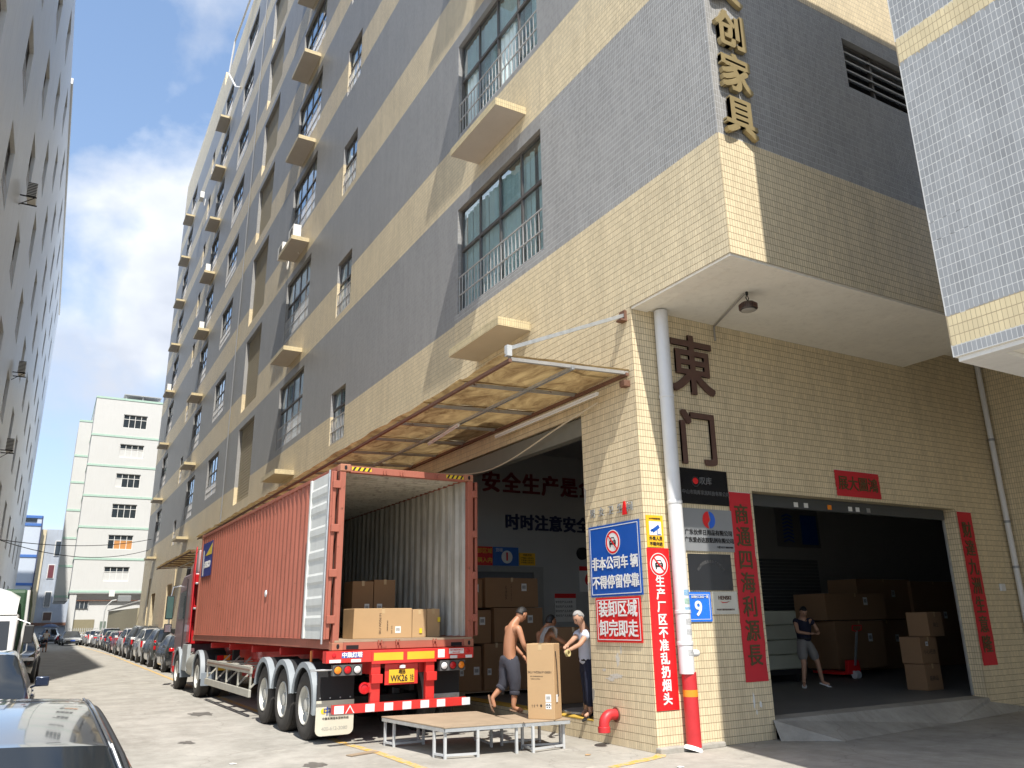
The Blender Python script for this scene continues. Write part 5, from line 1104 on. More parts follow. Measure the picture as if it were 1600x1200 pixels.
fender(TT, -1.30, -.66, 10.45, .52, .60, R(-5), R(185)); fender(TT, .66, 1.25, 10.45, .52, .60, R(0), R(180)); fender(TT, -1.3, -.66, 13.75, .52, .62, R(10), R(185), body=M_blk)
kb('mud_flap', mat('grey_flap', (.22, .25, .28), .5), -1.3, -.98, 9.80, 9.82, .30, .62); s = MB(); s.box(-.98, -.35, 9.8, 9.82, .32, .62); fl = s.build('mud_flap', mat('dark_flap', (.05, .055, .06), .7), TT); text('东风商用', .09, M_steel, (-.66, 9.798, .40), FX, LU, fl)
kb('mud_flap', mat('grey_flap', (.22, .25, .28), .5), -1.3, -1.0, 13.05, 13.07, .35, .95)
s = MB(); s.cyl((-.95, 11.35, .72), (-.95, 12.75, .72), .33, 24); s.build('fuel_tank', mat('dull_tank', (.42, .42, .38), .45, .4, var=.2), TT, smooth=True)
kb('side_fairing', mat('dusty_grey_panel', (.36, .38, .38), .5, var=.2), -1.28, -1.18, 12.3, 13.1, .55, 1.25)
lt = kb('tail_light', M_blk, -1.0, -.45, 9.66, 9.74, .88, 1.04); s = MB(); s.box(-.98, -.82, 9.652, 9.66, .9, 1.02); s.build('lens', M_redl, lt); s = MB(); s.box(-.81, -.66, 9.652, 9.66, .9, 1.02); s.build('lens', M_org, lt); s = MB(); s.box(-.65, -.48, 9.652, 9.66, .9, 1.02); s.build('lens', M_redl, lt)
pl = kb('number_plate', M_refY, -.99, -.5, 9.67, 9.68, .66, .86, bev=.004); text('粤B·N6', .12, M_ink, (-.75, 9.668, .76), FX, LU, pl)
kb('step', M_steel, -1.28, -1.1, 14.45, 14.75, .35, .4); kb('front_bumper', M_truck, -1.24, 1.21, 14.9, 15.2, .4, 1.0, bev=.04)
# ------------------------------------------------------------------ loading platforms
def platform(lb, poly, legs, z=.40, bars=()):
    e = empty('loading_platform', (poly[0][0], poly[0][1], 0), 0, lb, 'platform', 'steel loading platforms between the container and the dock'); ox, oy = poly[0][:2]
    P = [(x - ox, y - oy) for x, y in poly]
    s = MB(); s.prism([(x, y, z - .018) for x, y in P], (0, 0, .018)); s.build('plywood_top', M_ply, e, bev=.003)
    for i in range(len(P)):
        a, b = P[i], P[(i + 1) % len(P)]; cx, cy = sum(p[0] for p in P) / len(P), sum(p[1] for p in P) / len(P)
        def ins(p): d = Vector((cx - p[0], cy - p[1])).normalized() * .03; return (p[0] + d.x, p[1] + d.y)
        a, b = ins(a), ins(b); s = MB(); s.bar((a[0], a[1], z - .043), (b[0], b[1], z - .043), .04, .045); s.build('frame_bar', M_steel, e)
    for (x, y) in legs:
        s = MB(); s.bar((x - ox, y - oy, .0), (x - ox, y - oy, z - .06), .034, .034); s.build('leg', M_wsteel, e)
    for (i, j) in bars:
        a, b = legs[i], legs[j]; s = MB(); s.bar((a[0] - ox, a[1] - oy, .045), (b[0] - ox, b[1] - oy, .045), .028, .028); s.build('foot_bar', M_wsteel, e)
    return e
platform('wide grey-legged plywood platform nearest the trailer bumper', [(4.62, 12.15), (4.84, 10.38), (5.98, 10.24), (6.1, 11.9)], [(4.66, 12.08), (4.71, 11.85), (4.82, 10.66), (4.88, 10.44), (5.32, 10.34), (5.2, 12.1), (5.18, 11.85), (5.88, 11.0), (6.0, 11.75), (5.9, 10.3)], bars=((0, 1), (2, 3), (3, 4), (1, 6), (5, 6), (0, 5), (7, 8)))
platform('narrow plywood platform carrying the upright carton beside the dock', [(6.0, 11.15), (5.99, 10.23), (6.72, 10.16), (6.80, 11.1)], [(6.12, 10.22), (6.66, 10.28), (6.17, 10.6), (6.72, 10.45), (6.08, 11.05), (6.7, 11.0)], bars=((0, 1), (0, 2), (2, 3), (1, 3), (4, 5)))
# upright carton being taped
uc = carton(6.23, 6.65, 10.275, 10.545, .40, 1.425, 'tall upright carton being taped shut on the narrow platform', rz=R(-53), marks=(('text', 'SKU WDS61P100001', .042, -.01, .63), ('text', 'SKU DIMENSION KITS', .02, -.06, .575), ('text', 'MADE IN CHINA', .02, -.08, .54), ('label', .07, .235, .085, .10), ('text', '† ‡ ↑ ♦', .045, -.06, .18)))

s = MB(); s.box(.07, .155, -.1372, -.1352, .14, .225); o = s.build('handling_marks', M_label, uc); s = MB()
for x in (.09, .125):
    for z in (.155, .195): s.box(x - .008, x + .012, -.1378, -.1372, z, z + .015)
s.box(.072, .153, -.1378, -.1372, .18, .19); s.build('mark_print', M_ink, o)
s = MB(); s.box(.2105, .2165, -.08, -.02, .23, .33); s.build('side_label', M_label, uc)
s = MB(); s.tube([(.222, -.09, .92), (.226, -.06, .75), (.224, -.03, .5), (.223, -.02, .3)], .006, 6); s.build('strap', M_blk, uc)
tp = MB(); c_ = Vector((6.93, 10.50, 1.27)); tp.lathe(c_, (.35, -.9, .1), [(.05, -.022), (.05, .022), (.036, .022), (.036, -.022), (.05, -.022)], 24); tag(tp.build('tape_roll', mat('tape_roll_yellow', (.50, .42, .20), .35), smooth=True), 'roll of packing tape in the old man\'s hands', 'tape roll')
# ------------------------------------------------------------------ goods in the hall
FLZ = .29
stack = [
 (7.55, 8.12, 15.6, FLZ + .08, 1.25, 2), (8.14, 8.72, 15.5, FLZ + .08, 1.3, 2), (8.74, 9.35, 15.4, FLZ + .08, 1.3, 2),
 (7.5, 8.35, 15.6, 1.30, 1.98, 1), (8.38, 9.6, 15.5, 1.31, 2.02, 1), (7.5, 8.2, 15.7, 2.03, 2.62, 1), (8.22, 9.55, 15.6, 2.03, 2.66, 1)]
lbs = ['brown carton on the floor pallet at the far left of the dock stack', 'brown carton on the floor pallet in the middle of the dock stack', 'brown carton on the floor pallet behind the two shirtless men',
 'middle layer carton at the left of the dock stack', 'long middle layer carton behind the shirtless man\'s head', 'top layer carton at the left of the dock stack with yellow stickers', 'long top carton of the dock stack with a white label']
for (x0, x1, y, z0, z1, k), lb in zip(stack, lbs):
    mk = [('label', (x1 - x0) * .18, (z1 - z0) * (.55 if k == 1 else .35), .13, .16)]
    if k == 1: mk += [('text', 'WDS61P1', .07, -.15, (z1 - z0) * .5, VT, VU), ('text', 'N.W. 32KG G.W. 35KG', .035, -.02, (z1 - z0) * .5, VT, VU)]
    else: mk += [('label', -.22, .3, .09, .13)]
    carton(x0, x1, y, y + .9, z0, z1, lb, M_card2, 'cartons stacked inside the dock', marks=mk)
s = MB(); s.box(7.5, 9.4, 15.35, 16.6, FLZ + .06, FLZ + .08); [s.box(x, x + .12, 15.36, 16.6, FLZ - .005, FLZ + .06) for x in (7.5, 8.4, 9.28)]
tag(s.build('pallet', M_ply), 'wooden pallet under the dock carton stack', 'pallet')
carton(8.3, 9.0, 12.9, 13.5, FLZ, 1.62, 'carton standing behind the old man at the dock edge', M_card2)
carton(7.95, 8.30, 11.35, 11.75, FLZ, 1.35, 'upright carton beside the old man\'s legs', M_card, rz=R(-40))
# scale platform plate
s = MB(); s.lathe((7.95, 11.6, FLZ), (0, 0, 1), [(.001, .0), (.36, 0), (.36, .035), (.30, .05), (.001, .05)], 36); tag(s.build('stretch_film_turntable', M_steel, smooth=True), 'round steel turntable plate on the dock floor behind the carton', 'turntable')
# cream foam blocks and the man behind them
for i in range(4):
    s = MB(); z = FLZ + .28 + i * .33; s.box(14.0, 15.7, 13.8, 15.0, z, z + .32)
    tag(s.build('foam_block', mat('cream_foam', (.50, .52, .42), .9, var=.08, scale=2), bev=.03), ['lowest cream foam slab', 'second cream foam slab from the floor', 'third cream foam slab from the floor', 'topmost cream foam slab'][i] + ' of the stack inside the gate', 'foam slab', 'foam slabs stacked inside the gate')
s = MB(); s.box(13.9, 15.8, 13.8, 15.0, FLZ + .16, FLZ + .28); [s.box(x, x + .1, 13.82, 14.98, FLZ, FLZ + .16) for x in (14.0, 15.5)]; tag(s.build('trolley_base', M_blk), 'dark trolley base under the foam slabs', 'trolley')
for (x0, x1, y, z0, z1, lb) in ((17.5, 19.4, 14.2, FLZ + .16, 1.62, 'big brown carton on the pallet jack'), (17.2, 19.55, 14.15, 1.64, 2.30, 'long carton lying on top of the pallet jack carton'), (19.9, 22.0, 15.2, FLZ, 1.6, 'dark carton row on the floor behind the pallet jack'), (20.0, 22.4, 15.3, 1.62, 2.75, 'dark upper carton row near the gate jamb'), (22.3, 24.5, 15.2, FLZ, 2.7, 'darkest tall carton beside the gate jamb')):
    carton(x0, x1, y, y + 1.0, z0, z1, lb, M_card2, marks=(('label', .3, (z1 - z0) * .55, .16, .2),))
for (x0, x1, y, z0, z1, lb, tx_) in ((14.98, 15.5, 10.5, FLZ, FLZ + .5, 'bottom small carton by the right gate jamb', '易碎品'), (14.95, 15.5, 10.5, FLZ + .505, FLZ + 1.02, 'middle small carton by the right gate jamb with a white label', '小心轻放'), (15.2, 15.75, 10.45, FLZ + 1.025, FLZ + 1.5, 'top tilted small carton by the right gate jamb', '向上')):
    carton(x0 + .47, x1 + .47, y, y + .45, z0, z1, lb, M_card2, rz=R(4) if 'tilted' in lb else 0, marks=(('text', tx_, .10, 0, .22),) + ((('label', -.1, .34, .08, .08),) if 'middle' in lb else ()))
pj = empty('pallet_jack', (17.2, 13.5, FLZ), R(-8), 'red hand pallet jack parked before the brown carton', 'pallet jack')
s = MB(); s.box(-.25, -.09, .15, 1.2, .08, .14); s.box(.09, .25, .15, 1.2, .08, .14); s.prism([(-.2, .15, .1), (.2, .15, .1), (.16, .15, .42), (-.16, .15, .42)], (0, -.12, 0)); s.build('forks', M_sred, pj, bev=.01)
s = MB(); s.bar((0, 0, .3), (0, -.2, 1.1), .04); s.build('shaft', M_steel, pj); s = MB(); s.tube([(-.14, -.22, 1.22), (-.14, -.2, 1.12), (0, -.19, 1.08), (.14, -.2, 1.12), (.14, -.22, 1.22), (-.14, -.22, 1.22)], .014, 8); s.build('handle', M_sred, pj, smooth=True)
for x in (-.07, .04): s = MB(); s.cyl((x, 0, .09), (x + .04, 0, .09), .09, 20); s.build('wheel', M_refW, pj, smooth=True)
# ------------------------------------------------------------------ people
def skin_mesh(V, E_, rad, root=0, sub=2):
    me = bpy.data.meshes.new('b'); me.from_pydata([tuple(v) for v in V], E_, []); o = bpy.data.objects.new('b', me); COL.objects.link(o)
    m_ = o.modifiers.new('skin', 'SKIN'); m_.use_smooth_shade = True; m_.branch_smoothing = .6
    if not me.skin_vertices: 
        bm = bmesh.new(); bm.from_mesh(me); bm.verts.layers.skin.verify(); bm.to_mesh(me); bm.free()
    for i, r in enumerate(rad):
        sv = me.skin_vertices[0].data[i]; sv.radius = (r, r) if not isinstance(r, tuple) else r; sv.use_root = (i == root)
    q = o.modifiers.new('sub', 'SUBSURF'); q.levels = sub; q.render_levels = sub
    dg = bpy.context.evaluated_depsgraph_get(); dg.update(); out = bpy.data.meshes.new_from_object(o.evaluated_get(dg))
    COL.objects.unlink(o); bpy.data.objects.remove(o); return out
def join_meshes(lst):
    vs = []; fs = []
    for me in lst:
        b = len(vs); vs += [tuple(v.co) for v in me.vertices]; fs += [tuple(b + i for i in p.vertices) for p in me.polygons]
    return vs, fs
def chain(pts, rad, sub=2):
    return skin_mesh(pts, [(i, i + 1) for i in range(len(pts) - 1)], rad, 0, sub)
def head_mesh(c, look, tilt):
    """head with brow, nose, cheeks, chin and ears; c = centre, look = heading in radians, tilt = pitch downwards"""
    bm = bmesh.new(); bmesh.ops.create_uvsphere(bm, u_segments=24, v_segments=18, radius=1)
    for v in bm.verts:
        x, y, z = v.co; X, Y, Z = x * .076, y * .095, z * .118
        if z < 0: X *= 1 - .32 * (-z) ** 1.5; Y = Y * (1 - .18 * (-z)) + .010 * (-z)
        if y > .3: 
            n = math.exp(-((x / .20) ** 2)) * math.exp(-(((z + .12) / .22) ** 2)); Y += .026 * n * (y > .5)
            n2 = math.exp(-(((abs(x) - .38) / .2) ** 2)) * math.exp(-(((z - .08) / .12) ** 2)); Y -= .012 * n2
            Y += .006 * math.exp(-(((z - .28) / .1) ** 2)); Y += .010 * math.exp(-((x / .3) ** 2)) * math.exp(-(((z + .85) / .15) ** 2)); Y += .006 * math.exp(-((x / .28) ** 2)) * math.exp(-(((z + .48) / .07) ** 2))
        v.co = (X, Y, Z)
    for sx in (-1, 1):
        r = bmesh.ops.create_uvsphere(bm, u_segments=8, v_segments=6, radius=1)
        for v in r['verts']: v.co = (sx * .076 + v.co.x * .010, -.005 + v.co.y * .018, .0 + v.co.z * .032)
    M = Matrix.Translation(c) @ Matrix.Rotation(look, 4, 'Z') @ Matrix.Rotation(-tilt, 4, 'X'); bm.transform(M)
    me = bpy.data.meshes.new('h'); bm.to_mesh(me); bm.free(); return me, M
def person(label, P, skin=M_skin, hair=M_hair, pants=None, pantm=M_jean, shirt=None, shirtm=M_shirt, look=0., tilt=.2, shoe=None, hair_cover=.0, group=None, rolled=False, fingers=True, cap=None):
    """P: joints in world space: pelvis chest neck head, sL sR eL eR wL wR, hL hR kL kR aL aR tL tR"""
    P = dict(P); P['head'] = tuple(Vector(P['head']).lerp(Vector(P['neck']), .17))
    V3 = lambda k: Vector(P[k]); base = Vector((P['pelvis'][0], P['pelvis'][1], 0))
    e = empty('person', tuple((base.x, base.y, min(P['aL'][2], P['aR'][2]) - .08)), 0, label, 'person', group)
    off = Vector(e.location)
    names = ['pelvis', 'belly', 'chest', 'neck', 'throat', 'skull', 'sL', 'eL', 'wL', 'sR', 'eR', 'wR', 'hL', 'kL', 'aL', 'tL', 'hR', 'kR', 'aR', 'tR']
    Q = dict(P); Q['belly'] = tuple(V3('pelvis').lerp(V3('chest'), .5)); Q['throat'] = tuple(V3('neck').lerp(V3('head'), .45)); Q['skull'] = tuple(V3('neck').lerp(V3('head'), .9))
    rad = dict(pelvis=.112, belly=(.128, .105), chest=(.155, .125), neck=.088, throat=.058, skull=.055, sL=.058, eL=.040, wL=.026, sR=.058, eR=.040, wR=.026, hL=.076, kL=.056, aL=.036, tL=.03, hR=.076, kR=.056, aR=.036, tR=.03)
    idx = {n: i for i, n in enumerate(names)}
    ed = [('pelvis', 'belly'), ('belly', 'chest'), ('chest', 'neck'), ('neck', 'throat'), ('throat', 'skull'), ('chest', 'sL'), ('sL', 'eL'), ('eL', 'wL'), ('chest', 'sR'), ('sR', 'eR'), ('eR', 'wR'), ('pelvis', 'hL'), ('hL', 'kL'), ('kL', 'aL'), ('aL', 'tL'), ('pelvis', 'hR'), ('hR', 'kR'), ('kR', 'aR'), ('aR', 'tR')]
    VV = [Vector(Q[n]) for n in names]; EE = [(idx[a], idx[b]) for a, b in ed]; RR = [rad[n] for n in names]
    # calves and forearms get their fullness from an extra ring
    for a, b, r, t in (('kL', 'aL', .054, .3), ('kR', 'aR', .054, .3), ('hL', 'kL', .082, .4), ('hR', 'kR', .082, .4), ('eL', 'wL', .038, .25), ('eR', 'wR', .038, .25), ('sL', 'eL', .047, .5), ('sR', 'eR', .047, .5)):
        i = len(VV); VV.append(Vector(Q[a]).lerp(Vector(Q[b]), t)); RR.append(r); EE.remove((idx[a], idx[b])); EE += [(idx[a], i), (i, idx[b])]
    body = skin_mesh(VV, EE, RR, 0, 2); parts = [body]
    for s_ in ('L', 'R'):
        w_, el2 = V3('w' + s_), V3('e' + s_); d = (w_ - el2).normalized(); hd = Vector(P.get('g' + s_, d)).normalized()
        side = hd.cross(Vector((0, 0, 1))); side = side.normalized() if side.length > .1 else Vector((1, 0, 0)); nrm = side.cross(hd).normalized()
        palm = w_ + hd * .045; parts.append(chain([w_ - d * .01, w_ + hd * .03, palm + hd * .035], [.024, (.030), (.026)], 1))
        if fingers:
            for k, ln in ((-1.5, .062), (-.5, .072), (.5, .068), (1.5, .055)):
                b0 = palm + side * (.0125 * k) + hd * .02; p1 = b0 + hd * ln * .5; p2 = p1 + (hd * .6 - nrm * .6) * ln * .4; p3 = p2 + (hd * .2 - nrm * .9) * ln * .3
                parts.append(chain([b0, p1, p2, p3], [.0095, .009, .0085, .007], 1))
            b0 = w_ + hd * .025 + side * .018 * (1 if s_ == 'L' else -1); parts.append(chain([b0, b0 + hd * .03 + side * .02 * (1 if s_ == 'L' else -1), b0 + hd * .055 - nrm * .02 + side * .018 * (1 if s_ == 'L' else -1)], [.012, .0105, .008], 1))
    hm, M = head_mesh(V3('head'), look, tilt); parts.append(hm)
    s = MB(); vs, fs = join_meshes(parts); s.add([Vector(v) - off for v in vs], fs); s.build('body', skin, e, smooth='all')
    # hair cap
    bm = bmesh.new(); bmesh.ops.create_uvsphere(bm, u_segments=24, v_segments=16, radius=1); kill = []
    for v in bm.verts:
        x, y, z = v.co
        if (y > .25 and z < .55 + hair_cover) or z < -.35 or (y > -.1 and z < .12 and abs(x) > .3): kill.append(v)
        k = 1 + .02 * mnoise.noise(v.co * 6); v.co = (x * .0835 * k, y * .103 * k - .002, z * .126 * k + .001)
    bmesh.ops.delete(bm, geom=kill, context='VERTS'); bm.transform(Matrix.Translation(-off) @ M); me = bpy.data.meshes.new('hair'); bm.to_mesh(me); bm.free(); me.materials.append(hair)
    ho = bpy.data.objects.new('hair', me); COL.objects.link(ho); ho.parent = e; me.polygons.foreach_set('use_smooth', [True] * len(me.polygons)); sm = ho.modifiers.new('th', 'SOLIDIFY'); sm.thickness = .008
    s = MB()
    for sx in (-1, 1):
        pp = M @ Vector((sx * .029, .083, .010)); s.lathe(pp - off, (M.to_3x3() @ Vector((0, 1, 0))), [(.011, 0), (.008, .004), (.001, .005)], 10)
        p1, p2 = M @ Vector((sx * .014, .090, .034)), M @ Vector((sx * .045, .078, .032)); s.bar(p1 - off, p2 - off, .007, .006)
    p1, p2 = M @ Vector((-.022, .0885, -.055)), M @ Vector((.022, .0885, -.055)); s.bar(p1 - off, p2 - off, .006, .004); s.build('eyes_and_mouth', M_hair, e)
    def cloth(nm, pts, ed, rr, mt, sub=2, smooth='all'):
        me = skin_mesh([Vector(p) - off for p in pts], ed, rr, 0, sub); s = MB(); vs, fs = join_meshes([me]); s.add(vs, fs); return s.build(nm, mt, e, smooth=smooth)
    if pants:
        kl = pants; pts = [V3('pelvis').lerp(V3('chest'), .26 if not shirt else .38), V3('pelvis') - Vector((0, 0, .02))]; ed2 = [(0, 1)]; rr = [.150, .172]
        for s_ in ('L', 'R'):
            b = len(pts); pts += [V3('h' + s_), V3('h' + s_).lerp(V3('k' + s_), .5)]; rr += [.132, .115]; ed2 += [(1, b), (b, b + 1)]
            if kl > 1:
                pts += [V3('k' + s_), V3('k' + s_).lerp(V3('a' + s_), kl - 1)]; rr += [.092, .082 if rolled else .064]; ed2 += [(b + 1, b + 2), (b + 2, b + 3)]
            else: pts += [V3('h' + s_).lerp(V3('k' + s_), kl)]; rr += [.098]; ed2 += [(b + 1, b + 2)]
        po = cloth('trousers' if kl > 1 else 'shorts', pts, ed2, rr, pantm)
        tx_ = bpy.data.textures.new('folds', 'CLOUDS'); tx_.noise_scale = .07; dm = po.modifiers.new('folds', 'DISPLACE'); dm.texture = tx_; dm.strength = .022; dm.texture_coords = 'LOCAL'
        if rolled:
            for s_ in ('L', 'R'):
                c0 = V3('k' + s_).lerp(V3('a' + s_), kl - 1); d = (V3('a' + s_) - V3('k' + s_)).normalized(); s = MB(); s.lathe(c0 - off, d, [(.050, -.045), (.072, -.04), (.077, -.02), (.076, .012), (.066, .022), (.05, .016)], 18); s.build('rolled_hem', pantm, e, smooth='all')
        c0 = V3('pelvis').lerp(V3('chest'), .2); s = MB()
        if shirt: s.lathe(c0 - off, (V3('chest') - V3('pelvis')).normalized(), [(.10, -.02), (.146, -.018), (.146, .016), (.10, .02)], 24); s.build('waistband', M_blk, e, smooth='all')
    if shirt:
        pts = [V3('pelvis') - Vector((0, 0, .07)), V3('pelvis').lerp(V3('chest'), .5), V3('chest'), V3('chest').lerp(V3('neck'), .62)]; ed2 = [(0, 1), (1, 2), (2, 3)]; rr = [.180, .166, .174, .098]
        for s_ in ('L', 'R'):
            b = len(pts); pts += [V3('s' + s_), V3('s' + s_).lerp(V3('e' + s_), shirt)]; rr += [.080, .074]; ed2 += [(2, b), (b, b + 1)]
        so_ = cloth('shirt', pts, ed2, rr, shirtm)
        tx_ = bpy.data.textures.new('folds', 'CLOUDS'); tx_.noise_scale = .09; dm = so_.modifiers.new('folds', 'DISPLACE'); dm.texture = tx_; dm.strength = .024; dm.texture_coords = 'LOCAL'
    if shoe:
        for s_ in ('L', 'R'):
            a, t = V3('a' + s_), V3('t' + s_); d = (t - a); d2 = d.normalized(); up = Vector((0, 0, 1)) - d2 * d2.z; up.normalize(); sd_ = d2.cross(up)
            s = MB(); c = (a - Vector(up) * .045).lerp(t, .5) - up * .012; L_ = .135
            n = 18; ol = [c + d2 * (L_ * math.cos(q)) + sd_ * (.047 * math.sin(q) * (1 + .12 * math.cos(q))) - off for q in np.linspace(0, 2 * math.pi, n + 1)[:-1]]
            s.prism([v - up * .014 for v in ol], up * .02); s.build('sandal_sole', shoe, e)
            s = MB(); s.tube([c + d2 * .02 - sd_ * .045 - off, c + d2 * .05 + up * .05 - off, c + d2 * .02 + sd_ * .045 - off], .010, 6); s.build('strap', shoe, e, smooth=True)
    return e, off, M
# shirtless man walking on the platform edge, seen from his left and behind (heading +X)
hd = R(-90)
person('shirtless man in rolled dark trousers stepping across the platform', dict(pelvis=(6.36, 11.30, 1.19), chest=(6.38, 11.27, 1.52), neck=(6.46, 11.26, 1.73), head=(6.585, 11.24, 1.865),
    sL=(6.43, 11.44, 1.655), sR=(6.42, 11.09, 1.655), eL=(6.52, 11.46, 1.39), eR=(6.47, 11.02, 1.385), wL=(6.64, 11.34, 1.22), wR=(6.655, 11.13, 1.215), gL=(.5, -.3, -.8), gR=(.45, .2, -.8),
    hL=(6.36, 11.39, 1.13), hR=(6.37, 11.21, 1.13), kL=(6.33, 11.40, .82), kR=(6.41, 11.20, .79), aL=(6.13, 11.43, .62), aR=(6.37, 11.20, .485), tL=(6.16, 11.40, .48), tR=(6.53, 11.17, .435)),
    pants=1.35, rolled=True, look=R(-80), tilt=.50, shoe=mat('tan_sandal', (.22, .13, .08), .8))
e, off, M = person('shirtless man with a towel over his shoulder behind the upright carton', dict(pelvis=(7.62, 12.30, 1.12), chest=(7.60, 12.28, 1.43), neck=(7.66, 12.26, 1.62), head=(7.76, 12.23, 1.745),
    sL=(7.62, 12.46, 1.54), sR=(7.64, 12.09, 1.54), eL=(7.80, 12.42, 1.33), eR=(7.84, 12.00, 1.38), wL=(8.02, 12.28, 1.28), wR=(8.05, 12.02, 1.33), gL=(1, 0, -.1), gR=(1, .1, -.1),
    hL=(7.60, 12.39, 1.03), hR=(7.61, 12.20, 1.03), kL=(7.62, 12.41, .72), kR=(7.64, 12.18, .72), aL=(7.58, 12.42, .37), aR=(7.60, 12.17, .37), tL=(7.72, 12.42, .32), tR=(7.74, 12.16, .32)),
    pants=1.6, look=R(-88), tilt=.05, shoe=M_blk)
s = MB(); vs = []; n = 14; m_ = 5; cp = [(7.70, 12.05, 1.46), (7.68, 12.02, 1.60), (7.62, 12.04, 1.655), (7.53, 12.06, 1.62), (7.46, 12.08, 1.50), (7.43, 12.09, 1.35), (7.41, 12.10, 1.22), (7.40, 12.10, 1.12)]
for i, p in enumerate(cp):
    for j in range(m_): vs.append(Vector(p) + Vector((.012 * math.sin(j * 2.3 + i), .075 * (j / (m_ - 1) - .5) * 2, .008 * math.sin(j * 3))) - off)
s.add(vs, [(i * m_ + j, i * m_ + j + 1, (i + 1) * m_ + j + 1, (i + 1) * m_ + j) for i in range(len(cp) - 1) for j in range(m_ - 1)]); t_ = s.build('towel', M_towel, e, smooth='all'); sm = t_.modifiers.new('t', 'SOLIDIFY'); sm.thickness = .012
person('grey haired old man in a pale shirt leaning to tape the carton', dict(pelvis=(7.62, 10.98, 1.10), chest=(7.57, 10.93, 1.44), neck=(7.50, 10.90, 1.65), head=(7.38, 10.86, 1.80),
    sL=(7.50, 10.76, 1.56), sR=(7.56, 11.08, 1.56), eL=(7.26, 10.66, 1.38), eR=(7.28, 10.92, 1.42), wL=(7.02, 10.60, 1.31), wR=(7.03, 10.66, 1.38), gL=(-.8, -.35, -.1), gR=(-.7, -.45, -.2),
    hL=(7.62, 10.88, 1.02), hR=(7.65, 11.08, 1.02), kL=(7.56, 10.86, .70), kR=(7.68, 11.10, .70), aL=(7.55, 10.86, .37), aR=(7.66, 11.12, .37), tL=(7.42, 10.84, .32), tR=(7.54, 11.08, .32)),
    skin=M_skin2, hair=M_hairg, pants=1.8, pantm=M_navy, shirt=.52, look=R(95), tilt=.62, shoe=M_blk, hair_cover=.1)
person('man in a dark tee and grey shorts standing inside the gate', dict(pelvis=(14.52, 12.62, 1.22), chest=(14.52, 12.60, 1.55), neck=(14.48, 12.56, 1.74), head=(14.44, 12.48, 1.86),
    sL=(14.68, 12.52, 1.68), sR=(14.36, 12.68, 1.68), eL=(14.80, 12.46, 1.42), eR=(14.28, 12.56, 1.42), wL=(14.62, 12.30, 1.38), wR=(14.42, 12.34, 1.38), gL=(-.7, -.4, .1), gR=(.3, -.7, .1),
    hL=(14.62, 12.60, 1.14), hR=(14.42, 12.64, 1.14), kL=(14.72, 12.50, .78), kR=(14.36, 12.56, .78), aL=(14.78, 12.48, .38), aR=(14.34, 12.60, .38), tL=(14.86, 12.36, .33), tR=(14.22, 12.50, .33)),
    skin=M_skin2, pants=.9, pantm=M_short, shirt=.45, shirtm=M_navy, look=R(150), tilt=.6, shoe=M_refW)
pe, off, M = person('distant walker in a white top under a blue umbrella', dict(pelvis=(.36, 72.7, .95), chest=(.36, 72.7, 1.25), neck=(.36, 72.7, 1.42), head=(.36, 72.74, 1.55),
    sL=(.20, 72.7, 1.36), sR=(.52, 72.7, 1.36), eL=(.14, 72.8, 1.12), eR=(.60, 72.8, 1.12), wL=(.22, 72.95, 1.2), wR=(.50, 72.95, 1.25), hL=(.28, 72.7, .88), hR=(.44, 72.7, .88), kL=(.27, 72.72, .48), kR=(.46, 72.66, .48), aL=(.27, 72.68, .08), aR=(.47, 72.62, .08), tL=(.27, 72.8, .04), tR=(.47, 72.76, .04)),
    pants=.5, pantm=M_navy, shirt=.5, shirtm=M_white2, look=0, tilt=0, shoe=M_blk, fingers=False)
um = empty('umbrella', (.55, 72.9, 1.2), 0, 'blue umbrella held over the distant walker', 'umbrella'); s = MB(); s.lathe((0, 0, .62), (0, 0, 1), [(.62, 0), (.5, .10), (.3, .2), (.001, .25)], 8); s.build('cover', mat('umbrella_blue', (.10, .17, .36), .6), um); s = MB(); s.cyl((0, 0, 0), (0, 0, .86), .012, 6); s.build('shaft', M_steel, um)
# ------------------------------------------------------------------ cars
def paint(name, col, rough=.22, metal=.3): return mat('paint_' + name, col, rough, metal, var=.03, coat=.9)
M_cglass = mat('car_glass', (.012, .015, .018), .04, 0, var=.05, spec=.9); M_trim = mat('car_black_trim', (.02, .02, .02), .5)
PROF = {
 'sedan': dict(L=4.7, W=1.80, Hh=1.45, belt=.93, hood=.78, hoodf=.66, deck=.98, ws=(1.05, 1.95), rw=(3.75, 4.25), gc=.17),
 'hatch': dict(L=4.3, W=1.76, Hh=1.50, belt=.95, hood=.86, hoodf=.70, deck=1.0, ws=(.95, 1.75), rw=(3.80, 4.20), gc=.17),
 'suv': dict(L=4.6, W=1.86, Hh=1.68, belt=1.06, hood=1.0, hoodf=.86, deck=1.05, ws=(1.05, 1.80), rw=(4.05, 4.48), gc=.21),
 'near': dict(L=4.7, W=1.86, Hh=1.50, belt=.95, hood=.78, hoodf=.66, deck=.98, ws=(1.05, 1.95), rw=(3.80, 4.25), gc=.17),
 'van': dict(L=4.7, W=1.82, Hh=1.82, belt=1.08, hood=1.02, hoodf=.86, deck=1.1, ws=(.70, 1.55), rw=(4.42, 4.62), gc=.20),
}
def lerp(a, b, t): return a + (b - a) * t
def sstep(t): t = max(0, min(1, t)); return t * t * (3 - 2 * t)
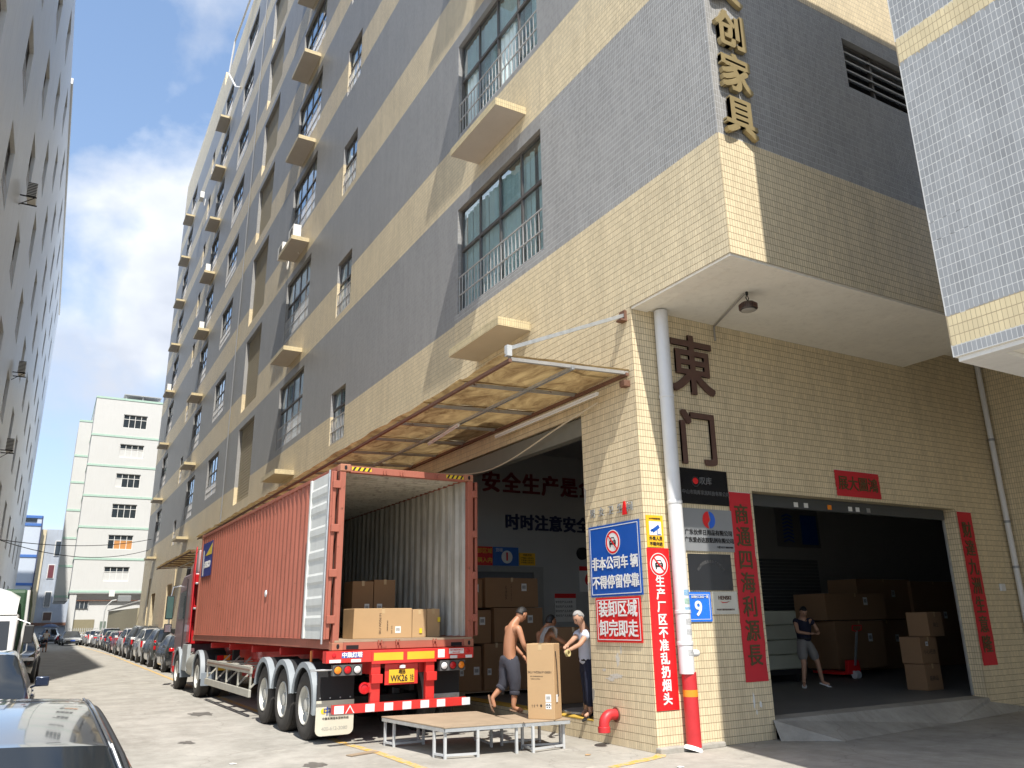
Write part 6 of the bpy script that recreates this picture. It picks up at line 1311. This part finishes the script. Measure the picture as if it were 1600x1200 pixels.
def car_loft(kind, fine=1):
    """y runs from the nose (0) to the tail (L); returns vertices, faces and what each face is"""
    p = PROF[kind]; L_, W, Hh = p['L'], p['W'], p['Hh']; ys = sorted(set([0, .06, .15, .3, .5, .75] + [p['ws'][0] + (p['ws'][1] - p['ws'][0]) * i / 5 for i in range(6)] + [p['ws'][1] + (p['rw'][0] - p['ws'][1]) * i / (10 * fine) for i in range(10 * fine + 1)] + [p['rw'][0] + (p['rw'][1] - p['rw'][0]) * i / 5 for i in range(6)] + [L_ - .12, L_ - .05, L_]))
    def ztop(y):
        if y < p['ws'][0]: return lerp(p['hoodf'], p['hood'] + .03, sstep(y / p['ws'][0]) ** .6) * (1 if y > .06 else .93)
        if y < p['ws'][1]: return lerp(p['hood'] + .03, Hh - .05, ((y - p['ws'][0]) / (p['ws'][1] - p['ws'][0])) ** .9)
        if y < p['rw'][0]:
            t = (y - p['ws'][1]) / (p['rw'][0] - p['ws'][1]); return Hh - .05 + .05 * math.sin(math.pi * min(1, t * 1.15 + .0) * .9) - .02 * t
        if y < p['rw'][1]: return lerp(Hh - .065, p['deck'] + .02, ((y - p['rw'][0]) / (p['rw'][1] - p['rw'][0])) ** 1.1)
        return lerp(p['deck'] + .02, p['deck'] - .06, (y - p['rw'][1]) / max(.01, L_ - p['rw'][1]))
    V = []; F = []; K = []; NP = 0
    for y in ys:
        e = min(y, L_ - y); wf = W / 2 * (1 - .22 * max(0, 1 - e / .75) ** 2.2 - .02); zt = ztop(y); zb = p['gc'] + (.10 * max(0, 1 - e / .5)); belt = min(p['belt'] - .02 * (1 - y / L_) * 2, zt - .03)
        pts = [(0, zb), (wf * .8, zb), (wf * .97, zb + .07), (wf * .995, zb + .2), (wf, lerp(zb, belt, .55)), (wf * .985, lerp(zb, belt, .85)), (wf * .955, belt)]
        up = max(0, zt - p['belt'] - .08); r_ = .5 * min(1, up / .4)
        tum = .17 * up / .45
        zt2 = max(zt - .07 * min(1, up / .25) - .012, belt + .004)
        for i in range(1, 5): t = i / 4; pts.append((wf * .95 - tum * t ** 1.15 - .02 * t, lerp(belt + .004, zt2, t)))
        xe = pts[-1][0]
        for t in (.35, .7, 1.): pts.append((xe - .075 * t * (.4 + r_), lerp(zt2, zt - .012, math.sin(t * math.pi / 2))))
        xe = pts[-1][0]
        for t in (.33, .66, 1.): pts.append((xe * (1 - t), zt - .012 + .022 * (1 - (1 - t) ** 2)))
        NP = len(pts); V += [(-x, y, z) for x, z in pts] + [(x, y, z) for x, z in pts[1:-1][::-1]]
    n = 2 * NP - 2
    sw0, sw1 = p['ws'][1] - .25, p['rw'][0] + .12
    for i in range(len(ys) - 1):
        ym = (ys[i] + ys[i + 1]) / 2
        for j in range(n):
            jj = j if j < NP - 1 else n - 1 - j
            F.append((i * n + j, i * n + (j + 1) % n, (i + 1) * n + (j + 1) % n, (i + 1) * n + j)); k = 'body'
            if jj <= 1: k = 'under'
            elif 7 <= jj <= 9 and p['ws'][0] + .45 < ym < p['rw'][1] - .22 and ztop(ym) > p['belt'] + .22:
                mid = (p['ws'][1] + p['rw'][0]) / 2 + .05
                if not (abs(ym - mid) < .05) and not (abs(ym - (p['rw'][0] - .25)) < .04): k = 'side'
            elif jj >= 11 and p['ws'][0] + .05 < ym < p['ws'][1] - .01: k = 'front'
            elif jj >= 11 and p['rw'][0] + .03 < ym < p['rw'][1] - .03: k = 'rear'
            K.append(k)
    F.append(tuple(range(n - 1, -1, -1))); K.append('body'); b = (len(ys) - 1) * n; F.append(tuple(range(b, b + n))); K.append('body')
    return V, F, K, p
CARP = {}
def car(kind, pt, loc, rz, label, detail=1, tailcol=None, group=None, fine=1):
    """loc = middle of the car on the ground; rz = 0 puts the nose towards the camera (-Y)"""
    key = (kind, fine)
    if key not in CARP: CARP[key] = car_loft(kind, fine)
    V, F, K, p = CARP[key]; L_ = p['L']; W = p['W']; e = empty('parked_car', loc, rz, label, 'car', group)
    VV = [(x, y - L_ / 2, z) for x, y, z in V]
    def sub(ks, nm, mt, off=0., parent=e):
        s = MB(); mp = {}
        for f, k in zip(F, K):
            if k in ks:
                ff = []
                for i in f:
                    if i not in mp: mp[i] = len(s.v); s.v.append(VV[i])
                    ff.append(mp[i])
                s.f.append(tuple(ff)); s.m.append(0)
        o = s.build(nm, mt, parent, smooth=True); return o
    def islands(ks, nm, mt):
        fi = [i for i, k in enumerate(K) if k in ks]; own = {}; par = list(range(len(fi)))
        def find(a):
            while par[a] != a: a = par[a]
            return a
        for a, i in enumerate(fi):
            for v in F[i]:
                if v in own: par[find(a)] = find(own[v])
                else: own[v] = a
        gs = {}
        for a, i in enumerate(fi): gs.setdefault(find(a), []).append(i)
        for g_ in gs.values():
            s = MB(); mp = {}
            for i in g_:
                ff = []
                for v in F[i]:
                    if v not in mp: mp[v] = len(s.v); s.v.append(VV[v])
                    ff.append(mp[v])
                s.f.append(tuple(ff)); s.m.append(0)
            s.build(nm, mt, e, smooth=True, fix=False)
    bd = sub(('body',), 'body', pt); sub(('under',), 'underbody', M_trim); islands(('side',), 'side_window', M_cglass); sub(('front',), 'windscreen', M_cglass); sub(('rear',), 'rear_window', M_cglass)
    r = .33 if kind in ('sedan', 'hatch', 'near') else .36
    for y in (.88, L_ - .85):
        for sx in (-1, 1):
            s = MB(); s.lathe((sx * (W / 2 - .02), y - L_ / 2, r), (sx, 0, 0), [(r + .055, -.12), (r + .055, .012), (.001, .012)], 24); s.build('wheel_arch', M_trim, e, smooth=True)
            s = MB(); s.lathe((sx * (W / 2 - .20), y - L_ / 2, r), (sx, 0, 0), [(.001, 0), (r * .95, 0), (r, .03), (r, .19), (r * .95, .215), (r * .68, .218)], 24); w_ = s.build('wheel', M_tyre, e, smooth=True)
            s = MB(); s.lathe((sx * (W / 2 - .20), y - L_ / 2, r), (sx, 0, 0), [(r * .68, .216), (r * .64, .19), (r * .3, .17), (.001, .19)], 20)
            for i in range(5): t = 2 * math.pi * i / 5; s.obox((sx * (W / 2 + .005), y - L_ / 2 + r * .38 * math.cos(t), r + r * .38 * math.sin(t)), (.012, 0, 0), (0, r * .28 * math.cos(t), r * .28 * math.sin(t)), (0, -.025 * math.sin(t), .025 * math.cos(t)))
            s.build('rim', M_plate, w_)
    for sx in (-1, 1):
        zl = p['hoodf'] - .05 if True else 0
        s = MB(); s.obox((sx * W * .37, -L_ / 2 + .10, zl - .03), (.17, .03 * sx, 0), (-.02 * sx, .10, 0), (0, 0, .055)); s.build('headlight', M_clr, e, bev=.02, smooth=True)
        zt_ = p['deck'] - .12
        if kind in ('suv', 'van', 'hatch'): s = MB(); s.obox((sx * W * .435, L_ / 2 - .14, zt_ + .02), (.045, 0, 0), (0, .10, 0), (0, 0, .20)); s.build('tail_light', M_redl, e, bev=.02, smooth=True)
        else: s = MB(); s.obox((sx * W * .36, L_ / 2 - .075, zt_), (.15, 0, 0), (0, .09, 0), (0, 0, .065)); s.build('tail_light', M_redl, e, bev=.02, smooth=True)
        s = MB(); s.obox((sx * (W / 2 + .10), -L_ / 2 + p['ws'][0] + .62, p['belt'] + .10), (.085, 0, 0), (0, .05, 0), (0, 0, .065)); s.bar((sx * (W / 2 - .04), -L_ / 2 + p['ws'][0] + .66, p['belt'] + .02), (sx * (W / 2 + .05), -L_ / 2 + p['ws'][0] + .62, p['belt'] + .06), .03); s.build('wing_mirror', pt, e, bev=.02, smooth=True)
    s = MB(); s.box(-.62, .62, -L_ / 2 - .012, -L_ / 2 + .05, p['gc'] + .12, p['gc'] + .30); s.build('grille', M_trim, e, bev=.01)
    s = MB(); s.box(-.75, .75, L_ / 2 - .06, L_ / 2 + .012, p['gc'] + .02, p['gc'] + .16); s.build('rear_bumper_trim', M_trim, e, bev=.01)
    for y in (-L_ / 2 - .018, L_ / 2 + .002): s = MB(); s.box(-.22, .22, y, y + .016, .42, .56); s.build('number_plate', mat('plate_blue', (.02, .08, .35), .4), e)
    if kind in ('suv', 'van'):
        for sx in (-1, 1): s = MB(); s.bar((sx * .55, -L_ / 2 + p['ws'][1] + .2, p['Hh'] + .015), (sx * .55, L_ / 2 - .8, p['Hh'] - .005), .025); s.build('roof_rail', M_steel, e)
    for sx in (-1, 1):
        s = MB()
        for y in (p['ws'][1] - .35 - L_ / 2, (p['ws'][1] + p['rw'][0]) / 2 + .05 - L_ / 2): s.box(sx * (W / 2 * .982) - .004, sx * (W / 2 * .982) + .004, y - .006, y + .006, p['gc'] + .18, p['belt'] - .05)
        s.build('door_seams', M_trim, e)
        for y in (-.28, .72): s = MB(); s.obox((sx * (W / 2 * .985 + .012), y, p['belt'] - .10), (.012, 0, 0), (0, .09, 0), (0, 0, .014)); s.build('door_handle', pt, e, bev=.006)
    return e
silver, white, black, dgrey, grey, red, navy, teal = paint('silver', (.45, .46, .47)), paint('white', (.70, .70, .70), .25, 0), paint('black', (.012, .013, .016)), paint('dark_grey', (.045, .05, .055)), paint('grey', (.13, .145, .145)), paint('red', (.50, .01, .015), .2, .1), paint('navy', (.02, .03, .06)), paint('teal', (.05, .10, .12))
# parked row on the right, tails towards the camera (rz = 180 degrees)
row = [('sedan', dgrey, 35.0, 'dark grey saloon nearest the red tractor truck, tail towards us'), ('suv', grey, 40.2, 'grey hatch with tall red tail lights behind the tractor truck'), ('suv', white, 45.6, 'white sports utility car, third in the parked row'),
       ('van', dgrey, 50.9, 'tall dark grey people carrier beyond the white sports utility car'), ('suv', white, 56.4, 'narrow glimpse of a white car between the dark carrier and the red car'), ('hatch', red, 61.8, 'bright red hatchback in the parked row'),
       ('sedan', navy, 67.2, 'dark navy saloon behind the red hatchback'), ('hatch', teal, 72.5, 'dark teal hatchback with a sunlit windscreen'), ('suv', white, 78.0, 'white sports utility car beyond the teal hatchback'), ('sedan', silver, 83.6, 'silver saloon, third from the far end of the parked row'), ('hatch', white, 89.0, 'white hatchback, second from the far end of the parked row'), ('sedan', silver, 94.2, 'silver saloon at the far end of the parked row by the gate')]
for k, pt, y, lb in row:
    p = PROF[k]; xx = 4.36 if y < 76 else 4.36 - (y - 76) * .035
    car(k, pt, (xx + p['W'] / 2, y + p['L'] / 2, 0), R(180) + R(random.uniform(-1.5, 1.5)), lb, group='cars parked along the factory wall')
car('sedan', silver, (2.75, 98.6, 0), R(4), 'silver saloon facing us alone at the end of the street')
car('suv', mat('paint_bluegrey', (.20, .25, .32), .25, .3, coat=.9), (.9, 112, 0), R(-6), 'blue grey car facing us beside the old building, behind the umbrella')
for (x, y, rz, lb, pt) in ((1.75, 108, 20, 'red scooter parked between the two far cars', red), (1.95, 106.6, -15, 'dark scooter parked by the white block', black)):
    e = empty('scooter', (x, y, 0), R(rz), lb, 'scooter'); s = MB(); s.tube([(0, .5, .5), (0, .1, .75), (0, -.1, .45), (0, -.4, .5), (0, -.55, .95)], [.1, .14, .1, .08, .04], 8); s.build('body', pt, e, smooth=True)
    for yy in (-.6, .55): s = MB(); s.cyl((-.05, yy, .25), (.05, yy, .25), .25, 18); s.build('wheel', M_tyre, e, smooth=True)
    s = MB(); s.tube([(-.3, -.5, 1.0), (0, -.55, .95), (.3, -.5, 1.0)], .02, 6); s.build('handlebar', M_blk, e)
# left-hand side: nearest car, the saloon behind it, the light lorry, the black car
c0 = car('near', paint('graphite', (.035, .04, .05), .12, .5), (-.43, 3.02, 0), 0, 'dark grey saloon whose roof fills the lower left corner', fine=3)
def along(idx, y0, y1, dx=0., dz=0., side=1):   # a run of points on the car shell, ring position idx
    V, F, K, p = CARP[('near', 3)]; n = 32; out = []
    for i in range(len(V) // n):
        x, y, z = V[i * n + idx]
        if y0 < y < y1: out.append((-side * (x) * 1.0 + side * dx, y - p['L'] / 2, z + dz))
    return out
for x in (-.30, .30):   # pressed channels along the near roof
    s = MB(); pp = along(16, 2.0, 3.7); s.tube([(x, q[1], q[2] - .006) for q in pp], .006, 6); s.build('roof_seam', M_trim, c0)
for sx in (-1, 1):
    s = MB(); s.tube(along(11, 1.5, 3.78, .004, .004, sx), .010, 8); s.build('roof_trim', M_trim, c0, smooth=True)
    s = MB(); s.tube(along(12, 1.5, 3.78, .0, .006, sx), .006, 8); s.build('chrome_strip', M_chr, c0, smooth=True)
    s = MB(); s.tube(along(10, 1.4, 3.85, .006, .0, sx), .008, 8); s.build('chrome_strip', M_chr, c0, smooth=True)
car('sedan', navy, (-.90, 14.35, 0), R(0), 'dark blue saloon facing us behind the nearest roof', fine=2)
car('suv', black, (-.90, 34.2, 0), R(-2), 'black sports utility car facing us past the green tarpaulin', fine=1)
car('sedan', white, (-1.6, 41, 0), R(0), 'white saloon mostly hidden behind the black car')
lo = empty('light_lorry', (-1.35, 20.2, 0), 0, 'white light lorry with a domed wind deflector and green tarpaulin', 'lorry')
def lb_(n, mt, x0, x1, y0, y1, z0, z1, par=lo, bev=.02): s = MB(); s.box(x0, x1, y0, y1, z0, z1); return s.build(n, mt, par, bev=bev)
wl_ = mat('lorry_white', (.66, .66, .64), .35, coat=.4, var=.05)
s = MB(); s.prism([(-.88, 0, .55), (-.88, -.06, 1.0), (-.88, .28, 1.98), (-.88, .5, 2.06), (-.88, 1.5, 2.06), (-.88, 1.5, .55)], (1.76, 0, 0)); cb = s.build('cab', wl_, lo, bev=.05, smooth=True)
s = MB(); s.prism([(-.78, -.030, 1.12), (.78, -.030, 1.12), (.74, .245, 1.90), (-.74, .245, 1.90)], (0, -.02, .007)); s.build('windscreen', M_cglass, cb)
s = MB(); s.prism([(.885, .12, 1.15), (.885, 1.2, 1.15), (.885, 1.2, 1.85), (.885, .36, 1.85)], (.006, 0, 0)); s.build('side_window', M_cglass, cb)
s = MB(); vs = []; n = 10
for i in range(n + 1):
    t = i / n
    for j in range(9):
        u = j / 8 * 2 - 1; vs.append((u * (.84 - .0 * t), .35 + 1.3 * t, 2.04 + .62 * math.sin(t * math.pi / 2) ** .8 * (1 - .35 * abs(u) ** 3)))
s.add(vs, [(i * 9 + j, i * 9 + j + 1, (i + 1) * 9 + j + 1, (i + 1) * 9 + j) for i in range(n) for j in range(8)]); s.build('wind_deflector', wl_, lo, smooth='all')
text('运通物流', .14, mat('deflector_print', (.05, .25, .5), .5), (-.15, .62, 2.47), FX, (0, .6, .8), lo)
lb_('cargo_body', mat('tarp_green', (.03, .075, .035), .6, var=.3, scale=2, bump=.4, bscale=8), -.98, .98, 1.75, 5.4, .95, 2.62, bev=.08)
s = MB(); vs = []; n = 18; rg = random.Random(4)
for i in range(n + 1):
    for j in range(7):
        t = j / 6; vs.append((.99 + .03 * rg.random() + .05 * math.sin(t * 2), 1.7 + 3.7 * i / n, 2.66 - 1.0 * t * (1 - .08 * rg.random()) if j else 2.68))
s.add(vs, [(i * 7 + j, i * 7 + j + 1, (i + 1) * 7 + j + 1, (i + 1) * 7 + j) for i in range(n) for j in range(6)]); s.build('tarpaulin_skirt', mat('tarp_green', (0, 0, 0)), lo, smooth='all')
s = MB(); s.tube([(.98, 1.72, 2.6), (1.0, 1.72, 1.9), (.93, 1.7, 1.0)], .035, 8); s.build('white_rope', wl_, lo, smooth=True)
for y in (.75, 4.4):
    for sx in (-1, 1): s = MB(); s.lathe((sx * .72, y, .38), (sx, 0, 0), [(.001, 0), (.36, 0), (.38, .03), (.38, .2), (.36, .22), (.22, .22), (.2, .17), (.001, .19)], 24); s.build('wheel', M_tyre, lo, smooth=True)
lb_('chassis', M_blk, -.6, .6, .3, 5.3, .5, .95); lb_('bumper', M_trim, -.88, .88, -.12, .1, .38, .62); lb_('grille', M_trim, -.5, .5, -.075, -.02, .72, .95)
for sx in (-1, 1): 
    lb_('headlight', M_clr, sx * .7 - .13, sx * .7 + .13, -.07, -.0, .70, .90)
    s = MB(); s.tube([(sx * .86, .1, 1.95), (sx * 1.12, -.02, 1.85), (sx * 1.12, -.02, 1.3), (sx * .88, .02, 1.1)], .014, 6); s.build('mirror_arm', M_steel, lo, smooth=True)
    s = MB(); s.box(sx * 1.12 - .09, sx * 1.12 + .09, -.05, .0, 1.45, 1.82); s.build('wing_mirror', M_trim, lo, bev=.02)
# overhead cables and the lamp on a pole at the street end
for (a, b, sag, lb) in (((-3.4, 60, 7.2), (7.44, 78, 9.2), .5, 'black cable strung across the far street'), ((-3.4, 62, 7.4), (7.44, 80, 8.4), .9, 'second cable sagging across the far street below the first')):
    s = MB(); a, b = Vector(a), Vector(b); s.tube([a.lerp(b, i / 16) - Vector((0, 0, sag * 4 * (i / 16) * (1 - i / 16))) for i in range(17)], .026, 5); tag(s.build('overhead_cable', M_blk), lb, 'cable')
e = empty('pole_equipment', (5.6, 98, 0), 0, 'curved white pipe pole with a white box lamp at the end of the street', 'pole'); s = MB(); s.tube([(0, 0, 0), (0, 0, 3.4), (.15, 0, 4.0), (.6, 0, 4.5), (1.0, 0, 4.55)], .06, 8); s.build('pole', M_wsteel, e, smooth=True); s = MB(); s.box(.2, .75, -.2, .2, 4.9, 5.5); s.build('lamp_box', M_white2, e, bev=.03); s = MB(); s.box(1.1, 2.4, -.2, .3, 4.4, 5.0); s.build('equipment_box', M_plate, e, bev=.03)
# air conditioners standing on the ledges
def aircon(y, z, lb, x=-.62, side=False, rz=0.):
    e = empty('air_conditioner', (XF + x, y, z), rz, lb, 'air conditioner', 'air conditioners on the window ledges'); s = MB(); s.box(0, .32, 0, .82, .03, .60); b = s.build('case', M_white2, e, bev=.012)
    s = MB(); s.lathe((-.002, .32, .32), (-1, 0, 0), [(.22, 0), (.2, .006), (.001, .008)], 24); s.build('fan_grille', M_blk, b); s = MB(); [s.box(-.014, -.008, .1, .54, .14 + .06 * i, .15 + .06 * i) for i in range(7)]; s.build('grille_bars', M_white2, b)
    s = MB(); s.tube([(.30, .78, .2), (.42, .92, .1), (.5, .98, -.2), (.56, 1.0, .5)], .03, 8); s.build('hose', M_white2, e, smooth=True); return e
ac = [(29.6, LEDG[2] + .17, 'near air conditioner on the third floor ledge of the middle window column'), (31.4, LEDG[2] + .17, 'far air conditioner on the third floor ledge of the middle window column'),
      (55.4, LEDG[4] + .17, 'air conditioner on a high ledge of the far window column'), (55.6, LEDG[3] + .17, 'air conditioner one floor below the high far one'), (63.6, 36.0, 'air conditioner bracketed high on the far facade'), (72.6, LEDG[3] + .17, 'air conditioner on the farthest ledge column')]
for y, z, lb in ac: aircon(y, z, lb)
for (y, z, lb) in ((38.5, 20.6, 'black framed air conditioner upper on the left building'), (52.0, 16.0, 'black framed air conditioner in the middle of the left building'), (53.0, 11.6, 'black framed air conditioner lower on the left building'), (27.2, 26.6, 'slatted air conditioner at the top left edge')):
    e = empty('wall_air_conditioner', (LXp, y, z), 0, lb, 'air conditioner', 'air conditioners on the left building'); s = MB(); s.box(.25, .60, 0, .9, 0, .65); s.build('case', M_white2, e, bev=.01); s = MB(); [s.box(.24, .62, -.03, -.01, .08 * i, .08 * i + .03) for i in range(9)]; s.build('slats', M_blk, e); s = MB(); s.box(0, .65, 0, .04, -.05, 0); s.box(0, .65, .86, .9, -.05, 0); s.bar((0, .02, -.5), (.6, .02, -.03), .03); s.build('bracket', M_blk, e)
e = empty('roof_waste_pipe', (0, 0, 0), 0, 'white waste pipe looping down from the factory roof edge', 'pipe'); s = MB(); s.tube([(XF - .1, 46.0, 45.3), (XF - .25, 50, 45.0), (XF - .6, 52.5, 43.4), (XF - .7, 53.0, 40.8), (XF - .3, 52.0, 39.2), (XF - .05, 51.4, 38.8)], .07, 8); s.build('pipe', M_pvc, e, smooth=True)
s = MB(); s.cyl((XF - .04, 43.8, 5.2), (XF - .04, 43.8, 45), .028, 8); tag(s.build('facade_downpipe', M_plate, smooth=True), 'thin white downpipe running up the whole facade', 'pipe')

# ------------------------------------------------------------------ wear
def blot(nm, plane, f, cu, cv, ru, rv, mt, seed, parent=None, th=.0008):
    rg = random.Random(seed); n = 22; P = []
    for i in range(n):
        t = 2 * math.pi * i / n; k = .6 + .55 * rg.random(); a, b = cu + ru * k * math.cos(t), cv + rv * k * math.sin(t)
        P.append((f, a, b) if plane == 'X' else (a, f, b) if plane == 'Y' else (a, b, f))
    s = MB(); s.prism(P, {'X': (-th, 0, 0), 'Y': (0, -th, 0), 'Z': (0, 0, th)}[plane]); return s.build(nm, mt, parent)
M_scuff = mat('pale_scuff', (.62, .58, .50), .8, var=.25, scale=30)
for i, (y, z, a, b) in enumerate(((10.0, .95, .16, .035), (9.95, 1.18, .05, .10), (10.15, .90, .12, .03), (9.86, 1.32, .02, .08), (10.3, 1.02, .06, .02))): blot('glue_scuff', 'X', XF - .0035, y, z, a, b, M_scuff, i, FAC)
for i, (x, z, a, b) in enumerate(((9.32, .55, .02, .12), (9.45, .50, .03, .05), (9.36, .40, .015, .04))): blot('glue_scuff', 'Y', YP - .0035, x, z, a, b, M_label, i + 20, FAC)
M_chip = mat('broken_plaster', (.36, .33, .29), .95, var=.3, scale=20, bump=.6)
for i, (z, h_) in enumerate(((3.55, .28), (2.2, .12), (.55, .2))):
    s = MB(); rg = random.Random(i); s.prism([(XF - .004, 10.60 + .02 * rg.random(), z), (XF - .004, 10.634, z - .02), (XF - .004, 10.634, z + h_), (XF - .004, 10.57, z + h_ * .8), (XF - .004, 10.585, z + h_ * .3)], (.02, 0, 0)); s.build('chipped_edge', M_chip, FAC)
M_oil = mat('oil_stain', (.13, .12, .105), .55, var=.35, scale=8)
tag(blot('oil_stain', 'Z', .0045, 3.1, 18.5, .28, .45, M_oil, 31), kind='structure'); tag(blot('oil_stain', 'Z', .0045, 2.2, 14.2, .12, .2, M_oil, 32), kind='structure'); tag(blot('oil_stain', 'Z', .0045, 3.3, 11.0, .15, .22, M_oil, 33), kind='structure')
s = MB(); s.prism([(3.9, 11.35, .006), (4.35, 11.5, .006), (4.3, 11.62, .006), (3.86, 11.47, .006)], (0, 0, .012)); tag(s.build('timber_offcut', M_ply), 'flat plank scrap on the ground behind the trailer mud flap', 'plank')
s = MB(); s.prism([(7.3, 9.35, .012), (7.0, 9.5, .012), (6.85, 9.42, .012), (7.15, 9.28, .012)], (0, 0, .004)); s.v = s.v
for i, (x, y) in enumerate(((5.9, 7.9), (7.0, 8.2), (3.4, 9.4), (2.4, 11.7), (6.6, 9.6))):
    s = MB(); rg = random.Random(i); s.prism([(x + .03 * math.cos(t) * (1 + rg.random()), y + .03 * math.sin(t) * (1 + rg.random()), .006) for t in np.linspace(0, 6, 6)], (0, 0, .008))
    tag(s.build('litter', M_label if i % 2 else M_card), ['scrap of cardboard on the concrete in front of the pillar', 'white paper scrap by the foot of the pillar', 'scrap of cardboard on the open concrete below the trailer wheels', 'white paper scrap on the open street left of the trailer', 'scrap of cardboard beside the dock wall'][i], 'litter')
